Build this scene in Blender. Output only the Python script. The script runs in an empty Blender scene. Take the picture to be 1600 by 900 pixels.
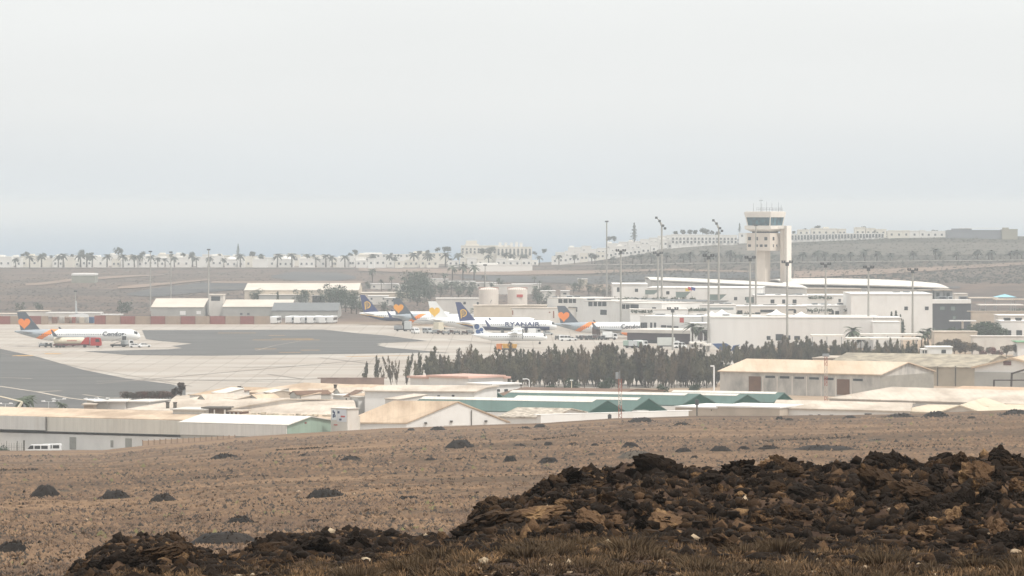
import bpy, math, random
import numpy as np
from mathutils import Vector, noise, Matrix
random.seed(7); np.random.seed(7)
R = math.radians
F = 6675.0; H = 50.0; HY = 320.0        # focal length in photo pixels, eye height, horizon row
sc = bpy.context.scene
col = sc.collection

# ---------------------------------------------------------------- camera
cam = bpy.data.cameras.new('camera'); camo = bpy.data.objects.new('camera', cam)
col.objects.link(camo); sc.camera = camo
camo.location = (0, 0, H); camo.rotation_euler = (R(90), 0, 0)
cam.sensor_width = 36; cam.lens = F / 1600 * 36
cam.shift_y = -(450 - HY) / 1600
cam.clip_start = 1; cam.clip_end = 200000

def zat(py, Y): return H - (py - HY) * Y / F
def Yat(py, z): return (H - z) * F / (py - HY)
def xat(px, Y): return (px - 800.0) * Y / F
def W(px, py, z):
    Y = Yat(py, z); return (xat(px, Y), Y, z)

# ---------------------------------------------------------------- colours and materials
def lin(h):
    h = h.lstrip('#'); o = []
    for i in (0, 2, 4):
        c = int(h[i:i+2], 16) / 255
        o.append(c / 12.92 if c <= .04045 else ((c + .055) / 1.055) ** 2.4)
    return tuple(o) + (1,)
MATS = {}
def mat(name, c, rough=.8, var=.12, scale=.6, metal=0, stretch=(1, 1, 1), bump=0, bscale=8, c2=None, lo=.35, hi=.65, spec=.3, detail=6, world=True):
    """procedural surface: two tones mixed by noise, plus fine speckle"""
    if name in MATS: return MATS[name]
    m = bpy.data.materials.new(name); m.use_nodes = True; nt = m.node_tree; N = nt.nodes; L = nt.links
    b = N['Principled BSDF']; b.inputs['Roughness'].default_value = rough; b.inputs['Metallic'].default_value = metal
    b.inputs['Specular IOR Level'].default_value = spec
    if isinstance(c, str): c = lin(c)
    else: c = tuple(c) + (1,)
    if c2 is None: c2 = tuple(x * (1 - 2 * var) for x in c[:3]) + (1,)
    elif isinstance(c2, str): c2 = lin(c2)
    else: c2 = tuple(c2) + (1,)
    if world:
        g = N.new('ShaderNodeNewGeometry'); vec = g.outputs['Position']
    else:
        g = N.new('ShaderNodeTexCoord'); vec = g.outputs['Object']
    mp = N.new('ShaderNodeMapping'); mp.inputs['Scale'].default_value = stretch; L.new(vec, mp.inputs['Vector'])
    n1 = N.new('ShaderNodeTexNoise'); n1.inputs['Scale'].default_value = scale; n1.inputs['Detail'].default_value = detail
    n1.inputs['Roughness'].default_value = .62; L.new(mp.outputs[0], n1.inputs['Vector'])
    mr = N.new('ShaderNodeMapRange'); mr.inputs[1].default_value = lo; mr.inputs[2].default_value = hi; L.new(n1.outputs['Fac'], mr.inputs[0])
    mx = N.new('ShaderNodeMix'); mx.data_type = 'RGBA'; L.new(mr.outputs[0], mx.inputs['Factor'])
    mx.inputs['A'].default_value = c; mx.inputs['B'].default_value = c2
    L.new(mx.outputs['Result'], b.inputs['Base Color'])
    if bump:
        n2 = N.new('ShaderNodeTexNoise'); n2.inputs['Scale'].default_value = bscale; n2.inputs['Detail'].default_value = 5
        L.new(vec, n2.inputs['Vector'])
        bp = N.new('ShaderNodeBump'); bp.inputs['Strength'].default_value = 1; bp.inputs['Distance'].default_value = bump
        L.new(n2.outputs['Fac'], bp.inputs['Height']); L.new(bp.outputs[0], b.inputs['Normal'])
    MATS[name] = m; return m

# ---------------------------------------------------------------- mesh builder
class MB:
    def __init__(s): s.v = []; s.f = []; s.m = []
    def add(s, v, f, m=0):
        k = len(s.v); s.v += [tuple(p) for p in v]; s.f += [tuple(i + k for i in q) for q in f]
        s.m += [m] * len(f); return s
    def box(s, x0, x1, y0, y1, z0, z1, m=0):
        v = [(x0,y0,z0),(x1,y0,z0),(x1,y1,z0),(x0,y1,z0),(x0,y0,z1),(x1,y0,z1),(x1,y1,z1),(x0,y1,z1)]
        return s.add(v, [(0,3,2,1),(4,5,6,7),(0,1,5,4),(1,2,6,5),(2,3,7,6),(3,0,4,7)], m)
    def quad(s, a, b, c, d, m=0): return s.add([a, b, c, d], [(0, 1, 2, 3)], m)
    def prism(s, poly, z0, z1, m=0, cap=None):
        n = len(poly); v = [(p[0], p[1], z0) for p in poly] + [(p[0], p[1], z1) for p in poly]
        s.add(v, [(i, (i+1) % n, (i+1) % n + n, i + n) for i in range(n)] + [tuple(reversed(range(n)))], m)
        k = len(s.v) - 2 * n
        s.f.append(tuple(range(k + n, k + 2 * n))); s.m.append(m if cap is None else cap); return s
    def obox(s, a, b, n, d0, d1, z0, z1, m=0):
        """box on the line a-b (xy), from d0 to d1 along n"""
        P = [(a[0]+n[0]*d0, a[1]+n[1]*d0), (b[0]+n[0]*d0, b[1]+n[1]*d0), (b[0]+n[0]*d1, b[1]+n[1]*d1), (a[0]+n[0]*d1, a[1]+n[1]*d1)]
        return s.prism(P, z0, z1, m)
    def tube(s, p, q, r0, r1=None, n=6, m=0, cap=True):
        if r1 is None: r1 = r0
        p = Vector(p); q = Vector(q); d = (q - p)
        if d.length < 1e-6: return s
        d.normalize(); u = d.orthogonal().normalized(); w = d.cross(u)
        v = []
        for c, r in ((p, r0), (q, r1)):
            for i in range(n):
                a = 2 * math.pi * i / n; v.append(c + u * (r * math.cos(a)) + w * (r * math.sin(a)))
        f = [(i, (i+1) % n, (i+1) % n + n, i + n) for i in range(n)]
        if cap: f += [tuple(reversed(range(n))), tuple(range(n, 2 * n))]
        return s.add(v, f, m)
    def path(s, pts, rs, n=6, m=0):
        for i in range(len(pts) - 1): s.tube(pts[i], pts[i+1], rs[i], rs[i+1], n, m)
        return s
    def lathe(s, prof, n=16, m=0, c=(0, 0, 0)):
        k = len(prof); v = []
        for r, z in prof:
            for i in range(n):
                a = 2 * math.pi * i / n; v.append((c[0] + r * math.cos(a), c[1] + r * math.sin(a), c[2] + z))
        f = [(j*n+i, j*n+(i+1) % n, (j+1)*n+(i+1) % n, (j+1)*n+i) for j in range(k-1) for i in range(n)]
        f.append(tuple(range((k-1)*n, k*n))); f.append(tuple(reversed(range(n))))
        return s.add(v, f, m)
    def shift(s, o):
        s.v = [(p[0]-o[0], p[1]-o[1], p[2]-o[2]) for p in s.v]; return s
    def mesh(s, name, mats, smooth=False):
        me = bpy.data.meshes.new(name); me.from_pydata(s.v, [], s.f)
        for m in (mats if isinstance(mats, (list, tuple)) else [mats]): me.materials.append(m)
        me.polygons.foreach_set('material_index', s.m)
        if smooth: me.polygons.foreach_set('use_smooth', [True] * len(s.f))
        me.update(); return me

def tag(o, label=None, cat=None, group=None, kind=None):
    if label: o['label'] = label
    if cat: o['category'] = cat
    if group: o['group'] = group
    if kind: o['kind'] = kind
    return o
def obj(name, mb, mats=None, parent=None, smooth=False, loc=None, shift=None):
    if isinstance(mb, MB):
        if shift is not None: mb.shift(shift)
        me = mb.mesh(name, mats, smooth)
    else: me = mb
    o = bpy.data.objects.new(name, me); col.objects.link(o)
    if parent is not None: o.parent = parent
    if loc is not None: o.location = loc
    return o
def thing(name, label, cat, loc=(0, 0, 0), rz=0, group=None):
    o = bpy.data.objects.new(name, None); col.objects.link(o)
    o.location = loc; o.rotation_euler = (0, 0, rz); o.empty_display_size = 1
    return tag(o, label, cat, group)
def copy_tree(o, parent=None):
    c = o.copy(); col.objects.link(c); c.parent = parent
    for ch in o.children: copy_tree(ch, c)
    return c
def dup(o, loc, rz=0, sc_=1, label=None, group=None):
    c = copy_tree(o); c.location = loc; c.rotation_euler = (0, 0, rz)
    c.scale = (sc_,) * 3 if not isinstance(sc_, tuple) else sc_
    if label: c['label'] = label
    if group: c['group'] = group
    return c
ONES = ['', 'first', 'second', 'third', 'fourth', 'fifth', 'sixth', 'seventh', 'eighth', 'ninth', 'tenth', 'eleventh', 'twelfth',
        'thirteenth', 'fourteenth', 'fifteenth', 'sixteenth', 'seventeenth', 'eighteenth', 'nineteenth']
TENS = ['', '', 'twent', 'thirt', 'fort', 'fift', 'sixt', 'sevent', 'eight', 'ninet']
def ordw(n):
    if n < 20: return ONES[n]
    if n >= 100: return 'hundred-and-' + ordw(n - 100) if n > 100 else 'hundredth'
    t, o = divmod(n, 10); return TENS[t] + ('ieth' if o == 0 else 'y-' + ONES[o])
def rank(objs, templ):
    """labels by order from left to right in the photo: templ has {o}"""
    objs = sorted(objs, key=lambda o: o.location.x / max(o.location.y, 1))
    for i, o in enumerate(objs):
        w = 'leftmost' if i == 0 else ('rightmost' if i == len(objs) - 1 else ordw(i + 1))
        t = templ(i, o) if callable(templ) else templ
        if i in (0, len(objs) - 1): t = t.replace('{o} from the left', '{o}')
        o['label'] = t.replace('{o}', w)

# ---------------------------------------------------------------- numpy noise
_rs = np.random.RandomState(3); _T = _rs.rand(256, 256)
def vn(x, y):
    xi = np.floor(x).astype(int); yi = np.floor(y).astype(int); fx = x - xi; fy = y - yi
    fx = fx*fx*(3-2*fx); fy = fy*fy*(3-2*fy)
    g = lambda a, b: _T[a & 255, b & 255]
    return (g(xi, yi)*(1-fx) + g(xi+1, yi)*fx)*(1-fy) + (g(xi, yi+1)*(1-fx) + g(xi+1, yi+1)*fx)*fy
def fbm(x, y, o=4, p=.5):
    s = 0; a = 1; t = 0
    for i in range(o):
        s = s + a*vn(x*2**i + 17.3*i, y*2**i + 9.1*i); t += a; a *= p
    return s/t*2 - 1

# ---------------------------------------------------------------- terrain height
def I(px, pts):
    a = np.array(pts, float); return np.interp(px, a[:, 0], a[:, 1])
CR = [(-3000,740),(-300,716),(0,712),(160,711),(230,703),(300,697),(400,688),(500,682),(600,675),(720,671),(850,667),(960,659),
      (1000,658),(1100,655),(1200,655),(1300,654),(1400,652),(1500,649),(1600,645),(1900,638),(4600,630)]
TOP = [(-3000,1100),(-200,975),(90,940),(122,905),(148,884),(180,868),(224,858),(276,858),(304,874),(340,888),(356,888),(384,880),
       (404,862),(464,855),(532,848),(576,851),(640,856),(700,853),(725,840),(735,824),(769,792),(802,782),(838,768),(868,758),(892,753),
       (922,742),(994,730),(1036,726),(1054,738),(1138,738),(1180,735),(1228,730),(1276,734),(1318,733),(1366,728),(1396,724),
       (1438,730),(1480,724),(1522,721),(1537,716),(1558,712),(1576,722),(1600,726),(1900,740),(4600,900)]
BAS = [(-3000,1140),(-200,1000),(90,965),(140,912),(220,900),(340,899),(400,888),(600,880),(700,856),(760,846),(900,848),(1060,856),
       (1240,864),(1600,866),(1900,880),(4600,960)]
ZC = [(-6000,4),(0,3.7),(600,3.7),(800,4.2),(860,5.6),(930,9),(1000,14),(1050,18),(1100,19.8),(1250,23),(1400,25.8),(1500,26.5),(1600,25.5),(1900,24),(6000,20)]
def ground(px, Y):
    px = np.asarray(px, float); Y = np.asarray(Y, float); px, Y = np.broadcast_arrays(px, Y)
    x = (px - 800)*Y/F
    cr = I(px, CR); t = I(px, TOP) + 14*(px > 720); b = I(px, BAS)
    def fld(Yv): return cr + (900 - cr) * (1/Yv - 1/750.)/(1/140. - 1/750.)
    z20 = 47.6 + 0*px
    z45 = H - (b + 48 - HY)*45/F
    z58 = H - (b - HY)*58/F
    z65 = H - ((b*.42 + t*.58) - HY)*65/F
    z72 = H - (t - HY)*72/F
    z76 = z72 - .12
    z95 = H - (fld(95.) - HY)*95/F
    nodes = [0, 20, 45, 58, 65, 72, 76, 95]; zs = [z20 + .6, z20, z45, z58, z65, z72, z76, z95]
    z = np.array(zs[-1], float)
    out = np.zeros_like(z)
    for i in range(len(nodes) - 1):
        k = (Y >= nodes[i]) & (Y < nodes[i+1]); f = (Y - nodes[i])/(nodes[i+1] - nodes[i])
        out = np.where(k, zs[i]*(1-f) + zs[i+1]*f, out)
    # heap roughness
    hp = np.clip((Y-55)/5, 0, 1)*np.clip((82-Y)/8, 0, 1)*np.clip((b - t - 4)/40, 0, 1)
    nr = np.clip((97 - Y)/10, 0, 1)
    out = out + nr*(.05*fbm(x/.5, Y/.7, 4)) + hp*(.3*fbm(x/.8, Y/1.0, 5, .65))
    k = (Y >= 95) & (Y < 750)
    zf = H - (fld(np.maximum(Y, 95)) - HY)*Y/F
    am = np.clip((Y-100)/60, 0, 1)*np.clip((760-Y)/200, 0, 1)
    zf = zf + am*(.55*fbm(x/26+3, Y/15, 3)*np.clip(Y/300, .4, 1.2) + .10*fbm(x/2.2, Y/2.6, 3))
    out = np.where(k, zf, out)
    zc = H - (cr - HY)*750/F
    zc = zc + .18*fbm(x/14, Y/9, 3)
    out = np.where((Y >= 750) & (Y < 790), zc - 1.6*((Y-750)/40)**2, out)
    f = np.clip((Y-790)/50, 0, 1); out = np.where((Y >= 790) & (Y < 2000), (zc-1.6)*(1-f)**1.5*(Y < 840), out)
    c = I(px, ZC); f = np.clip((Y-1950)/1150, 0, 1)
    zz = c*f*(.55+.45*f) + f*(1-f)*4*.5*fbm(x/180, Y/120, 3)
    g = np.clip((Y-3330)/350, 0, 1); zz = zz*(1-g) + (-18)*g
    return np.where(Y >= 1950, zz, out)
def gz(px, Y): return float(ground(px, Y))
def hit(px, py, Y0=1950, Y1=3400):
    """the ground point seen at a photo position"""
    Ys = np.linspace(Y0, Y1, 600); zz = ground(np.full(600, px), Ys)
    p = HY + (H - zz)*F/Ys; k = np.where(p <= py)[0]
    i = k[0] if len(k) else 599
    return float(Ys[i])
# ---------------------------------------------------------------- world, sun, view
SUN_EL, SUN_AZ = R(62), R(128)      # azimuth clockwise from +Y (the view direction): behind and to the right
w = bpy.data.worlds.new('World'); sc.world = w; w.use_nodes = True
nt = w.node_tree; N = nt.nodes; L = nt.links
bg = N['Background']
sky = N.new('ShaderNodeTexSky'); sky.sky_type = 'NISHITA'; sky.sun_disc = False
sky.sun_elevation = SUN_EL; sky.sun_rotation = SUN_AZ; sky.air_density = 1; sky.dust_density = 6; sky.altitude = 60
tc = N.new('ShaderNodeTexCoord'); sp = N.new('ShaderNodeSeparateXYZ'); L.new(tc.outputs['Generated'], sp.inputs[0])
cr_ = N.new('ShaderNodeValToRGB'); e = cr_.color_ramp.elements
e[0].position = 0; e[0].color = (.68, .725, .755, 1); e[1].position = 1; e[1].color = (1.2, 1.2, 1.18, 1)
k_ = e.new(.022); k_.color = (.79, .805, .80, 1); k_ = e.new(.05); k_.color = (.84, .855, .845, 1); k_ = e.new(.3); k_.color = (1.04, 1.05, 1.04, 1)
L.new(sp.outputs['Z'], cr_.inputs['Fac'])
cl_m = N.new('ShaderNodeMapping'); cl_m.inputs['Scale'].default_value = (2.2, 2.2, 16); L.new(tc.outputs['Generated'], cl_m.inputs[0])
cl_n = N.new('ShaderNodeTexNoise'); cl_n.inputs['Scale'].default_value = 2.2; cl_n.inputs['Detail'].default_value = 5; L.new(cl_m.outputs[0], cl_n.inputs['Vector'])
cl_r = N.new('ShaderNodeMapRange'); cl_r.inputs[1].default_value = .3; cl_r.inputs[2].default_value = .7; cl_r.inputs[3].default_value = .972; cl_r.inputs[4].default_value = 1.02; L.new(cl_n.outputs['Fac'], cl_r.inputs[0])
sc1 = N.new('ShaderNodeVectorMath'); sc1.operation = 'SCALE'; sc1.inputs['Scale'].default_value = 11.65; L.new(cr_.outputs[0], sc1.inputs[0])
sc2 = N.new('ShaderNodeVectorMath'); sc2.operation = 'SCALE'; sc2.inputs['Scale'].default_value = 1.0; L.new(sky.outputs[0], sc2.inputs[0])
cl_s = N.new('ShaderNodeVectorMath'); cl_s.operation = 'SCALE'; L.new(sc1.outputs[0], cl_s.inputs[0]); L.new(cl_r.outputs[0], cl_s.inputs['Scale'])
mx = N.new('ShaderNodeMix'); mx.data_type = 'RGBA'; mx.inputs['Factor'].default_value = .9
L.new(sc2.outputs[0], mx.inputs['A']); L.new(cl_s.outputs[0], mx.inputs['B'])
L.new(mx.outputs['Result'], bg.inputs['Color']); bg.inputs['Strength'].default_value = .1
sun = bpy.data.lights.new('sun', 'SUN'); so = bpy.data.objects.new('sun', sun); col.objects.link(so)
sun.energy = 3.3; sun.angle = R(6); sun.color = (1, .97, .92)
d = Vector((math.sin(SUN_AZ)*math.cos(SUN_EL), math.cos(SUN_AZ)*math.cos(SUN_EL), math.sin(SUN_EL)))
so.rotation_euler = d.to_track_quat('Z', 'Y').to_euler(); so.location = (0, 0, 200)
vs = sc.view_settings; vs.view_transform = 'Standard'; vs.look = 'None'; vs.gamma = 1; vs.exposure = 0
try: vs.use_curve_mapping = False
except Exception: pass
sc.render.engine = 'CYCLES'; cy = sc.cycles
cy.use_denoising = True; cy.max_bounces = 4; cy.diffuse_bounces = 2; cy.glossy_bounces = 2; cy.transmission_bounces = 2
cy.volume_bounces = 0; cy.transparent_max_bounces = 4
sc.render.film_transparent = False

# haze: one closed box of even air round everything
hb = MB().box(-9000, 9000, -300, 62000, -40, 62)
hz = obj('haze', hb, [], None); tag(hz, kind='stuff')
hm = bpy.data.materials.new('haze_air'); hm.use_nodes = True; hn = hm.node_tree
for n_ in list(hn.nodes):
    if n_.type != 'OUTPUT_MATERIAL': hn.nodes.remove(n_)
pv = hn.nodes.new('ShaderNodeVolumePrincipled'); pv.inputs['Density'].default_value = 1.6e-4
pv.inputs['Color'].default_value = (.95, .985, 1, 1); pv.inputs['Anisotropy'].default_value = 0
pv.inputs['Blackbody Intensity'].default_value = 0
hn.links.new(pv.outputs[0], [n_ for n_ in hn.nodes if n_.type == 'OUTPUT_MATERIAL'][0].inputs['Volume'])
hz.data.materials.append(hm)

# ---------------------------------------------------------------- ground sheet
def ground_material():
    m = bpy.data.materials.new('earth'); m.use_nodes = True; nt = m.node_tree; N = nt.nodes; L = nt.links
    b = N['Principled BSDF']; b.inputs['Roughness'].default_value = .95; b.inputs['Specular IOR Level'].default_value = .1
    g = N.new('ShaderNodeNewGeometry'); sx = N.new('ShaderNodeSeparateXYZ'); L.new(g.outputs['Position'], sx.inputs[0])
    def nz(scale, st, det=6, ro=.6):
        mp = N.new('ShaderNodeMapping'); mp.inputs['Scale'].default_value = st; L.new(g.outputs['Position'], mp.inputs[0])
        n = N.new('ShaderNodeTexNoise'); n.inputs['Scale'].default_value = scale; n.inputs['Detail'].default_value = det
        n.inputs['Roughness'].default_value = ro; L.new(mp.outputs[0], n.inputs['Vector']); return n.outputs['Fac']
    def ramp(f, stops):
        r = N.new('ShaderNodeValToRGB'); el = r.color_ramp.elements
        el[0].position, el[0].color = stops[0][0], lin(stops[0][1]); el[1].position, el[1].color = stops[-1][0], lin(stops[-1][1])
        for p, c in stops[1:-1]: q = el.new(p); q.color = lin(c)
        L.new(f, r.inputs[0]); return r.outputs[0]
    def mix(f, a, bb, t='MIX'):
        x = N.new('ShaderNodeMix'); x.data_type = 'RGBA'; x.blend_type = t
        if isinstance(f, float): x.inputs['Factor'].default_value = f
        else: L.new(f, x.inputs['Factor'])
        L.new(a, x.inputs['A']); L.new(bb, x.inputs['B']); return x.outputs['Result']
    def step(a, bb, src):
        r = N.new('ShaderNodeMapRange'); r.inputs[1].default_value = a; r.inputs[2].default_value = bb; L.new(src, r.inputs[0]); return r.outputs[0]
    near = ramp(nz(1.6, (1, 1, 1), 9, .7), [(.3, '221a14'), (.5, '3f3026'), (.7, '69523c')])
    f1 = ramp(nz(.03, (.3, 2.4, 1), 8, .62), [(.38, '3b3129'), (.48, '574739'), (.56, '7a624c'), (.66, '8f7459')])
    f2 = ramp(nz(2.2, (1, .8, 1), 4, .7), [(.36, '43372d'), (.52, '6e5a47'), (.68, '967b5e')])
    field = mix(.42, f1, f2)
    est = ramp(nz(.06, (1, 1, 1), 6), [(.35, '8d7a66'), (.65, 'a89480')])
    fa = ramp(nz(.006, (1, 2.4, 1), 9, .68), [(.36, '3d3835'), (.47, '544a43'), (.54, '6e594c'), (.64, '4a4541')])
    fb = ramp(nz(.08, (1, 1, 1), 8, .7), [(.4, '3b3835'), (.6, '6d5e53')])
    far = mix(.4, fa, fb)
    c = mix(step(92, 108, sx.outputs['Y']), near, field)
    c = mix(step(800, 835, sx.outputs['Y']), c, est)
    c = mix(step(1760, 1850, sx.outputs['Y']), c, far)
    hill = ramp(nz(.05, (1, 1.5, 1), 8, .7), [(.36, '363630'), (.5, '45423a'), (.64, '5a5146')])
    hf = N.new('ShaderNodeMath'); hf.operation = 'MULTIPLY'
    L.new(step(2560, 2720, sx.outputs['Y']), hf.inputs[0]); L.new(step(0, 200, sx.outputs['X']), hf.inputs[1])
    c = mix(hf.outputs[0], c, hill)
    L.new(c, b.inputs['Base Color'])
    bp = N.new('ShaderNodeBump'); bp.inputs['Distance'].default_value = .12; L.new(nz(3, (1, 1, 1), 8, .7), bp.inputs['Height'])
    L.new(bp.outputs[0], b.inputs['Normal']); return m
GM = ground_material()
cols = [-3000,-2200,-1600,-1200,-900,-700,-540,-420,-320,-250,-200] + list(np.arange(-160, 1761, 4.0)) + [1800,1850,1920,2020,2140,2300,2500,2800,3200,3800,4600]
rows = [2, 8, 14, 20, 26, 32, 38] + list(np.arange(42, 50, .8)) + list(np.arange(50, 84, .22)) + list(np.arange(84, 100, .8)) + \
       list(100*np.power(7.4, np.linspace(0, 1, 260))) + [750, 758, 766, 775, 785, 795, 805, 818, 830, 840, 850] + \
       list(np.arange(900, 1950, 75)) + list(np.arange(1950, 3700, 22)) + [3760, 3900]
cols = np.array(cols, float); rows = np.unique(np.array(rows, float))
# near rows need world-wide columns: widen the fan below 100 m
PX, YY = np.meshgrid(cols, rows)
ZZ = ground(PX, YY); XX = (PX - 800)*YY/F
nR, nC = PX.shape
vv = np.stack([XX, YY, ZZ], -1).reshape(-1, 3)
ii = np.arange(nR*nC).reshape(nR, nC)
ff = np.stack([ii[:-1, :-1], ii[:-1, 1:], ii[1:, 1:], ii[1:, :-1]], -1).reshape(-1, 4)
def npmesh(name, v, f, mats, smooth=False, mi=None):
    me = bpy.data.meshes.new(name); v = np.asarray(v, np.float32); f = np.asarray(f, np.int32); k = f.shape[1]
    me.vertices.add(len(v)); me.vertices.foreach_set('co', v.ravel())
    me.loops.add(f.size); me.loops.foreach_set('vertex_index', f.ravel())
    me.polygons.add(len(f)); me.polygons.foreach_set('loop_start', np.arange(0, f.size, k, dtype=np.int32))
    if mi is not None: me.polygons.foreach_set('material_index', np.asarray(mi, np.int32))
    if smooth: me.polygons.foreach_set('use_smooth', np.ones(len(f), bool))
    for m in (mats if isinstance(mats, (list, tuple)) else [mats]): me.materials.append(m)
    me.update(calc_edges=True); return me
go = obj('ground', npmesh('ground', vv, ff, GM, True)); tag(go, kind='structure')
# earth around the fan, lower than it, so the land goes on to the sides
sk = MB()
sk.quad((-9000,-290,-1.5), (9000,-290,-1.5), (9000,3650,-1.5), (-9000,3650,-1.5))
o_ = obj('outer_ground', sk, mat('outer_earth', '7c6a5a', .95, .15, .02)); tag(o_, kind='structure')
# sea
def sea_material():
    m = bpy.data.materials.new('sea_water'); m.use_nodes = True; nt = m.node_tree; N = nt.nodes; L = nt.links
    b = N['Principled BSDF']; b.inputs['Base Color'].default_value = lin('#2d5a78'); b.inputs['Roughness'].default_value = .35
    g = N.new('ShaderNodeNewGeometry'); n = N.new('ShaderNodeTexNoise'); n.inputs['Scale'].default_value = .05; n.inputs['Detail'].default_value = 6
    L.new(g.outputs['Position'], n.inputs['Vector']); bp = N.new('ShaderNodeBump'); bp.inputs['Distance'].default_value = 1.2
    L.new(n.outputs['Fac'], bp.inputs['Height']); L.new(bp.outputs[0], b.inputs['Normal']); return m
s_ = MB().quad((-8990, 3500, -14), (8990, 3500, -14), (8990, 61900, -14), (-8990, 61900, -14))
so_ = obj('sea', s_, sea_material()); tag(so_, kind='structure')

# ---------------------------------------------------------------- sheets laid over the ground
def sheet(name, pts, z, m, kind='structure'):
    """flat polygon given as photo positions on the airfield level"""
    P = [W(px, py, 0.0) for px, py in pts]
    mb = MB(); mb.add([(p[0], p[1], z) for p in P], [tuple(range(len(P)))])
    me = mb.mesh(name, m); 
    if me.polygons[0].normal.z < 0: me.flip_normals()
    o = obj(name, me); tag(o, kind=kind); return o
def concrete_mat():
    m = bpy.data.materials.new('apron_concrete'); m.use_nodes = True; nt = m.node_tree; N = nt.nodes; L = nt.links
    b = N['Principled BSDF']; b.inputs['Roughness'].default_value = .85; b.inputs['Specular IOR Level'].default_value = .2
    g = N.new('ShaderNodeNewGeometry')
    mp = N.new('ShaderNodeMapping'); mp.inputs['Scale'].default_value = (.012, .05, 1); L.new(g.outputs['Position'], mp.inputs[0])
    n = N.new('ShaderNodeTexNoise'); n.inputs['Scale'].default_value = 1; n.inputs['Detail'].default_value = 8; n.inputs['Roughness'].default_value = .65
    L.new(mp.outputs[0], n.inputs['Vector'])
    r = N.new('ShaderNodeValToRGB'); el = r.color_ramp.elements
    el[0].position, el[0].color = .34, lin('#96897c'); el[1].position, el[1].color = .62, lin('#ada69c'); L.new(n.outputs['Fac'], r.inputs[0])
    bk = N.new('ShaderNodeTexBrick'); bk.inputs['Scale'].default_value = 1; bk.offset = 0
    bk.inputs['Brick Width'].default_value = 7.5; bk.inputs['Row Height'].default_value = 7.5; bk.inputs['Mortar Size'].default_value = .12
    bk.inputs['Color1'].default_value = (1, 1, 1, 1); bk.inputs['Color2'].default_value = (.93, .93, .93, 1); bk.inputs['Mortar'].default_value = (.6, .58, .56, 1)
    L.new(g.outputs['Position'], bk.inputs['Vector'])
    x = N.new('ShaderNodeMix'); x.data_type = 'RGBA'; x.blend_type = 'MULTIPLY'; x.inputs['Factor'].default_value = 1
    L.new(r.outputs[0], x.inputs['A']); L.new(bk.outputs['Color'], x.inputs['B']); L.new(x.outputs['Result'], b.inputs['Base Color']); return m
CON = concrete_mat()
ASP = mat('old_asphalt', '4f4e4c', .9, .1, 1, stretch=(.02, .09, 1), c2='605e5b', spec=.15)
sheet('apron', [(-900,508),(560,507),(700,511),(1150,520),(1200,552),(1110,606),(560,611),(300,628),(-900,700)], .02, CON)
sheet('taxiway', [(-900,520),(0,545),(60,558),(130,578),(200,592),(265,600),(290,606),(290,625),(200,650),(-900,690)], .05, ASP)
sheet('asphalt_stand', [(222,516),(505,515),(560,521),(600,524),(668,533),(600,536),(588,540),(600,543),(640,547),(690,551),(560,553),(330,556),
                        (200,555),(130,549),(262,546),(285,544),(268,541),(300,537),(250,533),(228,530)], .055, ASP)
YEL = mat('apron_line_yellow', '#cfa058', .8, .2, .05)
PAL = mat('apron_line_pale', '#bdb0a0', .8, .2, .05)
def line(name, pts, wd, m, z=.09):
    P = [Vector(W(px, py, 0.0)) for px, py in pts]; mb = MB()
    for a, b in zip(P[:-1], P[1:]):
        d = (b - a).normalized(); n = Vector((-d.y, d.x, 0))*wd/2
        mb.quad(*[(q.x, q.y, z) for q in (a-n, b-n, b+n, a+n)])
    me = mb.mesh(name, m); o = obj(name, me); tag(o, kind='structure'); return o
line('taxiway_line', [(-300,585),(0,604),(60,613),(105,622),(200,634),(300,655)], 1.2, PAL)
line('taxiway_line', [(-200,575),(0,590),(50,592)], 1.0, PAL)
line('taxiway_line', [(60,612.5),(95,611)], 2.0, PAL)
line('taxiway_line', [(130,617),(160,621),(200,622)], 1.0, PAL)
line('stand_line', [(20,556),(52,556)], 6, YEL, .07); line('stand_line', [(70,553),(95,553)], 6, YEL)
for a, b, y in [(340,400,520.6),(395,460,531.5),(420,445,524.5),(440,490,530.5),(398,432,545.5),(425,490,529.5),(436,470,551),(470,500,547.5),(455,500,531.5)]:
    line('stand_line', [(a, y), (b, y)], 2.4, YEL)
line('stand_line', [(400,548),(430,540),(470,533)], .35, PAL)
line('stand_line', [(590,537.5),(600,536.2),(660,535)], 1.2, PAL); line('stand_line', [(588,540),(600,543),(700,552)], 1.4, ASP)
line('apron_stain', [(150,596),(285,594),(400,594),(500,592)], 1.8, mat('tyre_stain', '#8f857b', .9))
line('apron_stain', [(500,559),(560,566),(620,574)], 1.6, mat('tyre_stain', '#8f857b', .9))
line('apron_stain', [(420,585),(470,592)], 1.3, mat('tyre_stain', '#8f857b', .9))
for a, b, c in [((0, 548), (600, 541), 0), ((150, 600), (600, 560), 1), ((260, 510), (620, 513), 0), ((120, 590), (560, 600), 1), ((640, 545), (1000, 556), 0), ((700, 530), (980, 560), 1), ((0, 552), (300, 604), 0), ((350, 575), (700, 566), 1)]:
    line('tyre_streak', [a, b], .5+.4*c, mat('tyre_streak_grey', '#857a70', .9, .2, .05), .075)
line('yellow_edge', [(540,557.5),(640,556)], 2.2, YEL)
sheet('estate_road', [(-900,707.2),(240,706.6),(300,704),(300,713),(-900,716)], .04, mat('road_asphalt', '#6d655e', .9, .1, .2))
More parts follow.
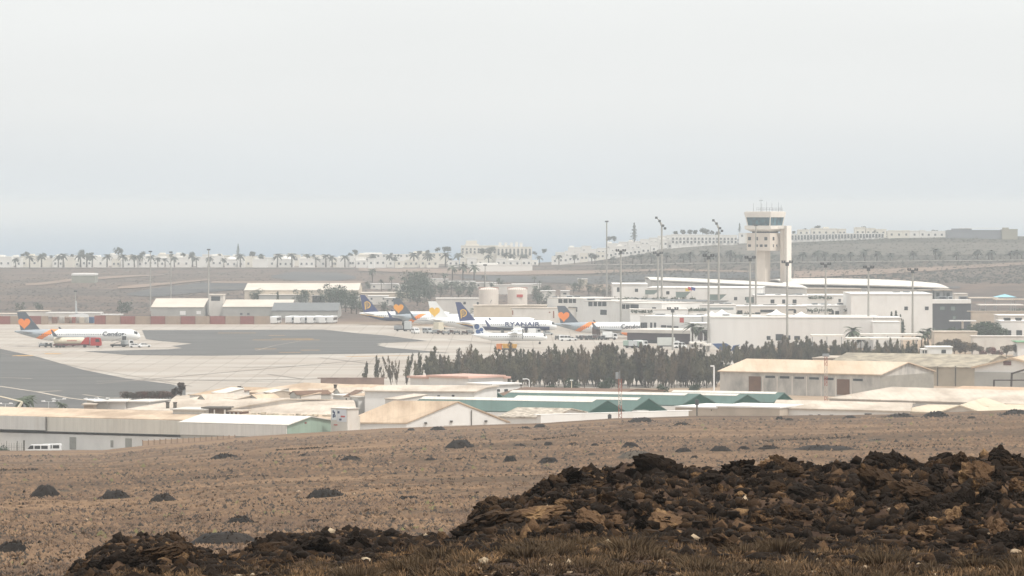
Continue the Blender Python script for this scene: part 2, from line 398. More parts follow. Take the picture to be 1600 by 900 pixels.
# ================================================================ aircraft and vehicles
WHITE = mat('aircraft_white', '#e4e4e2', .35, .02, .5, spec=.5, world=False)
NAVY = mat('aircraft_navy', '#1d2f63', .35, .03, .5, spec=.5, world=False)
SLATE = mat('aircraft_slate', '#4a525b', .4, .03, .5, spec=.5, world=False)
SILV = mat('aircraft_silver_grey', '#9aa2a8', .4, .03, .5, spec=.5, world=False)
ORNG = mat('livery_orange', '#ee8330', .45, .05, .5, world=False)
GOLD = mat('livery_gold', '#e6b43c', .45, .05, .5, world=False)
HBLUE = mat('livery_blue', '#2a5288', .45, .03, .5, world=False)
WING = mat('wing_grey', '#73777a', .4, .06, .5, world=False)
DGLASS = mat('dark_glass', '#1c2226', .15, .02, .5, spec=.6, world=False)
RUB = mat('rubber_black', '#1b1b1b', .8, .1, 2, world=False)
METG = mat('painted_metal_grey', '#8f9294', .5, .08, 1, world=False)
DMET = mat('dark_metal', '#3c3e40', .6, .1, 1, world=False)
RED = mat('paint_red', '#a5211c', .45, .05, 1, world=False)
CREAM = mat('paint_cream', '#d9cfb8', .5, .05, 1, world=False)
LGREY = mat('paint_light_grey', '#b9bcbc', .5, .05, 1, world=False)
BLUE = mat('paint_blue', '#2e5183', .5, .08, 1, world=False)
DOLLY = mat('baggage_brown', '#6b4f45', .8, .3, 2, world=False)

def text_mb(s, size, m=0, thick=.03):
    """lettering as mesh, standing in the x-z plane, facing -y"""
    cu = bpy.data.curves.new('t', 'FONT'); cu.body = s; cu.size = size; cu.extrude = thick; cu.align_x = 'CENTER'; cu.align_y = 'CENTER'; cu.offset = size*.018
    cu.resolution_u = 3
    o = bpy.data.objects.new('t', cu); col.objects.link(o); bpy.context.view_layer.update()
    me = o.to_mesh(); mb = MB()
    mb.add([(v.co.x, -v.co.z, v.co.y) for v in me.vertices], [tuple(p.vertices) for p in me.polygons], m)
    o.to_mesh_clear(); bpy.data.objects.remove(o); bpy.data.curves.remove(cu); return mb
def xz(poly, y0, y1, m=0, mb=None):
    """a side outline (x, z) given thickness in y"""
    mb = mb or MB(); n = len(poly); a = sum(poly[i][0]*poly[(i+1) % n][1] - poly[(i+1) % n][0]*poly[i][1] for i in range(n))
    if a < 0: poly = poly[::-1]
    v = [(x, y0, z) for x, z in poly] + [(x, y1, z) for x, z in poly]
    mb.add(v, [tuple(range(n)), tuple(reversed(range(n, 2*n)))] + [(i, i+n, (i+1) % n + n, (i+1) % n) for i in range(n)], m); return mb
def heart(cx, cz, w):
    P = []
    for i in range(24):
        t = 2*math.pi*i/24; P.append((cx + w/2*math.sin(t)**3, cz + w/32*1.0*(13*math.cos(t) - 5*math.cos(2*t) - 2*math.cos(3*t) - math.cos(4*t))))
    return P
def ring(cx, cz, r0, r1, a0, a1, y, mb, m=0, n=14, sx=1):
    for i in range(n):
        a = a0 + (a1-a0)*i/n; b = a0 + (a1-a0)*(i+1)/n
        xz([(cx+sx*r0*math.cos(a), cz+r0*math.sin(a)), (cx+sx*r1*math.cos(a), cz+r1*math.sin(a)),
            (cx+sx*r1*math.cos(b), cz+r1*math.sin(b)), (cx+sx*r0*math.cos(b), cz+r0*math.sin(b))], y, y+.04, m, mb)

def fuselage(L, Rf, cz, paint, mats, tail_up=.55, nose_dn=.3):
    st = [(0,.06,tail_up+.1),(.015,.16,tail_up+.06),(.05,.3,tail_up-.04),(.1,.5,tail_up-.17),(.15,.68,.27),(.2,.83,.14),(.25,.94,.05),(.3,1,0)]
    st += [(.3 + .012*i, 1, 0) for i in range(1, 51)] + [(.91,.985,0),(.93,.95,-.02),(.95,.86,-.06),(.965,.76,-.11),(.978,.62,-.17),(.99,.42,-.24),(.997,.22,-.28),(1,.06,-nose_dn)]
    A_ = np.array(st); ss = np.unique(np.concatenate([A_[:, 0], np.linspace(.02, .5, 70)]))
    st = [(float(q), float(np.interp(q, A_[:, 0], A_[:, 1])), float(np.interp(q, A_[:, 0], A_[:, 2]))) for q in ss]
    n = 32; mb = MB(); v = []
    for s, r, dz in st:
        for i in range(n):
            a = 2*math.pi*i/n; v.append((-L/2 + s*L, Rf*r*math.cos(a), cz + Rf*dz + Rf*r*math.sin(a)*1.02))
    f = []; mi = []
    for j in range(len(st)-1):
        for i in range(n):
            q = (j*n+i, j*n+(i+1) % n, (j+1)*n+(i+1) % n, (j+1)*n+i); q = q[::-1]; f.append(q)
            c = [sum(v[k][t] for k in q)/4 for t in range(3)]
            ang = (i+.5)/n*360
            k = paint(c[0], c[1], c[2])
            s = (c[0]+L/2)/L
            if .945 < s < .975 and (25 < ang < 62 or 118 < ang < 155 or 62 <= ang <= 118 and s > .963): k = len(mats)-1
            mi.append(k)
    mb.v = v; mb.f = f; mb.m = mi
    mb.f.append(tuple(range(n))); mb.m.append(0)
    return mb
def foil(mb, root, tip, m=0):
    """loft between two sections (x_le, x_te, y, z, t)"""
    def secp(le, te, y, z, t):
        c = le - te; return [(le, y, z), (le-.12*c, y, z+.6*t), (le-.4*c, y, z+t*.7), (te, y, z), (le-.4*c, y, z-t*.4), (le-.12*c, y, z-.4*t)]
    a, b = secp(*root), secp(*tip); n = 6
    return mb.add(a + b, [(i, (i+1) % n, (i+1) % n+n, i+n) for i in range(n)] + [tuple(reversed(range(n))), tuple(range(n, 2*n))], m)

def wheelset(mb, x, y, r, w=.35):
    mb.tube((x, y-w/2, r), (x, y+w/2, r), r, r, 10)
def airliner(label, L, Rf, cz, th, span, mats, paint, fin_m, emblem, word, word_x, word_h, word_m, eng_m, wl_m, loc, rz, finx=(1.0, 4.0, 2.4, 9.0), group='airliners parked on the apron', wl=2.4, eng_r=1.05, winglet=True, word_z=.5):
    t = thing('airliner', label, 'airplane', loc, rz, group)
    fu = obj('fuselage', fuselage(L, Rf, cz, paint, mats), mats, t, smooth=True)
    # cabin windows
    wb = MB(); x = -L/2 + .2*L
    while x < L/2*.8:
        if 'cabin_window' not in bpy.data.meshes: MB().box(-.13, .13, -.04, .04, -.19, .19).mesh('cabin_window', DGLASS)
        o_ = obj('cabin_window', bpy.data.meshes['cabin_window'], None, fu); o_.location = (x, -math.sqrt(Rf**2 - .28**2), cz + .28)
        x += .8
    db = MB()
    for dx in (-.24*L, .36*L):
        for s in (-1, 1):
            xz([(dx-.45, cz-.7), (dx+.45, cz-.7), (dx+.45, cz+1.1), (dx-.45, cz+1.1)], s*Rf*1.0-.02, s*Rf+.02, 0, db)
    # fin
    x0 = -L/2; z0 = cz + Rf*.55
    P = [(x0+finx[0], th), (x0+finx[1], th), (x0+finx[3], cz+Rf*1.0), (x0+finx[3]+3.2, cz+Rf*.97), (x0+finx[3]-1, z0-.3), (x0+finx[2], z0-.2)]
    fin = obj('tail_fin', xz(P, -.16, .16), fin_m, t)
    if emblem: emblem(fin, x0, cz, th)
    for s in (-1, 1):
        wgm = MB(); foil(wgm, (.13*L, -.07*L, s*Rf*.6, cz-Rf*.55, .55), (-.02*L, -.085*L, s*span*.2, cz-Rf*.3, .4)); foil(wgm, (-.02*L, -.085*L, s*span*.2, cz-Rf*.3, .4), (-.125*L, -.16*L, s*span/2, cz+.0*Rf, .16))
        wg = obj('wing', wgm, WING, t)
        if winglet:
            wm = MB(); xa = -.125*L; y = s*span/2
            xz([(xa, cz), (-.16*L, cz), (-.16*L-1.0, cz+wl), (-.16*L-.4, cz+wl)], y-.06, y+.06, 0, wm); obj('winglet', wm, wl_m, wg)
        st = MB(); foil(st, (x0+7, x0+3.2, s*.5, cz+Rf*.45, .35), (x0+3.2, x0+1.8, s*span*.18, cz+Rf*.75, .12)); obj('tailplane', st, WHITE if fin_m != SLATE else SILV, t)
        e = MB(); ex = .12*L; ey = s*span*.165; ez = cz - Rf*.95
        for (a, ra, b, rb) in ((ex+2.6, eng_r*.9, ex+2.2, eng_r), (ex+2.2, eng_r, ex, eng_r*.98), (ex, eng_r*.98, ex-1.6, eng_r*.62), (ex-1.6, eng_r*.45, ex-2.4, eng_r*.2)):
            e.tube((a, ey, ez), (b, ey, ez), ra, rb, 14)
        e.box(ex-1.6, ex+1.4, ey-.15, ey+.15, ez+eng_r*.7, ez+eng_r*1.5)
        en = obj('engine', e, eng_m, t, smooth=False)
        i_ = MB().tube((ex+2.62, ey, ez), (ex+2.5, ey, ez), eng_r*.75, eng_r*.75, 12); obj('intake', i_, DGLASS, en)
    for gx, gy in ((.38*L, (0,)), (-.03*L, (-Rf*1.4,)), (-.03*L, (Rf*1.4,))):
        g = MB()
        g.tube((gx, gy[0], cz-Rf*.7), (gx, gy[0], .55), .16, .13, 6)
        g.box(gx-.5, gx+.5, gy[0]-.05, gy[0]+.05, 1.0, cz-Rf*.8)
        gg = obj('landing_gear', g, METG, t)
        for dy in (-.35, .35):
            wm_ = MB(); wheelset(wm_, gx, gy[0]+dy, .55, .3); obj('wheel', wm_, RUB, gg)
    if word:
        tm = text_mb(word, 2)
        xs = [p[0] for p in tm.v]; zs = [p[2] for p in tm.v]; kx = word_h[0]/(max(xs)-min(xs)); kz = word_h[1]/(max(zs)-min(zs)); mx_, mz_ = (max(xs)+min(xs))/2, (max(zs)+min(zs))/2
        tm.v = [((x-mx_)*kx + word_x, -Rf-.07+y + .22*((z-mz_)*kz+word_z > .9), (z-mz_)*kz + word_z + cz) for (x, y, z) in tm.v]; obj('lettering', tm, word_m, fu)
    return t, fu

def heart_emblem(m):
    def f(fin, x0, cz, th):
        h = MB(); c = (x0+3.5, cz + (th-cz)*.52)
        for s in (-1, 1): xz(heart(c[0], c[1], 4.3), s*.2-.02, s*.2+.02, 0, h)
        obj('heart_emblem', h, m, fin)
    return f
def harp_emblem(fin, x0, cz, th):
    h = MB(); cx, cz_ = x0+3.2, cz + (th-cz)*.53
    for y in (-.22, .18):
        ring(cx, cz_, 1.15, 1.5, -math.pi/2, math.pi/2, y, h, sx=1.1)
        xz([(cx-.9, cz_+1.1), (cx, cz_+1.5), (cx, cz_+1.15), (cx-.7, cz_+.8)], y, y+.04, 0, h)
        xz([(cx-.9, cz_+1.1), (cx-.55, cz_+.9), (cx-.3, cz_-1.9), (cx-.65, cz_-2.2)], y, y+.04, 0, h)
        xz([(cx-.65, cz_-2.2), (cx-.3, cz_-1.9), (cx+.3, cz_-1.1), (cx, cz_-1.5)], y, y+.04, 0, h)
        for k in range(4):
            x = cx-.3+.3*k; xz([(x, cz_-1.0+.1*k), (x+.12, cz_-1.0+.1*k), (x+.12, cz_+1.0-.1*k), (x, cz_+1.0-.1*k)], y, y+.04, 0, h)
    obj('harp_emblem', h, GOLD, fin)
def pt(pxc, Y): return (xat(pxc, Y), Y, 0.02)

LC = 44.5
def paint_grey(x, y, z):
    t = x - 1.7*(z - 3.9) + LC/2
    return 1 if t < 9.3 else (2 if t < 12.2 else 0)
CM = [WHITE, SILV, ORNG, DGLASS]
airliner('white and grey jet with orange band, orange heart on dark tail, beside the red tanker', 44.5, 2.05, 3.95, 12.1, 34, CM, paint_grey,
         SLATE, heart_emblem(ORNG), 'Condor', 12.9, (7.6, 1.75), SLATE, SILV, SLATE, pt(121, 1510), R(1.5))
airliner('grey-tailed jet with orange heart, nose hidden behind the terminal pier', 44.5, 2.05, 3.95, 12.1, 34, CM, paint_grey,
         SLATE, heart_emblem(ORNG), 'Condor', 6.6, (7.6, 1.75), SLATE, ORNG, SLATE, pt(959, 1601), R(-2))
airliner('jet with dark tail and yellow-orange heart, second tail from the left in the row', 44.5, 2.05, 3.95, 12.1, 34, CM, paint_grey,
         SLATE, heart_emblem(mat('livery_amber', '#f0a02a', .45, .05)), None, 0, 0, SLATE, SILV, SLATE, pt(692, 1722), R(-17))
def paint_w(x, y, z): return 0
airliner('all-white jet with golden heart on its white tail, behind the blue and white jet', 44.5, 2.05, 3.95, 12.3, 34, [WHITE, WHITE, DGLASS], paint_w,
         WHITE, heart_emblem(GOLD), 'Thomas Cook', 12.0, (11.5, 1.3), METG, WHITE, WHITE, pt(754, 1668), R(-1))
LR = 39.5
def paint_r(x, y, z):
    s = (x + LR/2)/LR; b = 3.6 - .3 + (0 if s > .25 else (.25-s)*5)
    if s > .93: return 0
    return 1 if z < b - .18 else (2 if z < b + .05 else 0)
RM = [WHITE, NAVY, GOLD, DGLASS]
airliner('white jet with navy belly, RYANAIR lettering and navy tail with gold harp', LR, 1.95, 3.6, 12.5, 35, RM, paint_r,
         NAVY, harp_emblem, 'RYANAIR', 6.6, (13.4, 1.65), NAVY, WHITE, NAVY, pt(790, 1644), R(-2), finx=(.4, 2.4, 2.2, 8.2), word_z=.55)
airliner('leftmost jet in the row, navy tail with gold harp, in front of dark trees', LR, 1.95, 3.6, 12.5, 35, RM, paint_r,
         NAVY, harp_emblem, None, 0, 0, NAVY, WHITE, NAVY, pt(635, 1778), R(-1), finx=(.4, 2.4, 2.2, 8.2))

def turboprop():
    L, Rf, cz = 27.2, 1.4, 2.6
    t = thing('turboprop_airliner', 'small white turboprop with blue dots on its tail, parked before the larger jets', 'airplane', pt(796, 1532), R(-2), 'airliners parked on the apron')
    fu = obj('fuselage', fuselage(L, Rf, cz, paint_w, [WHITE, WHITE, DGLASS], .5, .25), [WHITE, WHITE, DGLASS], t, smooth=True)
    wb = MB(); x = -7
    while x < 9.5: o_ = obj('cabin_window', bpy.data.meshes['cabin_window'], None, fu); o_.location = (x, -Rf-.0, cz+.22); x += .8
    x0 = -L/2
    fin = obj('tail_fin', xz([(x0+.2, 7.4), (x0+3.0, 7.4), (x0+5.2, 4.6), (x0+8.2, cz+Rf*.95), (x0+4, cz+.5), (x0+1.2, cz+.9)], -.15, .15), WHITE, t)
    for (dx, z, r) in ((1.9, 6.3, .95), (2.3, 4.5, .8), (3.5, 5.2, .7), (3.0, 4.1, .3), (3.9, 4.2, .3)):
        m = MB()
        for s in (-1, 1): xz([(x0+dx+r*math.cos(a*math.pi/9), z+r*math.sin(a*math.pi/9)) for a in range(18)], s*.18-.02, s*.18+.02, 0, m)
        obj('blue_dot', m, HBLUE, fin)
    for s in (-1, 1):
        wm = MB(); foil(wm, (3.2, .6, s*.2, cz+Rf+.15, .4), (3.0, .8, s*5, cz+Rf+.15, .35)); foil(wm, (3.0, .8, s*5, cz+Rf+.15, .35), (2.5, 1.1, s*13.5, cz+Rf+.45, .15)); obj('wing', wm, LGREY, t)
        e = MB(); e.tube((4.9, s*4.1, cz+Rf-.2), (4.2, s*4.1, cz+Rf-.25), .3, .6, 10); e.tube((4.2, s*4.1, cz+Rf-.25), (-.6, s*4.1, cz+Rf-.1), .6, .35, 10)
        en = obj('engine', e, WHITE, t)
        p = MB()
        for k in range(6):
            a = k*math.pi/3 + .2; p.tube((4.85, s*4.1, cz+Rf-.2), (4.85, s*4.1+1.95*math.cos(a), cz+Rf-.2+1.95*math.sin(a)), .1, .16, 4)
        obj('propeller', p, DMET, en)
        st = MB(); foil(st, (x0+2.6, x0+.8, s*.1, 7.35, .2), (x0+2.2, x0+1.0, s*3.6, 7.4, .1)); obj('tailplane', st, WHITE, t)
    for gx, gy in ((L*.4, 0), (0, -2.0), (0, 2.0)):
        g = MB(); g.tube((gx, gy*.8, 1.6), (gx, gy, .4), .12, .1, 5); gg = obj('landing_gear', g, METG, t)
        w = MB(); wheelset(w, gx, gy, .42, .4); obj('wheel', w, RUB, gg)
    return t
turboprop()

# ---------------------------------------------------------------- vehicles
def wheels(t, xs, y, r=.35, parent=None):
    for x in xs:
        for s in (-1, 1):
            m = MB(); m.tube((x, s*y-.12, r), (x, s*y+.12, r), r, r, 10); w = obj('wheel', m, RUB, t)
def car(label, paint, loc, rz=0, kind='car', group=None, name='parked_car'):
    t = thing(name, label, kind, loc, rz, group)
    if kind == 'van':
        P = [(-2.45,.4),(2.45,.4),(2.5,.95),(2.0,1.2),(1.35,2.05),(-2.2,2.15),(-2.45,2.0)]; W_ = .95
        wins = [[(1.95,1.22),(1.36,1.95),(.75,1.95),(.75,1.22)], [(.55,1.25),(.55,1.9),(-.6,1.9),(-.6,1.25)], [(-.8,1.25),(-.8,1.9),(-2.1,1.9),(-2.1,1.25)]]; H_ = 2.0
    else:
        P = [(-2.1,.32),(2.1,.32),(2.15,.7),(1.9,.85),(1.05,.98),(.45,1.42),(-1.2,1.46),(-1.9,1.0),(-2.12,.92)]; W_ = .86
        wins = [[(.95,.98),(.42,1.36),(-.25,1.38),(-.25,.98)], [(-.35,.98),(-.35,1.38),(-1.15,1.38),(-1.7,1.0)]]
    mb = xz(P, -W_, W_)
    obj('body', mb, paint, t)
    for w in wins: 
        m = MB()
        for s in (-1, 1): xz(w, s*(W_+.012)-.012, s*(W_+.012)+.012, 0, m)
        obj('side_window', m, DGLASS, t)
    if kind == 'van':
        m = MB(); m.quad((2.02,-.8,1.22), (2.02,.8,1.22), (1.4,.8,2.0), (1.4,-.8,2.0)); obj('windscreen', m, DGLASS, t)
    else:
        m = MB(); m.quad((1.07,-.75,.99), (1.07,.75,.99), (.5,.72,1.4), (.5,-.72,1.4)); obj('windscreen', m, DGLASS, t)
    wheels(t, (-1.4, 1.45), W_-.05, .33 if kind == 'car' else .36)
    return t
def box_truck(label, paint, boxp, loc, rz, group=None, L=6.5, name='service_truck', h=3.2):
    t = thing(name, label, 'truck', loc, rz, group)
    obj('cab', xz([(L/2-1.7,.5),(L/2,.5),(L/2,1.3),(L/2-.35,2.4),(L/2-1.7,2.5)], -1.1, 1.1), paint, t)
    m = MB(); m.quad((L/2+.01,-1,1.4), (L/2+.01,1,1.4), (L/2-.3,.95,2.3), (L/2-.3,-.95,2.3))
    for s in (-1, 1): xz([(L/2-1.4,1.4),(L/2-.15,1.4),(L/2-.45,2.2),(L/2-1.4,2.2)], s*1.12-.01, s*1.12+.01, 0, m)
    obj('cab_window', m, DGLASS, t)
    obj('cargo_box', MB().box(-L/2, L/2-1.9, -1.2, 1.2, .9, h), boxp, t)
    obj('chassis', MB().box(-L/2, L/2-.4, -.9, .9, .5, .88), DMET, t)
    wheels(t, (-L/2+1.3, L/2-1.1), 1.0, .48); return t
def cart(label, loc, rz, load, group, n=0):
    t = thing('baggage_cart', label, 'baggage cart', loc, rz, group)
    obj('bed', MB().box(-1.3, 1.3, -.75, .75, .45, .6).box(1.3, 1.9, -.06, .06, .48, .54), DMET, t)
    m = MB()
    for x in (-1.25, 1.2):
        for y in (-.7, .65): m.box(x, x+.06, y, y+.06, .6, 1.75)
    m.box(-1.3, 1.3, -.75, .75, 1.75, 1.82); obj('canopy', m, LGREY, t)
    rr = random.Random(n); q = MB()
    for k in range(6): x = -1.1+.38*k; q.box(x, x+.34, -.6, .6, .62, .62+rr.uniform(.5, 1.0))
    obj('luggage', q, load, t)
    wheels(t, (-.95, .95), .65, .22); return t
def bus(label, loc, rz, group):
    t = thing('apron_bus', label, 'bus', loc, rz, group)
    obj('body', xz([(-6.5,.4),(6.5,.4),(6.6,1.2),(6.3,3.0),(-6.4,3.05),(-6.6,2.8)], -1.35, 1.35), WHITE, t)
    x = -5.9
    while x < 5.5:
        m = MB(); 
        for s in (-1, 1): m.box(x, x+1.7, s*1.37-.015, s*1.37+.015, 1.3, 2.45)
        obj('window', m, DGLASS, t); x += 1.95
    m = MB(); m.box(6.45, 6.56, -1.2, 1.2, 1.25, 2.7); obj('windscreen', m, DGLASS, t)
    wheels(t, (-4, 4), 1.25, .5); return t
def tanker():
    t = thing('fuel_tanker', 'red cab fuel tanker with long cream tank parked below the wing', 'truck', (xat(121, 1496), 1496, .02), R(1))
    x0 = -8.4
    m = MB()
    for (a, ra, b, rb) in ((x0, .5, x0+.35, 1.15), (x0+.35, 1.15, x0+10.6, 1.15), (x0+10.6, 1.15, x0+11, .6)): m.tube((a, 0, 2.4), (b, 0, 2.4), ra, rb, 16)
    tk = obj('tank', m, CREAM, t); b = MB()
    for k in range(5): b.box(x0+4.9+.7*k, x0+5.4+.7*k, -1.2, -1.14, 2.3, 2.62)
    obj('red_marking', b, RED, tk)
    obj('chassis', MB().box(x0, 8.3, -.9, .9, .75, 1.2).box(x0+.2, x0+5, -1.2, 1.2, .6, 1.1), mat('chassis_maroon', '#6a2a28', .6, .2, 1, world=False), t)
    obj('pump_housing', xz([(x0+9.4,1.2),(x0+12.6,1.2),(x0+12.6,3.6),(x0+11.4,3.6)], -1.22, 1.22), RED, t)
    cb = obj('cab', xz([(4.6,.7),(8.4,.7),(8.5,1.6),(8.1,3.2),(7.6,3.5),(4.6,3.5)], -1.25, 1.25), RED, t)
    q = MB()
    for s in (-1, 1): xz([(6.4,2.0),(7.9,2.0),(7.65,3.0),(6.4,3.0)], s*1.27-.01, s*1.27+.01, 0, q)
    obj('window', q, DGLASS, cb)
    wheels(t, (x0+1.2, x0+2.4, x0+3.6, 2.6, 7.1), 1.1, .52)
tanker()
cart('low grey cart just left of the fuel tanker', (xat(66, 1500), 1500, .02), R(4), METG, 'carts under the left jet', 1)
cart('dark cart between the rear wheels and the tanker, right of the grey cart', (xat(76, 1497), 1497, .02), R(-3), DMET, 'carts under the left jet', 2)
def stairs(label, loc, rz):
    t = thing('boarding_stairs', label, 'boarding stairs', loc, rz)
    obj('chassis', MB().box(-2.6, 2.4, -.9, .9, .45, 1.0), DMET, t)
    m = MB()
    for k in range(14): m.box(-2.5+.3*k, -2.2+.3*k, -.7, .7, .8+.11*k, .9+.11*k)
    obj('steps', m, DMET, t)
    m = MB(); m.box(1.4, 3.0, -.9, .9, 2.3, 2.45)
    for x in (1.5, 2.9):
        for y in (-.85, .8): m.box(x, x+.07, y, y+.07, 1.0, 3.9)
    m.box(1.3, 3.1, -.95, .95, 3.9, 4.05); obj('platform', m, LGREY, t)
    m = MB(); 
    for s in (-1, 1): m.tube((-2.4, s*.75, 1.9), (1.6, s*.75, 3.3), .05, .05, 4)
    obj('handrail', m, METG, t); obj('hood', MB().box(1.5, 2.9, -.85, .85, 2.5, 3.85), DMET, t)
    wheels(t, (-1.8, 1.8), .85, .35)
stairs('dark boarding stairs parked at the front door below the fuselage lettering', (xat(184, 1500), 1500, .02), R(8))
box_truck('small white service truck under the nose of the left jet', WHITE, LGREY, (xat(199, 1503), 1503, .02), R(5), L=4.6, h=2.3)
gcar = 'cars parked near the aircraft'
car('white hatchback in front of the left jet\'s nose, nearer the stairs', WHITE, (xat(212, 1496), 1496, .02), R(-8), group=gcar)
car('white hatchback farthest right in front of the left jet\'s nose', WHITE, (xat(226, 1500), 1500, .02), R(12), group=gcar)
car('small white van on the apron below the orange-striped fuselage', WHITE, (xat(649, 1660), 1660, .02), R(-70), 'van', group='vans beside the jet row', name='service_van')
car('pale green-white van on the apron under the white jet\'s tail', LGREY, (xat(668, 1662), 1662, .02), R(-60), 'van', group='vans beside the jet row', name='service_van')
box_truck('dark low tug truck under the left navy-tailed jet', DMET, METG, (xat(626, 1690), 1690, .02), R(3), L=5.2, h=2.2)
box_truck('grey service truck beside the jet with yellow-orange heart tail', LGREY, LGREY, (xat(638, 1688), 1688, .02), R(80), L=5, h=4.0)
for k, px in enumerate((680, 688, 697, 705, 714, 726, 734)):
    cart('loaded baggage cart, %s from the left in the line under the white jet' % ordw(k+1), (xat(px, 1655-(k % 3)*5), 1655-(k % 3)*5, .02), R([5, -20, 10, 30, -8, 3, 14][k]), DOLLY if k % 2 else METG, 'baggage carts by the white jet', k+5)
box_truck('cream catering truck among the baggage carts', CREAM, CREAM, (xat(687, 1665), 1665, .02), R(60), L=5.5, h=4.2)
box_truck('small white truck under the nose of the lettered navy and white jet', LGREY, WHITE, (xat(835, 1638), 1638, .02), R(6), L=5, h=2.6)
car('silver car parked under the nose of the navy and white jet', LGREY, (xat(856, 1640), 1640, .02), R(2), group=gcar)
for k, (px, Y) in enumerate(((884, 1568), (893, 1572))):
    car(['white van behind the tail of the right grey-tailed jet', 'white car right beside the van behind the right grey-tailed jet'][k], WHITE, (xat(px, Y), Y, .02), R(5), ['van', 'car'][k], group=gcar, name=['service_van', 'parked_car'][k])
for k, px in enumerate((872, 877, 905, 912, 920, 927, 940, 946)):
    cart('baggage cart, %s from the left around the right grey-tailed jet' % ordw(k+1), (xat(px, 1580+3*(k % 2)), 1580+3*(k % 2), .02), R(8*k), DOLLY if k % 2 else DMET, 'baggage carts by the right jet', k+20)
box_truck('brown-doored catering truck raised against the right grey-tailed jet', DOLLY, DOLLY, (xat(932, 1590), 1590, .02), R(80), L=5.5, h=4.4)
box_truck('white box truck under the wing of the right grey-tailed jet', WHITE, WHITE, (xat(953, 1582), 1582, .02), R(3), L=5.5, h=3.0)
for k, (px, Y) in enumerate(((985, 1492), (993, 1488), (1001, 1496))):
    box_truck(['pale green tug truck left in the group under the dark pier', 'pale green tug truck middle in the group under the dark pier', 'white service truck right in the group under the dark pier'][k], [LGREY, mat('paint_pale_green', '#9fb3a6', .5, .05, 1, world=False), WHITE][k], [mat('paint_pale_green', '#9fb3a6', .5, .05, 1, world=False), LGREY, WHITE][k], (xat(px, Y), Y, .02), R(15*k-10), L=4.8, h=2.6, group='trucks under the pier')
box_truck('long white truck parked right of the dark pier shade', WHITE, mat('paint_pale_grey', '#c4c6c0', .5, .05, 1, world=False), (xat(1045, 1492), 1492, .02), R(2), L=8, h=3.6)
car('white van parked right of the long white truck', WHITE, (xat(1062, 1490), 1490, .02), R(10), 'van', name='service_van')
# orange dump truck in front of the tree belt
t = thing('tipper_truck', 'orange-yellow tipper truck driving just above the tree tops', 'truck', (xat(792, 1455), 1455, .02), R(175))
obj('tipper_body', xz([(-3.2,1.2),(1.2,1.2),(1.6,2.7),(-3.5,2.5)], -1.2, 1.2), mat('paint_ochre', '#c9973c', .6, .1, 1, world=False), t)
obj('cab', xz([(1.7,.6),(3.6,.6),(3.5,2.6),(1.7,2.7)], -1.1, 1.1), mat('paint_orange', '#d0782c', .6, .1, 1, world=False), t)
obj('chassis', MB().box(-3.2, 3.4, -.8, .8, .6, 1.1), DMET, t); wheels(t, (-2.2, -1.0, 2.6), 1.0, .5)
# buses by the red and beige fence
bl = [(431, 1800), (456, 1806), (466, 1801), (477, 1804), (488, 1802), (497, 1808), (508, 1803), (519, 1806)]
bb = []
for k, (px, Y) in enumerate(bl): bb.append(bus('b', (xat(px, Y), Y, .02), R([84, 80, 88, 78, 84, 86, 80, 84][k]), 'apron buses by the boundary fence'))
rank(bb, 'white apron bus, {o} from the left in the row right of the red fence')
# vans on the estate road
t = car('white van driving on the road at lower left below the long wall, leading', WHITE, (xat(59, 853), 853, .05), R(180), 'van', group='vans on the estate road', name='road_van')
t = car('white van following close behind another on the road below the long wall', WHITE, (xat(77, 855), 855, .05), R(180), 'van', group='vans on the estate road', name='road_van')
# ================================================================ buildings
WW = mat('render_white', '#e2dfda', .85, .05, .15)
WW2 = mat('render_offwhite', '#d3ccc3', .85, .07, .2)
WB = mat('render_beige', '#b5a797', .88, .1, .25)
WG = mat('render_grey', '#a5a29b', .88, .08, .25)
CONC = mat('bare_concrete', '#9b968c', .9, .12, .4, bump=.02)
STAIN = mat('stained_whitewash', '#bdb8b0', .9, .18, .35, stretch=(1, 1, .5), c2='8c8a86', lo=.42, hi=.7)
RT = mat('roof_tan', '#cab49b', .85, .1, .12, stretch=(1, .3, 1), c2='a58f78', lo=.42, hi=.62)
RTP = mat('roof_pale', '#c8bbab', .85, .08, .12, stretch=(1, .3, 1), c2='a99b8b', lo=.42, hi=.62)
RP = mat('roof_pink', '#caa596', .85, .08, .15)
RW = mat('roof_white', '#ddd7cd', .75, .06, .1, stretch=(1, .4, 1))
RB = mat('roof_brown', '#745b4a', .9, .14, .2)
GRN = mat('gable_green', '#17463b', .6, .08, .5)
GRL = mat('sheet_green_pale', '#586f68', .55, .07, .25, stretch=(1, .4, 1))
GRX = mat('sheet_aqua', '#93a898', .6, .06, .3)
SHT = mat('sheet_grey', '#cbc7c0', .6, .06, 1.2, stretch=(1, 1, .05))
SHB = mat('sheet_beige', '#c9c3b7', .6, .06, 1.2, stretch=(1, 1, .05))
GLS = mat('window_glass', '#30383c', .2, .15, .5, spec=.6)
GLB = mat('tower_glass', '#3f7484', .12, .2, .4, spec=.8, c2='#25343c')
SHU = mat('door_brown', '#73543e', .8, .12, .5)
DKG = mat('cladding_dark', '#4a4c50', .7, .08, .3)
DKP = mat('cladding_aubergine', '#4f4349', .7, .1, .3)
TANW = mat('tent_white', '#eeebe4', .7, .03, .5)
GUT = mat('gutter_dark', '#5d5850', .8, .1, .5)
STL = mat('steel_dark', '#40352f', .7, .15, .5)

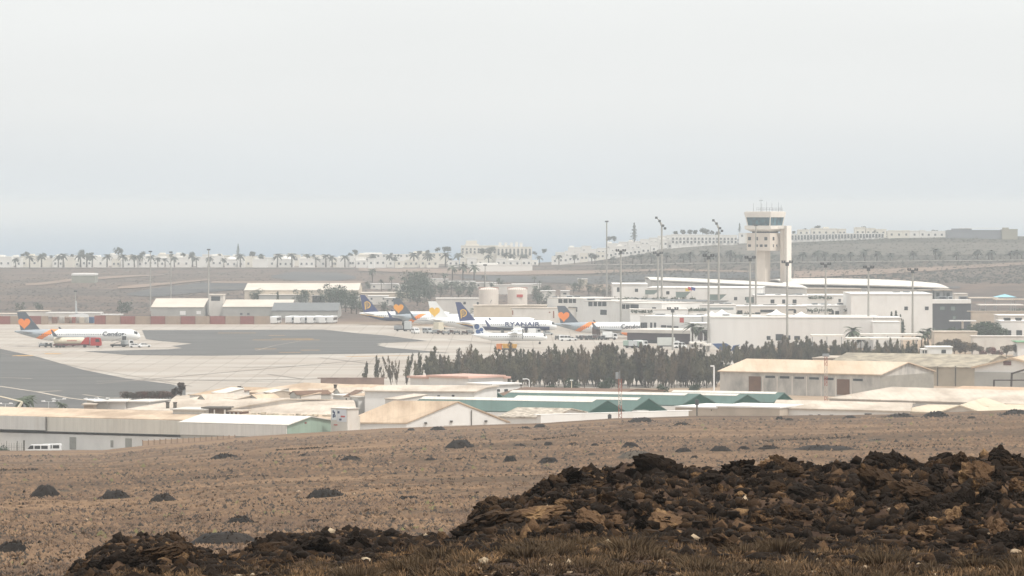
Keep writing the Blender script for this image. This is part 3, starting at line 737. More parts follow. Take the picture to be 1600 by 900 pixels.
def seams(name, w_=1.1, row=5.5, dark=.86, vary=.93, rust=.55):
    m = MATS[name]; nt = m.node_tree; N = nt.nodes; L = nt.links; b = N['Principled BSDF']; src = b.inputs['Base Color'].links[0].from_socket
    g = N.new('ShaderNodeNewGeometry'); k = N.new('ShaderNodeTexBrick'); k.inputs['Scale'].default_value = 1; k.inputs['Brick Width'].default_value = w_; k.inputs['Row Height'].default_value = row
    k.inputs['Mortar Size'].default_value = .05; k.inputs['Mortar Smooth'].default_value = .5; k.offset = 0
    k.inputs['Color1'].default_value = (1, 1, 1, 1); k.inputs['Color2'].default_value = (vary,)*3 + (1,); k.inputs['Mortar'].default_value = (dark,)*3 + (1,)
    L.new(g.outputs['Position'], k.inputs['Vector']); x = N.new('ShaderNodeMix'); x.data_type = 'RGBA'; x.blend_type = 'MULTIPLY'; x.inputs['Factor'].default_value = 1
    L.new(src, x.inputs['A']); L.new(k.outputs['Color'], x.inputs['B'])
    # rust and dirt runs
    mp = N.new('ShaderNodeMapping'); mp.inputs['Scale'].default_value = (.9, .12, .3); L.new(g.outputs['Position'], mp.inputs[0]); n = N.new('ShaderNodeTexNoise'); n.inputs['Scale'].default_value = .7; n.inputs['Detail'].default_value = 7; n.inputs['Roughness'].default_value = .7
    L.new(mp.outputs[0], n.inputs['Vector']); r = N.new('ShaderNodeMapRange'); r.inputs[1].default_value = .52; r.inputs[2].default_value = .75; r.inputs[4].default_value = rust; L.new(n.outputs['Fac'], r.inputs[0])
    y = N.new('ShaderNodeMix'); y.data_type = 'RGBA'; y.blend_type = 'MULTIPLY'; L.new(r.outputs[0], y.inputs['Factor']); L.new(x.outputs['Result'], y.inputs['A']); y.inputs['B'].default_value = (.72, .64, .56, 1)
    L.new(y.outputs['Result'], b.inputs['Base Color'])
for q_ in ('roof_tan', 'roof_pale', 'roof_white', 'sheet_green_pale', 'sheet_aqua'): seams(q_)
def U(a, b):
    dx, dy = b[0]-a[0], b[1]-a[1]; l = math.hypot(dx, dy); return (dx/l, dy/l), (-dy/l, dx/l), l
def onface(a, b, px):
    """the point of the line a-b seen at photo column px"""
    k = (px - 800)/F; dx, dy = b[0]-a[0], b[1]-a[1]
    t = (k*a[1] - a[0])/(dx - k*dy); return (a[0]+t*dx, a[1]+t*dy)
def opening(t, name, a, b, n, r, m, proud=.06, parent=None):
    p = onface(a, b, r[0]); q = onface(a, b, r[1]); Ym = (p[1]+q[1])/2
    mb = MB().obox(p, q, n, -proud, .05, zat(r[3], Ym), zat(r[2], Ym)); return obj(name, mb, m, parent or t, shift=t.location)
def bld(label, L, Rr, top, depth, wall, roof, kind='flat', rise=2, wins=(), doors=(), z0=0, name='building', cat='building', group=None,
        over=.4, dirv=None, winm=None, doorm=None, winn='window', doorn='door', thick=.25, rt=None):
    """a building given by its front wall: L and Rr are (px, Y), top is (px row at the left end)"""
    winm = winm or GLS; doorm = doorm or SHU
    a = (xat(L[0], L[1]), L[1]); b = (xat(Rr[0], Rr[1]), Rr[1]); u, n, l = U(a, b)
    z1 = zat(top, L[1])
    dv = n if dirv is None else dirv
    if rt is not None:
        Yr_ = (L[1]+Rr[1])/2 + dv[1]*depth*(.5 if kind == 'gx' else 1 if kind == 'shed' else 0); rise = max(.15, zat(rt, Yr_) - z1)
    dx, dy = dv[0]*depth, dv[1]*depth
    c = (b[0]+dx, b[1]+dy); d_ = (a[0]+dx, a[1]+dy)
    t = thing(name, label, cat, ((a[0]+b[0])/2, (a[1]+b[1])/2, z0), 0, group); s = t.location
    ov = lambda p, q, e: (p[0]+(p[0]-q[0])/math.hypot(p[0]-q[0], p[1]-q[1])*e, p[1]+(p[1]-q[1])/math.hypot(p[0]-q[0], p[1]-q[1])*e)
    P = [a, b, c, d_]
    if kind == 'flat':
        obj('wall', MB().prism(P, z0-.5, z1), wall, t, shift=s)
        cx = sum(p[0] for p in P)/4; cy = sum(p[1] for p in P)/4
        e = over/ max(min(l, depth)/2, 1)
        Q = [(p[0]+(p[0]-cx)*e, p[1]+(p[1]-cy)*e) for p in P]
        obj('roof', MB().prism(Q, z1+.01, z1+thick), roof, t, shift=s)
    elif kind == 'gy':      # ridge runs away from the camera, gable in front
        m1 = ((a[0]+b[0])/2, (a[1]+b[1])/2); m2 = ((c[0]+d_[0])/2, (c[1]+d_[1])/2)
        mb = MB(); v = [(*p, z0-.5) for p in P] + [(*p, z1) for p in P] + [(*m1, z1+rise), (*m2, z1+rise)]
        mb.add(v, [(0,1,5,8,4), (1,2,6,5), (2,3,7,9,6), (3,0,4,7), (3,2,1,0), (4,8,9,7), (5,6,9,8)]); obj('wall', mb, wall, t, shift=s)
        mb = MB(); f1 = [ov(p, q, over) for p, q in ((a, d_), (b, c), (c, b), (d_, a))]; g1 = ov(m1, m2, over); g2 = ov(m2, m1, over)
        sl = rise/(l/2); ex = over
        A = (f1[0][0]-u[0]*ex, f1[0][1]-u[1]*ex); B = (f1[1][0]+u[0]*ex, f1[1][1]+u[1]*ex); C = (f1[2][0]+u[0]*ex, f1[2][1]+u[1]*ex); D = (f1[3][0]-u[0]*ex, f1[3][1]-u[1]*ex)
        ze = z1 - sl*ex + .03; zr = z1 + rise + .03; T = thick
        for (p, q, r_, w_) in ((A, g1, g2, D), (g1, B, C, g2)):
            zp, zq = (ze, zr) if p is A else (zr, ze)
            mb.add([(*p, zp), (*q, zq), (*r_, zq), (*w_, zp), (*p, zp+T), (*q, zq+T), (*r_, zq+T), (*w_, zp+T)],
                   [(0,3,2,1),(4,5,6,7),(0,1,5,4),(1,2,6,5),(2,3,7,6),(3,0,4,7)])
        obj('roof', mb, roof, t, shift=s)
    elif kind in ('gx', 'shed'):     # ridge parallel to the front wall
        k = .5 if kind == 'gx' else 1.0
        m1 = (a[0]+dx*k, a[1]+dy*k); m2 = (b[0]+dx*k, b[1]+dy*k)
        mb = MB(); v = [(*p, z0-.5) for p in P] + [(*p, z1) for p in P] + [(*m1, z1+rise), (*m2, z1+rise)]
        if kind == 'gx': fc = [(0,1,5,4), (1,2,6,9,5), (2,3,7,6), (3,0,4,8,7), (3,2,1,0), (4,5,9,8), (6,7,8,9)]
        else:
            v[6] = (*c, z1+rise-.01); v[7] = (*d_, z1+rise-.01); v[8] = (*m1, z1+rise); v[9] = (*m2, z1+rise)
            fc = [(0,1,5,4), (1,2,6,5), (2,3,7,6), (3,0,4,7), (3,2,1,0), (4,5,6,7)]
        mb.add(v, fc); obj('wall', mb, wall, t, shift=s)
        mb = MB(); T = thick; sl = rise/(depth*k); e = over
        def off(p, su, sn): return (p[0]+u[0]*su*e+dv[0]*sn*e, p[1]+u[1]*su*e+dv[1]*sn*e)
        A, B = off(a, -1, -1), off(b, 1, -1); M1, M2 = off(m1, -1, 0), off(m2, 1, 0); C, D = off(c, 1, 1), off(d_, -1, 1)
        ze = z1 - sl*e + .03; zr = z1+rise+.03
        sl_ = [(A, B, M2, M1, ze, zr)] + ([(M1, M2, C, D, zr, ze)] if kind == 'gx' else [])
        for (p, q, r_, w_, za, zb) in sl_:
            mb.add([(*p, za), (*q, za), (*r_, zb), (*w_, zb), (*p, za+T), (*q, za+T), (*r_, zb+T), (*w_, zb+T)],
                   [(0,3,2,1),(4,5,6,7),(0,1,5,4),(1,2,6,5),(2,3,7,6),(3,0,4,7)])
        obj('roof', mb, roof, t, shift=s)
    for r in wins: opening(t, winn, a, b, n, r, winm)
    for r in doors: opening(t, doorn, a, b, n, r, doorm)
    t['_a'] = a; t['_b'] = b
    return t
def extra(t, name, mb, m, smooth=False): return obj(name, mb, m, t, smooth, shift=t.location)
def side(t, depth=None):
    a, b = tuple(t['_a']), tuple(t['_b']); u, n, l = U(a, b); return a, b, u, n, l

# ---- 1. the long grey warehouse at lower left
wl = bld('long low warehouse at lower left, grey cladding band over a pale wall, tan flat roof', (-140, 876), (452, 838), 672, 16, mat('wall_pale_grey', '#dedbd5', .88, .07, .3, stretch=(1, 1, .6)), RT, name='warehouse', cat='warehouse',
         wins=(), over=-.5, thick=.02)
a, b, u, n, l = side(wl)
pc = onface(a, b, 75)
mb = MB().obox(onface(a, b, -130), pc, n, -.9, 30, 4.55, 7.25); extra(wl, 'cladding_band', mb, SHT)
mb = MB().obox(onface(a, b, 75.4), b, n, -.45, 30, 4.35, 7.15); extra(wl, 'cladding_band', mb, SHB)
mb = MB().obox(onface(a, b, -130), pc, n, -.6, 31, 7.26, 7.32); mb.obox(onface(a, b, 75.4), b, n, -.3, 31, 7.16, 7.3); extra(wl, 'roof', mb, RT)
mb = MB().obox(onface(a, b, -130), pc, n, -.95, -.3, 4.45, 4.54); mb.obox(onface(a, b, 75.4), b, n, -.5, -.2, 4.25, 4.34); mb.obox(pc, onface(a, b, 75.5), n, -1, -.5, 4.3, 7.3)
extra(wl, 'gutter', mb, GUT)
for r in ((109, 119, 683, 702), (173, 177, 688, 699), (196, 206, 685, 703)):
    opening(wl, 'louvred_door', a, b, n, r, mat('louvre_grey', '#98968e', .8, .1, 1), .08)
# pale cladding end piece with white roof and aqua gable
hb_ = bld('white-roofed hall with a pale aqua gable, right end of the long warehouse', (449, 834), (519, 851), 664.5, 24, GRX, RW, 'gy', 1.2, name='hall', cat='warehouse', z0=0,
         dirv=(-.9, .435), over=.35, thick=.15)
extra(hb_, 'side_cladding', MB().obox((xat(449,834)-.9*24, 834+.435*24), (xat(449,834)-.05, 834-.02), (-.435, -.9), .0, .35, 4.6, 6.9), SHT)
extra(hb_, 'side_wall', MB().obox((xat(449,834)-.9*24, 834+.435*24), (xat(449,834)-.05, 834-.02), (-.435, -.9), .0, .12, -.5, 4.55), WG)
a, b, u, n, l = side(hb_)
mb = MB().obox(a, b, n, -.15, 0, 0, 3.6); extra(hb_, 'base_wall', mb, WW2)
mb = MB().obox(a, b, n, -.2, .0, 3.6, 3.75); extra(hb_, 'gutter', mb, GUT)
opening(hb_, 'vent', a, b, n, (476, 479, 659.5, 662), mat('vent_red', '#7b4034', .7, .1, 1))
# ---- sign pylon
sp_ = bld('white sign tower with blue figures and a red mark, beside the aqua gable', (517, 846), (543, 843), 638, 3.2, WW2, WW2, name='sign_tower', cat='sign tower', over=.15, thick=.12)
a, b, u, n, l = side(sp_)
SB = mat('sign_blue', '#2e3a5c', .6, .05, 1); SR = mat('sign_red', '#b8483e', .6, .05, 1)
opening(sp_, 'sign_panel', a, b, n, (518.5, 526.2, 639.5, 656), mat('sign_panel_white', '#dfe1e4', .6, .03, 1), .08)
opening(sp_, 'sign_panel', a, b, n, (527.2, 541.5, 640, 659), mat('sign_panel_grey', '#cfcfd4', .6, .03, 1), .08)
for r in ((520.2, 522, 641, 645), (522, 524, 643, 648), (520.4, 522.4, 647, 652.5), (523, 524.8, 648, 652), (528, 531, 642.5, 646), (530.5, 534, 654, 657)): opening(sp_, 'blue_figure', a, b, n, r, SB, .12)
for r in ((533, 539.5, 649.5, 652), (522, 527.5, 663, 664.6)): opening(sp_, 'red_mark', a, b, n, r, SR, .12)
# ---- 2. pale flat halls behind
bld('broad pale-roofed hall behind the long warehouse, left one', (196, 905), (330, 895), 641.5, 60, WW2, RTP, 'gx', rt=623, name='hall', cat='warehouse')
bld('small light grey box house with white side at the left end of the pale roofs', (148, 935), (168, 936), 627.5, 7, WG, WW, name='shed', cat='shed')
bld('white block house beside the light grey box, under the red hedge', (168.5, 938), (196, 938), 628, 9, WW, WW2, name='block_house', cat='shed')
bld('white block with sloping pipes next to the white block house', (196.5, 940), (232, 938), 628, 10, WW, WW2, name='block_house', cat='shed')
bld('low grey cabin with flat roof, leftmost of the small blocks behind the long warehouse', (131, 930), (147.5, 930), 633, 5, WB, WB, name='shed', cat='shed')
bld('very wide hall with pale weathered roof in the middle of the left estate', (262, 900), (556, 884), 646, 80, WW2, RTP, 'gx', rt=628, name='hall', cat='warehouse', dirv=(-.05, .9987))
bld('grey cabin on the pale roofs beside the steel machinery', (270, 872), (318, 870), 640.5, 8, SHT, SHT, name='cabin', cat='shed')
mc = bld('rusty open machine shelter with white posts on the pale roofs', (318, 872), (352, 871), 638, 4.5, mat('rust_brown', '#75604e', .9, .3, .8), GUT, name='machine_shelter', cat='shed',
    wins=((323, 326, 640, 648), (334, 336, 640, 650), (350, 352.5, 640, 651)), winm=WW, winn='post')
bld('low brick-brown cabin with three white windows right of the machine shelter', (355, 872), (377, 871), 643, 4, mat('brick_brown', '#8a6a5c', .9, .1, 1), RTP, name='cabin', cat='shed',
    wins=((358, 361, 644, 647), (364, 367, 644, 647), (371, 374, 644, 647)), winm=WW)
# heaps of slabs on the roof edge
rr = random.Random(5); mb = MB()
for k in range(60):
    px = rr.uniform(385, 515); Y = 862 + rr.uniform(-1, 1); x = xat(px, Y); z = zat(649 + (px-385)/130*3, Y) + rr.uniform(-.2, .5)
    mb.box(x-.5, x+.5, Y-.6, Y+.6, z-.15, z+rr.uniform(0, .25))
o_ = obj('roof_rubble', mb, mat('slab_brown', '#8d8272', .9, .3, 1, c2='c9bda8')); tag(o_, kind='stuff')
# ---- 3. rows further back
bld('long tan-roofed shed at the left, farthest row of the estate', (290, 1030), (378, 1020), 620, 36, WB, mat('roof_tan_dull', '#b89d80', .85, .12, .2), 'gx', rt=607, name='shed', cat='warehouse')
bld('long tan-roofed hall with a grey gable end, middle of the farthest row', (385, 1010), (565, 985), 614, 40, WB, RT, 'gx', rt=603, name='hall', cat='warehouse')
bld('grey-walled hall under the tan roof, left of the open shelter', (395, 985), (462, 975), 618, 18, WG, RT, 'gx', rt=611, name='hall', cat='warehouse', doors=((402, 412, 622, 627),))
sh = bld('open steel shelter with dark interior between the tan roofs', (464, 968), (500, 966), 617, 16, mat('shelter_dark', '#5a4c42', .9, .2, .5), RT, 'shed', rt=609, name='open_shelter', cat='shed',
    wins=((464, 465.2, 617, 629), (481, 482.2, 617, 629), (498, 499.2, 617, 629)), winm=WW, winn='post')
bld('small white-fronted shed with rounded end left of the rusty roof', (520, 955), (560, 945), 618, 22, WW, RW, 'shed', rt=612, name='shed', cat='shed', wins=((545, 547, 616, 628),))
bld('tan-roofed hall with rust stains below its eave', (500, 1000), (642, 985), 613, 30, RT, RT, 'gx', rt=604, name='hall', cat='warehouse')
bld('long white-walled hall with two dark doors behind the big tan gable', (570, 940), (741, 936), 612, 30, WW, RTP, 'gx', rt=606, name='hall', cat='warehouse',
    doors=((683.5, 687.5, 617.5, 625.5), (706, 710, 617, 625)), doorm=GLS)
for k, (px, py, h) in enumerate(((374, 606, 1.6), (377, 606, 1.3), (524, 604, 1.8), (262, 633, 2.0), (273.5, 632, 1.7), (264.5, 641, 1.0), (368, 613, .6))):
    Y = 985 if px > 280 else 905; x = xat(px, Y); z = zat(py+5, Y)
    h *= .6; t = thing('roof_vent', 'v', 'roof vent', (x, Y, z), 0, 'dark vents on the estate roofs')
    obj('vent_pipe', MB().box(-.35, .35, -.35, .35, -.6, h), GUT, t); obj('vent_cap', MB().box(-.45, .45, -.45, .45, h, h+.15), STL, t)
rank([o for o in col.objects if o.name.startswith('roof_vent')], 'dark roof vent, {o} from the left on the tan and pale estate roofs')
bld('long low brown wall beyond the tan roofs, left of the feathery trees', (501, 1158), (600, 1158), 591.5, 1.0, mat('wall_brown', '#8b7468', .9, .15, .3), mat('wall_brown', ''), name='boundary_wall', cat='wall', over=.1)
rr = random.Random(17); ss_ = []
for k in range(20):
    px = 296 + k*17 + rr.uniform(-5, 5); Y = rr.choice([925, 948, 966]); w_ = rr.uniform(9, 20); py = {925: 622, 948: 617, 966: 613}[Y] + rr.uniform(-1, 3)
    ss_.append(bld('x', (px, Y), (px+w_, Y-rr.uniform(0, 4)), py, rr.uniform(5, 10), [WW, WG, WW2, WB][k % 4], [RT, RTP, RW, RTP, RB][k % 5], ['flat', 'gx', 'shed', 'gy'][(k*7) % 4], rise=rr.uniform(.5, 1.1), name='small_shed', cat='shed', group='small sheds between the big halls',
              wins=((px+2, px+4, py+2.5, py+5.5),) if k % 3 else (), over=.2, thick=.12))
rank(ss_, 'small low shed, {o} from the left squeezed between the pale halls')
# ---- 4. big tan roof with white gable
tg = bld('warehouse with bright tan roof and white gable front in the middle of the estate', (635, 868), (790, 872), 661, 12.5, WW, RT, 'gy', 4.1, name='gabled_warehouse', cat='warehouse', dirv=(-.985, .17), over=.5)
a, b, u, n, l = side(tg)
for r in ((663, 667, 659.5, 662.5), (703, 707, 657, 660), (757, 761, 656.5, 659.5)): opening(tg, 'floodlight', a, b, n, r, GUT, .3)
opening(tg, 'downpipe', a, b, n, (736, 737.2, 641, 672), GUT, .2)
opening(tg, 'shop_sign', a, b, n, (694, 729, 664, 668), WW2, .15)
bld('white lean-to shed hall attached right of the tan gable, broken tiles on top', (782, 884), (862, 880), 652, 22, WW, mat('broken_tiles', '#c9bfb0', .9, .3, .9, c2='7d7060'), 'gx', rt=639, name='hall', cat='warehouse')
# ---- 5. pink block
pb = bld('pinkish white two-storey block in front of the feathery trees', (641, 1035), (731, 1022), 590.5, 14, WW, RP, name='office_block', cat='building', thick=.5, over=.5,
         wins=((694, 696.5, 598, 600), (699, 701, 598, 600), (705, 708.5, 598.5, 602)))
bld('pink-roofed right part of the block, slightly proud of the grey part', (731.5, 1021), (786, 1030), 591.5, 13, WW, RP, name='office_block', cat='building', thick=.5, over=.5,
    wins=((741, 745.5, 600, 601.6), (754.5, 758, 600, 601.6), (765.5, 767.5, 599, 608)))
bld('low white annexe with three dark windows right of the pink-roofed block', (769, 1012), (812, 1018), 602, 9, WW, WW, name='annexe', cat='building', thick=.35, over=.4,
    wins=((776, 781, 608, 612), (788, 793.5, 608, 612), (802.5, 808, 608, 612)))
# ---- 6. green-roofed halls
def ghall(label, pl, pr, pye, pyp, Lm, group, zeave=6.0, light=(.0, 1.0), end_px=None):
    YL = (H - zeave)*F/(pye - HY); a = (xat(pl, YL), YL); YR = YL*1.004; b = (xat(pr, YR), YR)
    u, n, l = U(a, b); dv = (-.93, .37)
    rise = zat(pyp, (YL+YR)/2) - zeave
    t = thing('green_hall', label, 'market hall', ((a[0]+b[0])/2, (a[1]+b[1])/2, 0), 0, group); s = t.location
    c = (b[0]+dv[0]*Lm, b[1]+dv[1]*Lm); d_ = (a[0]+dv[0]*Lm, a[1]+dv[1]*Lm); P = [a, b, c, d_]
    m1 = ((a[0]+b[0])/2, (a[1]+b[1])/2); m2 = (m1[0]+dv[0]*Lm, m1[1]+dv[1]*Lm)
    obj('wall', MB().prism(P, -.5, zeave-.05), WW, t, shift=s)
    g = MB(); g.add([(*a, zeave-.04), (*b, zeave-.04), (*m1, zeave+rise-.1), (*d_, zeave-.04), (*c, zeave-.04), (*m2, zeave+rise-.1)], [(0, 1, 2), (4, 3, 5), (0, 3, 4, 1)])
    obj('gable', g, GRN, t, shift=s)
    rf = MB(); e = .06
    o = (-dv[0]*e, -dv[1]*e); q = lambda p, z, k=1: (p[0]+o[0]*k, p[1]+o[1]*k, z)
    for (A, B_, C_, D_) in ((a, m1, m2, d_), (m1, b, c, m2)):
        za = zeave if A is a else zeave+rise; zb = zeave+rise if A is a else zeave
        rf.add([q(A, za), q(B_, zb), q(C_, zb, -1), q(D_, za, -1), q(A, za+.2), q(B_, zb+.2), q(C_, zb+.2, -1), q(D_, za+.2, -1)],
               [(0,3,2,1),(4,5,6,7),(0,1,5,4),(1,2,6,5),(2,3,7,6),(3,0,4,7)])
    r_ = obj('roof', rf, GRL, t, shift=s)
    sk_ = MB(); f0, f1 = .06, 1.0; h = .42
    for sgn in (-1, 1):
        def w(fr, hz, off): return (m1[0]+dv[0]*Lm*fr+sgn*u[0]*l*off, m1[1]+dv[1]*Lm*fr+sgn*u[1]*l*off, zeave+rise*(1-2*abs(off))+hz)
        sk_.add([w(f0, .3, 0), w(f1, .3, 0), w(f1, .3, .1), w(f0, .3, .1), w(f0, .24, 0), w(f1, .24, 0), w(f1, .24, .1), w(f0, .24, .1)],
                [(0,1,2,3),(7,6,5,4),(0,4,5,1),(1,5,6,2),(2,6,7,3),(3,7,4,0)])
    obj('skylight', sk_, RW, t, shift=s); return t
G_ = 'green-roofed market halls in a row'
ghall('green gabled hall farthest back left, tiny gable over the brown roof', 1208, 1242, 630, 614.5, 26, G_)
ghall('green gabled hall, second smallest gable before the whitewashed warehouse', 1143, 1192, 632.5, 617.5, 30, G_)
ghall('green gabled hall with a long pale roof, middle gable of the row', 1063, 1124, 634.5, 616.5, 44, G_)
ghall('green gabled hall, wide gable just left of the grey box shed', 985, 1042, 643.5, 623.5, 30, G_)
ghall('green gabled hall nearest the white perimeter wall, left gable of the row', 917, 981, 646.5, 626.5, 42, G_)
bld('brown-roofed hall behind the green gabled halls', (772, 985), (945, 975), 619, 40, WB, RB, 'gx', rt=608, name='hall', cat='warehouse')
for px, lb in ((775, 'leftmost'), (822, 'middle'), (867, 'rightmost')):
    Y = 968; x = xat(px, Y); t = thing('dormer', 'small dark green dormer on the brown roof, %s of three' % lb, 'dormer', (x, Y, zat(621.5, Y)), 0, 'dormers on the brown roof')
    h = 1.3 if px == 775 else .85; w_ = 1.9 if px == 775 else 1.2
    obj('gable', MB().add([(-w_, 0, 0), (w_, 0, 0), (0, 0, h), (-w_, 5, 0), (w_, 5, 0), (0, 5, h)], [(0,1,2),(4,3,5),(0,2,5,3),(1,4,5,2),(0,3,4,1)]), GRN, t)
pw = bld('white perimeter wall below the green roofs, running along the brown slope', (845, 845), (1076, 862), 648.5, 1.5, WW, WW, name='perimeter_wall', cat='wall', over=.05, thick=.1)
bld('small grey box shed against the white perimeter wall', (996, 858), (1013, 859), 643.5, 2.2, WG, WG, name='shed', cat='shed', over=.1)
bld('beige block wall with peeling paint right of the white perimeter wall', (1055, 885), (1120, 880), 636.5, 14, WB, WW, name='block_building', cat='building', over=.2, thick=.3)
bld('beige block building with white roof edge under the small green gables', (1120.5, 880), (1218, 874), 636, 14, WB, WW, name='block_building', cat='building', over=.2, thick=.3, wins=((1111, 1112, 640, 642),))
bld('low grey wall in front of the beige block building', (1106, 850), (1172, 850), 650.5, .5, mat('wall_greybrown', '#8d857a', .9, .12, .5), WB, name='low_wall', cat='wall', over=.05, thick=.08)
# ---- 7. whitewashed warehouse with brown doors
ww = bld('whitewashed warehouse with two brown doors, six slit windows and a tan roof', (1125, 1132), (1375, 1108), 580.5, 29, STAIN, mat('roof_cream', '#cbb8a2', .85, .08, .1, stretch=(1, .3, 1), c2='b9a185'), 'gx', rt=564.5, name='warehouse', cat='warehouse',
         wins=[(x, x+15, 587+(x-1196)*.035, 590.6+(x-1196)*.035) for x in (1196, 1218.5, 1241.5, 1264.5, 1287.5, 1333)],
         doors=((1170, 1189, 588, 614), (1308, 1327.5, 592.5, 617)), dirv=(.56, .828), over=.5, winn='slit_window', doorn='roller_door')
a, b, u, n, l = side(ww)
for px in (1192, 1214.5, 1238, 1260.5, 1283.5, 1306, 1330): opening(ww, 'pilaster', a, b, n, (px-1, px+1, 588, 620), WW2, .12)
c_ = (b[0]+.56*29, b[1]+.828*29); ns = (c_[1]-b[1], -(c_[0]-b[0])); k_ = math.hypot(*ns); ns = (-ns[0]/k_, -ns[1]/k_)
extra(ww, 'gable_render', MB().obox(b, c_, ns, -.05, .02, 0, zat(580.5, 1132)-.3), CONC)
# ---- 8. right cluster
bld('low pale parapet building behind the tan roof of the whitewashed warehouse', (1270, 1210), (1350, 1205), 560, 18, WB, RTP, name='building', over=.2)
c1 = bld('industrial hall with beige panel walls and ribbed tile roof at the right edge', (1290, 1192), (1530, 1175), 571.5, 40, mat('panel_beige', '#aba08e', .85, .08, .3), mat('roof_tiles_grey', '#a79c88', .9, .2, .35, c2='7f7667', lo=.4, hi=.6), 'gx', rt=554, name='industrial_hall', cat='warehouse')
a, b, u, n, l = side(c1)
for px in (1405, 1436, 1465, 1493): opening(c1, 'pilaster', a, b, n, (px-.7, px+.7, 572, 609), GUT, .12)
c2 = bld('gabled hall with white upper front and round ridge at the far right edge', (1523, 1128), (1640, 1122), 575, 36, WW, mat('roof_cream', ''), 'gy', 2.4, name='industrial_hall', cat='warehouse', over=.8, thick=.5)
a, b, u, n, l = side(c2)
extra(c2, 'lower_wall', MB().obox(a, b, n, -.3, 0, -.2, zat(581, 1128)), WG); opening(c2, 'sign_board', a, b, n, (1568, 1580, 564.5, 570.5), mat('sign_maroon', '#6b4540', .7, .1, 1), .2)
fr = thing('steel_frame', 'dark steel portal frame standing at the right edge before the gabled hall', 'steel frame', (xat(1580, 1105), 1105, 0)); s = fr.location
def beam(name, p1, p2, r, m=STL, par=None):
    mb = MB().tube((xat(p1[0], 1105)-s[0], 0, zat(p1[1], 1105)), (xat(p2[0], 1105)-s[0], 0, zat(p2[1], 1105)), r, r, 4); return obj(name, mb, m, fr)
beam('post', (1553, 610), (1553, 594), .3); beam('post', (1580, 604), (1581, 583), .35); beam('crossbeam', (1552, 594), (1615, 594), .2); beam('rafter', (1580, 584), (1620, 572), .3)
bld('small white roof house with dark windows on top of the ribbed roof', (1449, 1225), (1488, 1225), 543, 9, WW, WW, name='roof_house', cat='building', over=.2, wins=((1471, 1478, 546.5, 552),))
bld('tiny open kiosk with dark openings left of the white roof house', (1440, 1224), (1448.5, 1224), 546.5, 5, WW, WW, name='kiosk', cat='building', over=.2, wins=((1441.5, 1444, 547.5, 552), (1445.5, 1448, 547.5, 552)))
bld('hall with smooth pale roof in front of the panel-walled hall', (1296, 925), (1640, 895), 624, 56, WW2, RTP, 'gx', rt=611, name='hall', cat='warehouse')
bld('hall with sandy orange roof at the right edge', (1466, 985), (1660, 970), 617, 30, WB, mat('roof_sand', '#c4a78b', .85, .1, .15), 'gx', rt=607, name='hall', cat='warehouse')
bld('low white hall with vents along its cream roof, nearest at right', (1208, 880), (1420, 866), 639, 36, WW, RTP, 'gx', rt=629, name='hall', cat='warehouse', wins=((1264, 1270, 648, 652), (1278, 1282, 647.5, 651), (1297, 1302, 648, 651.5), (1351, 1362, 646, 652)), dirv=(.12, .993))
bld('white hall with two shallow ridges left of the pale gable front', (1402, 872), (1480, 866), 644, 30, WW, mat('roof_cream_light', '#cfc0a8', .85, .08, .15), 'gx', rt=635, name='hall', cat='warehouse')
bld('pale gable-fronted hall low at the right, its eave just above the slope', (1466, 866), (1535, 866), 646, 34, WW2, mat('roof_cream_light', ''), 'gy', 1.5, name='hall', cat='warehouse', over=.6, dirv=(.25, .968))
bld('wide cream-roofed hall at the lower right edge, behind the dark mound', (1510, 872), (1660, 868), 645, 30, WB, mat('roof_cream_light', ''), 'gx', rt=634, name='hall', cat='warehouse')
rv = []
for k in range(13):
    f = k/12; px = 1262 + f*235 + (k % 2)*10; Y = 915 + 12*(k % 2); x = xat(px, Y)
    t = thing('roof_vent', 'v', 'roof vent', (x, Y, zat(636-4*(k % 2)+f*2, Y)-.5), 0, 'vents along the cream roofs')
    obj('vent_pipe', MB().box(-.25, .25, -.25, .25, -.8, .75), GUT, t); obj('vent_cap', MB().box(-.38, .38, -.38, .38, .75, .9), STL, t); rv.append(t)
rank(rv, 'small dark roof vent, {o} from the left on the cream roofs at right')

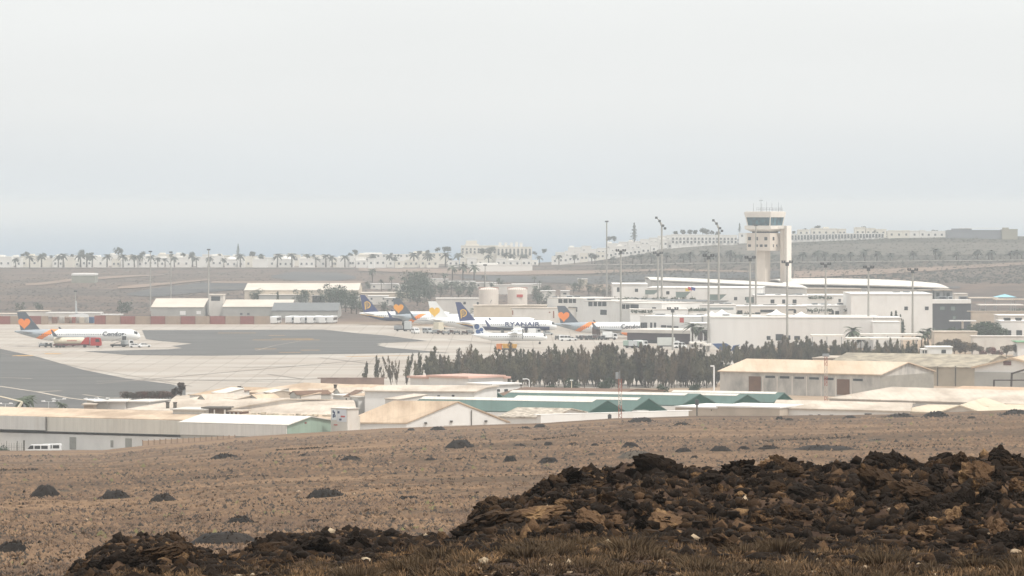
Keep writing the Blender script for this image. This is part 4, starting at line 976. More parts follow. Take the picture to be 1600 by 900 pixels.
# ================================================================ airfield buildings
# control tower
TY = 1905.0
def tower():
    cx, cy = xat(1199, TY) - .5, TY + 8.5; th = math.atan2(23*1.0, 35*1.0)
    t = thing('control_tower', 'tall beige airport control tower with blue-glazed cab and outer stair shaft', 'control tower', (cx, cy, 0), 0)
    TW = mat('tower_concrete', '#cfc3b6', .85, .06, .3, stretch=(1, 1, .4)); TWL = mat('tower_render', '#e0d8ce', .85, .05, .3)
    z = lambda py: zat(py, TY)
    def sq(s, ang=R(-33.3)):   # square, front corner towards the camera
        h = s/2; P = []
        for x, y in ((-h, -h), (h, -h), (h, h), (-h, h)): P.append((x*math.cos(ang)-y*math.sin(ang), x*math.sin(ang)+y*math.cos(ang)))
        return P
    def frust(mb, s0, s1, z0, z1, m=0, o=(0, 0)):
        A, B = sq(s0), sq(s1); v = [(x+o[0], y+o[1], z0) for x, y in A] + [(x+o[0], y+o[1], z1) for x, y in B]
        return mb.add(v, [(0,3,2,1), (4,5,6,7)] + [(i, (i+1) % 4, (i+1) % 4+4, i+4) for i in range(4)], m)
    obj('shaft', frust(MB(), 4.6, 4.6, 0, z(391.9), o=(-.8, 0)), TW, t)
    bx = obj('office_block', frust(MB(), 12.0, 12.0, z(391.8), z(364.2)), TW, t)
    obj('recess', frust(MB(), 8.5, 8.5, z(364.1), z(358.2)), DKG, t)
    mb = frust(MB(), 9.5, 13.4, z(362), z(358)); frust(mb, 13.5, 13.5, z(357.95), z(352.6)); obj('balcony', mb, TWL, t)
    obj('glazing', frust(MB(), 11.3, 12.5, z(352.5), z(339.6)), GLB, t)
    mb = frust(MB(), 13.0, 13.9, z(339.5), z(331.6)); frust(mb, 12.9, 12.9, z(331.55), z(330.5)); rf = obj('cab_roof', mb, TWL, t)
    # mullions
    A, B = sq(11.4), sq(12.6)
    for i in range(4):
        for k in range(4 if i in (0, 1, 3) else 2):
            f = k/4
            p = (A[i][0]*(1-f)+A[(i+1) % 4][0]*f, A[i][1]*(1-f)+A[(i+1) % 4][1]*f, z(352.4)); q = (B[i][0]*(1-f)+B[(i+1) % 4][0]*f, B[i][1]*(1-f)+B[(i+1) % 4][1]*f, z(339.7))
            r = .32 if k == 0 else .1; obj('mullion', MB().tube(p, q, r, r, 4), TWL if k == 0 else DKG, t)
    # windows of the office block: left face is edge 0, right face edge 1
    A = sq(12.0)
    def win(i, f, py, w=.75, h=.75):
        a, b = A[i], A[(i+1) % 4]; u, n, l = U(a, b); p = (a[0]+u[0]*(l*f-w), a[1]+u[1]*(l*f-w)); q = (a[0]+u[0]*(l*f+w), a[1]+u[1]*(l*f+w))
        obj('window', MB().obox(p, q, n, -.06, .1, z(py)-h, z(py)+h), GLS, bx)
    for f in (.12, .42, .82): win(0, f, 373)
    for f in (.12, .42, .62, .82): win(0, f, 384, .7, .55)
    win(1, .25, 373); 
    for f in (.25, .5, .78): win(1, f, 384, .4, .6)
    # stair shaft on the right
    X = xat(1225, TY) - cx; X2 = xat(1237.4, TY) - cx
    st = MB().prism([(X+1.3, -7.6), (X2, -5), (X2-.6, 0), (X, -1.6)], 0, z(352.8)); sh_ = obj('stair_shaft', st, TWL, t)
    st = MB().box(X-1.3, X+.35, -3.2, -1.9, 0, z(358)); obj('pipe_column', st, TW, t)
    st = MB().box(X-4, X+.9, -4.2, -1.5, z(357.5), z(353.6)); obj('bridge', st, TWL, t)
    # roof rail and aerials
    mb = MB(); A = sq(8.5); zz = z(330.4)
    for i in range(4):
        a, b = A[i], A[(i+1) % 4]
        for hh in (.9, 1.6): mb.tube((a[0]+2, a[1], zz+hh), (b[0]+2, b[1], zz+hh), .07, .07, 4)
        for k in range(5): f = k/5; x, y = a[0]*(1-f)+b[0]*f+2, a[1]*(1-f)+b[1]*f; mb.tube((x, y, zz), (x, y, zz+1.6), .06, .06, 4)
    obj('railing', mb, METG, rf)
    for x, y, h in ((-5.2, 0, 3.8), (-1.8, 1, 6), (-1.5, -.5, 3.6), (.7, 0, 4.4), (3.1, 1, 3.8), (6.0, 0, 4.3), (7.2, 0, 3)):
        m = MB().tube((x, y, zz), (x, y, zz+h), .11, .06, 5)
        if x == -1.8: m.box(x-.9, x+.9, y-.1, y+.1, zz+h*.8, zz+h*.8+.2)
        obj('aerial', m, METG, rf)
    return t
tower()
# terminal main hall with domed roofs
def curved(label, pl, pr, Yf, Yb, zf, zc, wall, roof, depthwall=True, name='terminal_hall', seg=14, zr=None, z0=0, skew=0, droop=0):
    a = (xat(pl, Yf), Yf); b = (xat(pr, Yf+skew), Yf+skew); u, n, l = U(a, b); D = Yb - Yf
    n = (0, 1); t = thing(name, label, 'terminal building', ((a[0]+b[0])/2, Yf, z0)); s = t.location
    def P(f, g, z): return (a[0]+u[0]*l*f + n[0]*D*g, a[1]+u[1]*l*f + n[1]*D*g, z)
    def hz(f, g): return zf + (zc-zf)*math.sin(math.pi*min(1, g*.9+.1))*.9 *(1-.45*abs(2*f-1)**2.5) - droop*f
    mb = MB(); v = []; K = 10
    for j in range(K+1):
        for i in range(seg+1): v.append(P(i/seg, j/K, hz(i/seg, j/K)))
    f = [(j*(seg+1)+i, j*(seg+1)+i+1, (j+1)*(seg+1)+i+1, (j+1)*(seg+1)+i) for j in range(K) for i in range(seg)]
    nb = len(v); v += [(p[0], p[1], p[2]-.5) for p in v]; f += [tuple(reversed([q+nb for q in k])) for k in f]
    for i in range(seg): f.append((i, i+nb, i+nb+1, i+1)); k = K*(seg+1); f.append((k+i, k+i+1, k+i+1+nb, k+i+nb))
    for j in range(K): p, q = j*(seg+1), (j+1)*(seg+1); f.append((p, q, q+nb, p+nb)); p += seg; q += seg; f.append((p, p+nb, q+nb, q))
    mb.add(v, f); obj('roof', mb, roof, t, smooth=False, shift=s)
    w_ = MB().prism([P(.004, .012, 0)[:2], P(.996, .012, 0)[:2], P(.996, .98, 0)[:2], P(.004, .98, 0)[:2]], z0-.5, zf-.55-droop); obj('wall', w_, wall, t, shift=s)
    return t, a, b, n
curved('long terminal hall with low curved white roof at the tower foot, left part', 1016, 1262, 1985, 2075, 15.0, 16.3, WW2, RW, skew=-190)
curved('terminal hall with curved white roof behind the tower foot, right part', 1226, 1483, 1890, 2010, 14.6, 17.4, WW2, RW, skew=-90)
def box_b(label, pl, pr, pyt, Y, depth, wall=None, roof=None, wins=(), doors=(), Y2=None, **k):
    return bld(label, (pl, Y), (pr, Y2 if Y2 else Y), pyt, depth, wall or WW, roof or WW, wins=wins, doors=doors, over=k.pop('over', .15), **k)
# upper white terraces
box_b('white terminal block with slanted dark glass, left end under the curved hall', 958, 1012, 444.5, 1800, 30, wins=((964, 968, 449, 456), (992, 997, 451, 456)), name='terminal_block', cat='terminal building')
box_b('white terminal block with three slanted green panes, centre of the upper row', 1012.5, 1190, 450, 1790, 30, wins=((1041, 1046, 455, 460), (1147, 1152, 464, 469), (1164, 1169, 464, 469)), name='terminal_block', cat='terminal building', Y2=1785)
gp = mat('pane_green_grey', '#6f7d78', .4, .1, .3)
for k, (x0, x1, y0, y1) in enumerate(((1008, 1031, 453, 460), (1056, 1079, 456, 465), (1109, 1135, 460, 469), (1166, 1190, 464, 473))):
    Y = 1784 - k*2; t = thing('slanted_window', 'slanted grey-green window band, %s of four on the white terminal' % ['leftmost', 'second', 'third', 'rightmost'][k], 'window', (xat(x0, Y), Y, zat(y1, Y)), 0, 'slanted windows of the terminal')
    w_ = (x1-x0)*Y/F; h_ = (y1-y0)*Y/F
    obj('pane', xz([(0, 0), (w_*.6, 0), (w_, h_), (0, h_)], -.3, .2), gp, t); obj('frame', MB().box(-.2, w_+.2, -.35, .2, h_+.01, h_+.25), WW2, t)
box_b('white terminal block with three square windows right of the slanted panes', 1180, 1262, 462.5, 1768, 26, wins=((1204, 1210, 468, 474), (1222, 1227, 468, 474), (1238.5, 1244.5, 468, 474)), name='terminal_block', cat='terminal building')
box_b('white terminal block with dark shrubs before it, below the curved hall right part', 1250, 1334, 462, 1790, 26, wins=((1310, 1314, 467, 472),), name='terminal_block', cat='terminal building')
box_b('long beige wall under the curved roofs in the right half of the terminal', 1225, 1345, 452, 1825, 12, WB, WB, name='terminal_block', cat='terminal building')
# long concourse descending to the right
def band(label, pl, pr, pyl, pyr, Yl, Yr, depth, wins, **k):
    return bld(label, (pl, Yl), (pr, Yr), pyl, depth, WW, WW2, wins=wins, over=.15, name='concourse', cat='terminal building', **k)
band('white concourse section with four dark panes, leftmost of the stepped row', 855, 912, 466, 0, 1700, 1685, 26, ((872.5, 879, 467, 473.5), (880.5, 887, 467, 473.5), (888.5, 894, 467, 473.5), (895, 900, 467, 473.5), (888, 902, 479.5, 487)))
band('white concourse section with five dark panes, second of the stepped row', 912, 962, 470.5, 0, 1672, 1660, 26, ((919.5, 926, 471.5, 478.5), (927.5, 933, 471.5, 478.5), (934.5, 940, 471.5, 478.5), (941, 947.5, 471.5, 478.5), (938, 948, 484, 492)))
band('white concourse section with three wide panes, third of the stepped row', 962, 1034, 473.5, 0, 1650, 1636, 26, ((972, 977, 475.5, 482.5), (978, 984, 475.5, 482.5), (985, 998, 475.5, 482.5), (1019, 1025, 480, 488)))
box_b('white concourse roof line with dark pergola behind the stepped sections', 868, 1072, 465.0, 1740, 20, WW, mat('roof_slate', '#6d6f6f', .8, .1, .5), name='concourse', cat='terminal building', Y2=1665)
pg = MB()
for k in range(34):
    px = 872 + k*5.8; Y = 1738 - (px-868)/204*73; x = xat(px, Y); z_ = zat(465 + (px-868)/204*9, Y); pg.box(x-.25, x+.25, Y-1.5, Y+1, z_, z_+.8)
t = thing('roof_pergola', 'long row of short pale posts along the concourse roof edge', 'pergola', (xat(970, 1700), 1700, 10)); obj('post_row', pg, WW2, t, shift=t.location)
box_b('low white ramp wall in front of the concourse, behind the parked jets', 800, 905, 482, 1688, 8, WW2, RTP, name='ramp_wall', cat='wall', wins=((864, 866, 486, 497), (857.5, 860, 487, 489), (800, 802, 485, 492)), winm=mat('door_rust', '#8a5a48', .8, .1, 1), winn='door')
box_b('cream low service building behind the lettered jets', 740, 860, 478, 1712, 14, mat('wall_cream', '#c8baa8', .9, .08, .3), RTP, name='service_building', cat='building')
box_b('white mid terrace with planted palms above the pier', 985, 1075, 484, 1632, 18, WW, WW2, name='terminal_block', cat='terminal building')
box_b('shaded terrace floor with glazed fronts in the middle of the terminal', 1070, 1150, 477, 1655, 16, WW, WW2, wins=((1071, 1080, 480, 487), (1082, 1092, 480, 487), (1094, 1104, 481, 488), (1106, 1146, 480.5, 484)), name='terminal_block', cat='terminal building', winm=mat('pane_grey', '#8c9190', .4, .1, .4))
box_b('grey-white terrace floor with dark windows behind the canopies, middle right', 1150, 1260, 479, 1660, 20, WW2, WW, wins=((1152, 1160, 485, 491), (1180, 1188, 488, 493), (1160, 1172, 492, 496), (1188, 1210, 484, 488), (1240, 1244, 484, 489), (1228, 1243, 483, 485)), name='terminal_block', cat='terminal building')
box_b('white terrace floor with dark windows and red flower tubs, right of the canopies', 1258, 1350, 478, 1668, 20, WW, WW, wins=((1267, 1280, 487, 489.5), (1295, 1303, 486, 491.5), (1305, 1311, 486, 491.5), (1337, 1345, 486, 493)), name='terminal_block', cat='terminal building')
# lower pier
box_b('white pier wall with a row of dark arched openings and a red sign', 1000, 1112, 494.5, 1575, 20, WW, WW, name='pier_building', cat='terminal building', wins=((1055, 1059, 513, 515), (1062, 1068.5, 496.5, 504), (1080, 1087, 512, 515), (1100, 1106, 508, 511)), Y2=1560)
o_ = [c for c in col.objects if c.name.startswith('window')][-3]; 
pb_ = [c for c in col.objects if c.name.startswith('pier_building')][0]
pb_.children[3].data.materials.clear(); pb_.children[3].data.materials.append(SR); pb_.children[3].name = 'red_sign'
a, b, u, n, l = side(pb_)
for px in (1001, 1004.5, 1008, 1016, 1022): 
    opening(pb_, 'arched_window', a, b, n, (px, px+3.2, 504, 512.5), GLS, .1)
for px in (1033, 1042, 1052): opening(pb_, 'arched_window', a, b, n, (px, px+8, 508+(px-1033)*.09, 513), GLS, .1)
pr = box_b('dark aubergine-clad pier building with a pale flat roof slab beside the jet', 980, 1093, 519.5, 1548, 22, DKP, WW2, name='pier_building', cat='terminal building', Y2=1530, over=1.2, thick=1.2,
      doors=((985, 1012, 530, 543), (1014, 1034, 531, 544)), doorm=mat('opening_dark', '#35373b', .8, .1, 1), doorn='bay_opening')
box_b('white wall with two dark tall openings right of the aubergine pier', 1080, 1111, 506, 1522, 12, WW, WW, name='terminal_block', cat='terminal building', wins=((1090, 1098, 513, 531), (1100, 1107, 515, 532)), winm=DKP)
# big blank wall
bw = box_b('big blank white hall with panel joints, tents on its roof', 1110, 1362, 496.5, 1500, 38, mat('panel_white', '#dcd8d3', .8, .03, .5, stretch=(1, 1, .1)), WW2, name='baggage_hall', cat='terminal building', Y2=1492,
      wins=((1198, 1204, 525, 531), (1212, 1224, 522, 532), (1226, 1235, 524, 531), (1241, 1250, 525, 531)))
# white canopies
def tent(label, px, py_top, py_e, w, Y):
    z1 = zat(py_top, Y); z0 = zat(py_e, Y); hw = w*Y/F/2; zb = z0-2.2
    t = thing('canopy_tent', label, 'canopy', (xat(px, Y), Y, zb), 0, 'white pointed canopies on the hall roof')
    mb = MB(); prof = [(1, z0-zb), (.72, z0-zb+(z1-z0)*.12), (.45, z0-zb+(z1-z0)*.35), (.2, z0-zb+(z1-z0)*.7), (.04, z1-zb)]
    v = []; f = []
    for k, z_ in prof: v += [(x*hw*k, y*hw*k, z_) for x, y in ((-1, -1), (1, -1), (1, 1), (-1, 1))]
    for j in range(4): f += [(j*4+i, j*4+(i+1) % 4, j*4+4+(i+1) % 4, j*4+4+i) for i in range(4)]
    f.append((16, 17, 18, 19)); mb.add(v, f); mb.box(-hw, hw, -hw, hw, z0-zb-.35, z0-zb-.01); obj('membrane', mb, TANW, t)
    for sx in (-.9, 0, .9):
        for sy in (-.9, .9): obj('post', MB().tube((sx*hw, sy*hw, 0), (sx*hw, sy*hw, z0-zb-.36), .12, .12, 5), METG, t)
tent('broad white pointed canopy, leftmost on the hall roof', 1112, 486.5, 493, 32, 1512)
tent('higher white pointed canopy, second from the left on the hall roof', 1128, 483.5, 491, 30, 1528)
tent('white pointed canopy in the middle of the blank hall roof', 1213, 483.5, 491, 30, 1516)
tent('white pointed canopy with dark opening, rightmost on the hall roof', 1252, 487, 493.5, 32, 1512)
# right white block and dark block
rb = box_b('tall white block with two square windows and conifers in front, right end of the terminal', 1330, 1457, 460, 1640, 40, WW, WW, name='terminal_block', cat='terminal building', wins=((1413, 1418.5, 479, 484.5), (1445, 1451, 479, 484.5)))
box_b('lower white block in front of the tall white block, left of the conifers', 1334, 1408, 497, 1500, 16, WW2, WW, name='terminal_block', cat='terminal building', wins=())
box_b('bright white low box before the conifers', 1364, 1406, 503.5, 1480, 10, WW, WW, name='terminal_block', cat='terminal building')
db_ = box_b('dark grey clad block with a white top band, at the right end of the terminal', 1456, 1517, 474.5, 1650, 30, DKG, DKG, name='dark_block', cat='terminal building')
a, b, u, n, l = side(db_)
extra(db_, 'white_band', MB().obox(a, b, n, -.4, 5, zat(474.2, 1650), zat(468, 1650)), WW)
for r in ((1469, 1476, 479, 484), (1486, 1492, 479, 485), (1489, 1493, 494, 499)): opening(db_, 'frosted_window', a, b, n, r, gp)
for k, (x0, x1) in enumerate(((1436, 1456), (1460, 1474), (1476, 1488))):
    box_b('grey roof-top plant room with dark louvres, %s of three above the white block' % ['left', 'middle', 'right'][k], x0, x1, 454, 1720, 10, mat('plant_grey', '#87898a', .7, .15, .5), WB, name='plant_room', cat='building', wins=((x0+3, x0+8, 457, 463),))
box_b('small cream box above the dark block white band', 1492, 1512, 459.5, 1700, 9, WW2, WW2, name='plant_room', cat='building')
t = thing('terminal_canopy', 'thin white canopy on a central stalk before the dark block', 'canopy', (xat(1504, 1560), 1560, 0))
obj('canopy_slab', MB().box(-4.8, 4.8, -2, 2, zat(502, 1560), zat(500.4, 1560)), WW, t); obj('stalk', MB().tube((0, 0, 0), (0, 0, zat(502.2, 1560)), .4, .4, 8), WW2, t)
box_b('long beige fence building below the dark block, among bushes', 1460, 1527, 519, 1440, 10, mat('wall_cream', ''), RTP, name='service_building', cat='building')
cw = box_b('white roadside wall with patches of bougainvillea at the right', 1520, 1600, 526, 1425, 6, WW2, WW2, name='roadside_wall', cat='wall')
lb_ = box_b('low two-storey white building with dark window strips at the right edge', 1564, 1640, 502.5, 1520, 16, WW, WW, name='office_building', cat='building', wins=((1569, 1579, 497, 501), (1587, 1596, 497, 501), (1571, 1580, 516, 524), (1588, 1597, 516, 524)))
box_b('dark-windowed upper floor behind the low white building at the right edge', 1560, 1640, 493.5, 1555, 14, WW2, WW, name='office_building', cat='building', wins=((1568, 1579, 496.5, 501), (1586, 1597, 496.5, 501)))
box_b('green-topped shelter at the right edge below the low white building', 1590, 1640, 535, 1400, 12, WW, mat('roof_fresh_green', '#6f9a74', .8, .1, .4), name='shelter', cat='shelter', over=.6)
box_b('long low wall along the upper car park at right', 1518, 1640, 487, 1600, 3, WB, WB, name='car_park_wall', cat='wall')
# car park shade roofs at far right
for k, (x0, x1, y, Y) in enumerate(((1516, 1560, 465, 1760), (1556, 1640, 467.5, 1745), (1530, 1600, 476, 1700))):
    t = thing('shade_roof', ['flat white shade roof over parked cars, left at the upper car park', 'flat white shade roof right of the first at the upper car park', 'lower beige shade roof in front of the upper car park'][k], 'shade roof', (xat(x0, Y), Y, 0), 0, 'shade roofs of the car park')
    w_ = (x1-x0)*Y/F; z_ = zat(y, Y); obj('roof_slab', MB().box(0, w_, 0, 12, z_-.35, z_), WW2 if k == 2 else RTP, t)
    for q in range(int(w_//6)+1): obj('post', MB().tube((q*6+.3, .5, 0), (q*6+.3, .5, z_-.36), .15, .15, 5), METG, t)
t = thing('blue_canopy', 'pale blue pyramid canopy at the upper car park', 'canopy', (xat(1570, 1770), 1770, 0))
z0 = zat(464, 1770); obj('membrane', MB().add([(-4.5, -4.5, z0), (4.5, -4.5, z0), (4.5, 4.5, z0), (-4.5, 4.5, z0), (0, 0, zat(459.5, 1770))], [(0,1,4),(1,2,4),(2,3,4),(3,0,4),(0,3,2,1)]), mat('tent_blue', '#8fc0cf', .7, .05, .5), t)
for sx in (-4, 4):
    for sy in (-4, 4): obj('post', MB().tube((sx, sy, 0), (sx, sy, z0), .15, .15, 5), METG, t)
cp = []
rr = random.Random(9)
cpal = [WHITE, LGREY, METG, DMET, mat('paint_dull_blue', '#44597a', .5, .08, 1, world=False), mat('paint_dull_red', '#8c3f35', .5, .08, 1, world=False)]
for k in range(26):
    px = 1524 + (k % 13)*7 + rr.uniform(-1, 1); Y = 1640 if k < 13 else 1755; c_ = car('c', cpal[rr.choice([0, 0, 1, 1, 2, 3, 4, 5])], (xat(px, Y), Y, .03), R(rr.choice([86, 94, -88])), group='cars in the upper car park'); cp.append(c_)
rank(cp[:13], 'parked car, {o} from the left in the front row of the upper car park'); rank(cp[13:], 'parked car, {o} from the left in the back row under the shade roofs')
t = car('white van at the left of the upper car park wall, largest vehicle there', WHITE, (xat(1532, 1590), 1590, .03), R(0), 'van', name='parked_van')
# carport roofs before the terminal
for k, (x0, x1, y, Y) in enumerate(((1268, 1320, 524.5, 1460), (1322, 1378, 529, 1440), (1340, 1442, 523, 1462), (1360, 1440, 529.5, 1436), (1100, 1112, 546, 1450), (1078, 1104, 543.5, 1470))):
    t = thing('carport', ['white carport roof, leftmost above the dark shrub belt', 'white carport roof lower and right of the leftmost one', 'long white carport roof left of the palms', 'lowest long white carport roof beside the dark trees', 'small pale carport roof left of the blue canopy', 'white carport roof at the foot of the pier trees'][k], 'carport', (xat(x0, Y), Y, 0), 0, 'white carports before the terminal')
    w_ = (x1-x0)*Y/F; z_ = max(zat(y, Y), 2.4); obj('roof_slab', MB().box(0, w_, 0, 9, z_-.35, z_+.25), RW, t)
    for q in range(int(w_//5)+1): obj('post', MB().tube((q*5+.3, .5, 0), (q*5+.3, .5, z_-.36), .12, .12, 5), METG, t)
# blue angular sculpture-like canopy
t = thing('blue_canopy', 'dark blue angular two-winged canopy at the left foot of the blank hall', 'canopy', (xat(1132, 1440), 1440, 0))
BC = mat('canopy_blue', '#33527f', .6, .15, .6)
zq = lambda y: zat(y, 1440)
for w_ in ([(-4.2, zq(537)), (.6, zq(536.3)), (2.2, zq(541)), (1.2, zq(549)), (-2, zq(546))], [(5.2, zq(538.5)), (3.0, zq(540)), (2.0, zq(549)), (3.2, zq(546))]):
    obj('wing_panel', xz(w_, -.8, .8), BC, t)
obj('pylon', MB().tube((1.6, 0, 0), (1.6, 0, zq(546)), .4, .4, 6), METG, t)
# flags
for k, (px, c_, lb) in enumerate(((1071, '#d2b13a', 'yellow and red'), (1075, '#c2303a', 'red'), (1080, '#27408b', 'dark blue'))):
    t = thing('flag', '%s flag on a thin pole above the terminal roofs' % lb, 'flag', (xat(px, 1782), 1782, 8), 0, 'flags on the terminal')
    z_ = zat(448 + (2 if k == 0 else 0), 1782)-8; obj('pole', MB().tube((0, 0, 0), (0, 0, z_+.3), .08, .05, 5), METG, t); obj('cloth', xz([(0, z_-1.3), (1.6, z_-1.7), (1.7, z_-.4), (0, z_)], -.03, .03), mat('flag_%d' % k, c_, .8, .05, 2), t)

seams('panel_white', 2.6, 100, .93, .985, .12); seams('render_white', 9, 60, .97, .97, .3); seams('render_offwhite', 9, 60, .97, .97, .4); seams('sheet_grey', .9, 50, .9, .97, .4); seams('sheet_beige', .9, 50, .9, .97, .4)
for q_ in ('roof_cream', 'roof_sand', 'roof_cream_light', 'roof_tan_dull'): seams(q_)
# rooftop units, planters and ducts over the terminal and the estate
rr = random.Random(41); ru = []
for (x0, x1, py, Y, n) in ((860, 910, 465.5, 1712, 3), (915, 960, 470, 1682, 3), (1065, 1150, 476.5, 1668, 5), (1152, 1255, 478.5, 1672, 6), (1262, 1345, 477.5, 1680, 5), (1185, 1258, 462, 1780, 4), (1120, 1350, 496, 1520, 7), (1335, 1450, 459.5, 1665, 5), (1020, 1105, 494, 1588, 4), (1462, 1512, 467.5, 1668, 3)):
    for k in range(n):
        px = x0 + (x1-x0)*(k+rr.uniform(.15, .85))/n; w_, h_ = rr.uniform(.7, 1.9), rr.uniform(.6, 1.3)
        t = thing('roof_unit', 'u', 'roof unit', (xat(px, Y), Y, zat(py, Y)-.1), 0, 'grey ventilation units on the terminal roofs')
        obj('housing', MB().box(-w_, w_, -.8, .8, 0, h_), [METG, LGREY, MATS['plant_grey']][k % 3], t); obj('grille', MB().box(-w_*.7, w_*.7, -.86, -.8, h_*.25, h_*.8), DKG, t); ru.append(t)
rank(ru, 'small grey roof unit, {o} from the left over the terminal roofs')
pl_ = []
for (x0, x1, py, Y, n) in ((985, 1020, 491, 1625, 4), (1072, 1104, 488, 1650, 4), (1150, 1178, 494, 1650, 3), (1258, 1300, 489, 1662, 4), (1318, 1338, 489, 1662, 3), (955, 1090, 470.5, 1700, 9), (1262, 1300, 469, 1788, 5)):
    for k in range(n):
        px = x0 + (x1-x0)*(k+.5)/n; t = thing('roof_planter', 'p', 'planter', (xat(px, Y), Y-1.2, zat(py, Y)), 0, 'planters with bushes on the terminal terraces')
        obj('trough', MB().box(-1, 1, -.4, .4, -.1, .5), WW2, t); rng_ = np.random.RandomState(k+int(px)); m = MB()
        for q in range(40):
            c = rng_.normal(size=3)*[.7, .3, .32] + [0, 0, .95]; d = rng_.normal(size=3)*.22; e_ = rng_.normal(size=3)*.22; m.quad(c-d, c+e_, c+d, c-e_)
        obj('bush', m, mat('leaf_planter', '#47503c', .9, .2, .5), t); pl_.append(t)
rank(pl_, 'small planted trough, {o} from the left on the terminal terraces')
# ================================================================ masts, poles, fences
MST = mat('mast_grey', '#a19e97', .6, .08, .5)
def mast(px, py_top, py_base=None, Y=None, r=.45, kind='cross'):
    if Y is None: Y = Yat(py_base, 0)
    h = zat(py_top, Y)
    t = thing('floodlight_mast', 'm', 'floodlight mast', (xat(px, Y), Y, 0), 0, 'floodlight masts of the airfield')
    obj('pole', MB().tube((0, 0, 0), (0, 0, h), r, r*.62, 8), MST, t)
    if kind == 'cross':
        obj('crossbar', MB().box(-1.9, 1.9, -.15, .15, h-.5, h-.2).box(-.6, .6, -.5, .5, h-1.4, h-.2), DMET, t)
        for x in (-1.7, -.9, .9, 1.7): obj('floodlight', MB().box(x-.32, x+.32, -.55, .1, h-.25, h+.45), DMET, t)
    elif kind == 'bent':
        obj('arm', MB().path([(0, 0, h), (-.9, 0, h+1.8), (-2.0, 0, h+2.9)], [.5, .3, .2], 6), MST, t)
        for x, z in ((-2.2, h+3), (-.9, h+1.7), (.5, h-.2), (1.3, h-1.3)): obj('floodlight', MB().box(x-.5, x+.5, -.5, .3, z-.4, z+.5), DMET, t)
    else: obj('floodlight', MB().box(-.8, .8, -.3, .3, h-.3, h+.3), DMET, t)
    return t
ms = [mast(948, 346, Y=1975, r=.42, kind='thin'), mast(970, 391, 523), mast(1028, 395, 516), mast(1034, 352, 514, r=.5, kind='bent'), mast(1051, 482, 547, r=.35),
      mast(1107, 399, 549), mast(1123, 356, Y=1745, r=.5, kind='bent'), mast(1172, 402, 542), mast(1181, 352, Y=1760, r=.42, kind='thin'), mast(1230, 409, 546),
      mast(1290, 412, 534), mast(1357, 417, 541), mast(1426, 421, 531)]
rank(ms, 'tall grey floodlight mast, {o} from the left in front of the terminal')
ms = [mast(235, 393, Y=2010, r=.3, kind='thin'), mast(267, 394, Y=2020, r=.3, kind='thin'), mast(326, 390, Y=1960, r=.35, kind='thin'), mast(758, 414, Y=1850, r=.28, kind='thin'), mast(118, 455, Y=1960, r=.22, kind='thin')]
rank(ms, 'thin pale lamp mast, {o} from the left beyond the apron')
def street_lamp(px, py, py_b, Y, lb):
    t = thing('street_lamp', lb, 'street lamp', (xat(px, Y), Y, zat(py_b, Y)), 0, 'double-headed street lamps behind the long warehouse'); h = (py_b-py)*Y/F
    obj('pole', MB().tube((0, 0, -6), (0, 0, h), .12, .09, 6), LGREY, t); obj('arm', MB().box(-1.0, 1.0, -.06, .06, h-.1, h), LGREY, t)
    for s in (-1, 1): obj('lamp_head', xz([(s*.7, h-.1), (s*1.6, h-.05), (s*1.6, h+.1), (s*.9, h+.22)], -.25, .25), WHITE, t)
for px, py, pb, lb in ((8.5, 630.5, 645, 'white double street lamp at the left edge above the warehouse roof'), (76, 627, 643, 'white double street lamp, left one of the close pair above the warehouse roof'),
                       (92, 623.5, 641, 'white double street lamp, right and taller one of the close pair'), (142, 623, 632, 'white double street lamp just left of the small block houses'),
                       (160, 622.5, 630, 'white double street lamp above the small block houses')): street_lamp(px, py, pb, 955, lb)
t = thing('lamp_post', 'white hooked lamp post in front of the feathery tree belt', 'street lamp', (xat(827, 1040), 1040, 0)); h = zat(594, 1040)
obj('pole', MB().tube((0, 0, 0), (0, 0, h), .15, .1, 6), WHITE, t); obj('arm', MB().path([(0, 0, h), (-.5, 0, h+.3), (-1.6, 0, h+.25)], [.12, .1, .14], 6), WHITE, t)
t = thing('lamp_post', 'yellowish lamp post left of the red and white mast', 'street lamp', (xat(893, 1030), 1030, 0)); h = zat(595, 1030)
obj('pole', MB().tube((0, 0, 0), (0, 0, h), .15, .1, 6), CREAM, t); obj('lamp_head', MB().box(-.4, .4, -.2, .2, h, h+.25), WHITE, t)
t = thing('flood_post', 'white post with a bent top left of the whitewashed warehouse', 'lamp post', (xat(1115.5, 1080), 1080, 0)); h = zat(573, 1080)
obj('pole', MB().tube((0, 0, 0), (0, 0, h), .22, .2, 6), WHITE, t); obj('lamp_head', MB().box(-.9, .1, -.2, .2, h, h+.35), WHITE, t)
def lattice(px, py_t, Y, w, lb, head):
    z1 = zat(py_t, Y); t = thing('lattice_mast', lb, 'lattice mast', (xat(px, Y), Y, 0)); n = 16
    for band in range(6):
        mb = MB(); z0b, z1b = z1*band/6, z1*(band+1)/6
        for sx in (-1, 1):
            for sy in (-1, 1): mb.tube((sx*w, sy*w, z0b), (sx*w, sy*w, z1b), .07, .07, 4)
        for k in range(5):
            za, zb = z0b+(z1b-z0b)*k/5, z0b+(z1b-z0b)*(k+1)/5; s = 1 if k % 2 else -1
            for sy in (-1, 1): mb.tube((-s*w, sy*w, za), (s*w, sy*w, zb), .05, .05, 3); mb.tube((sy*w, -s*w, za), (sy*w, s*w, zb), .05, .05, 3)
        obj('lattice_section', mb, mat('mast_red', '#9c5a48', .7, .1, 1) if band % 2 else mat('mast_white', '#c3b6a8', .7, .1, 1), t)
    obj('aerial', head(z1), METG, t)
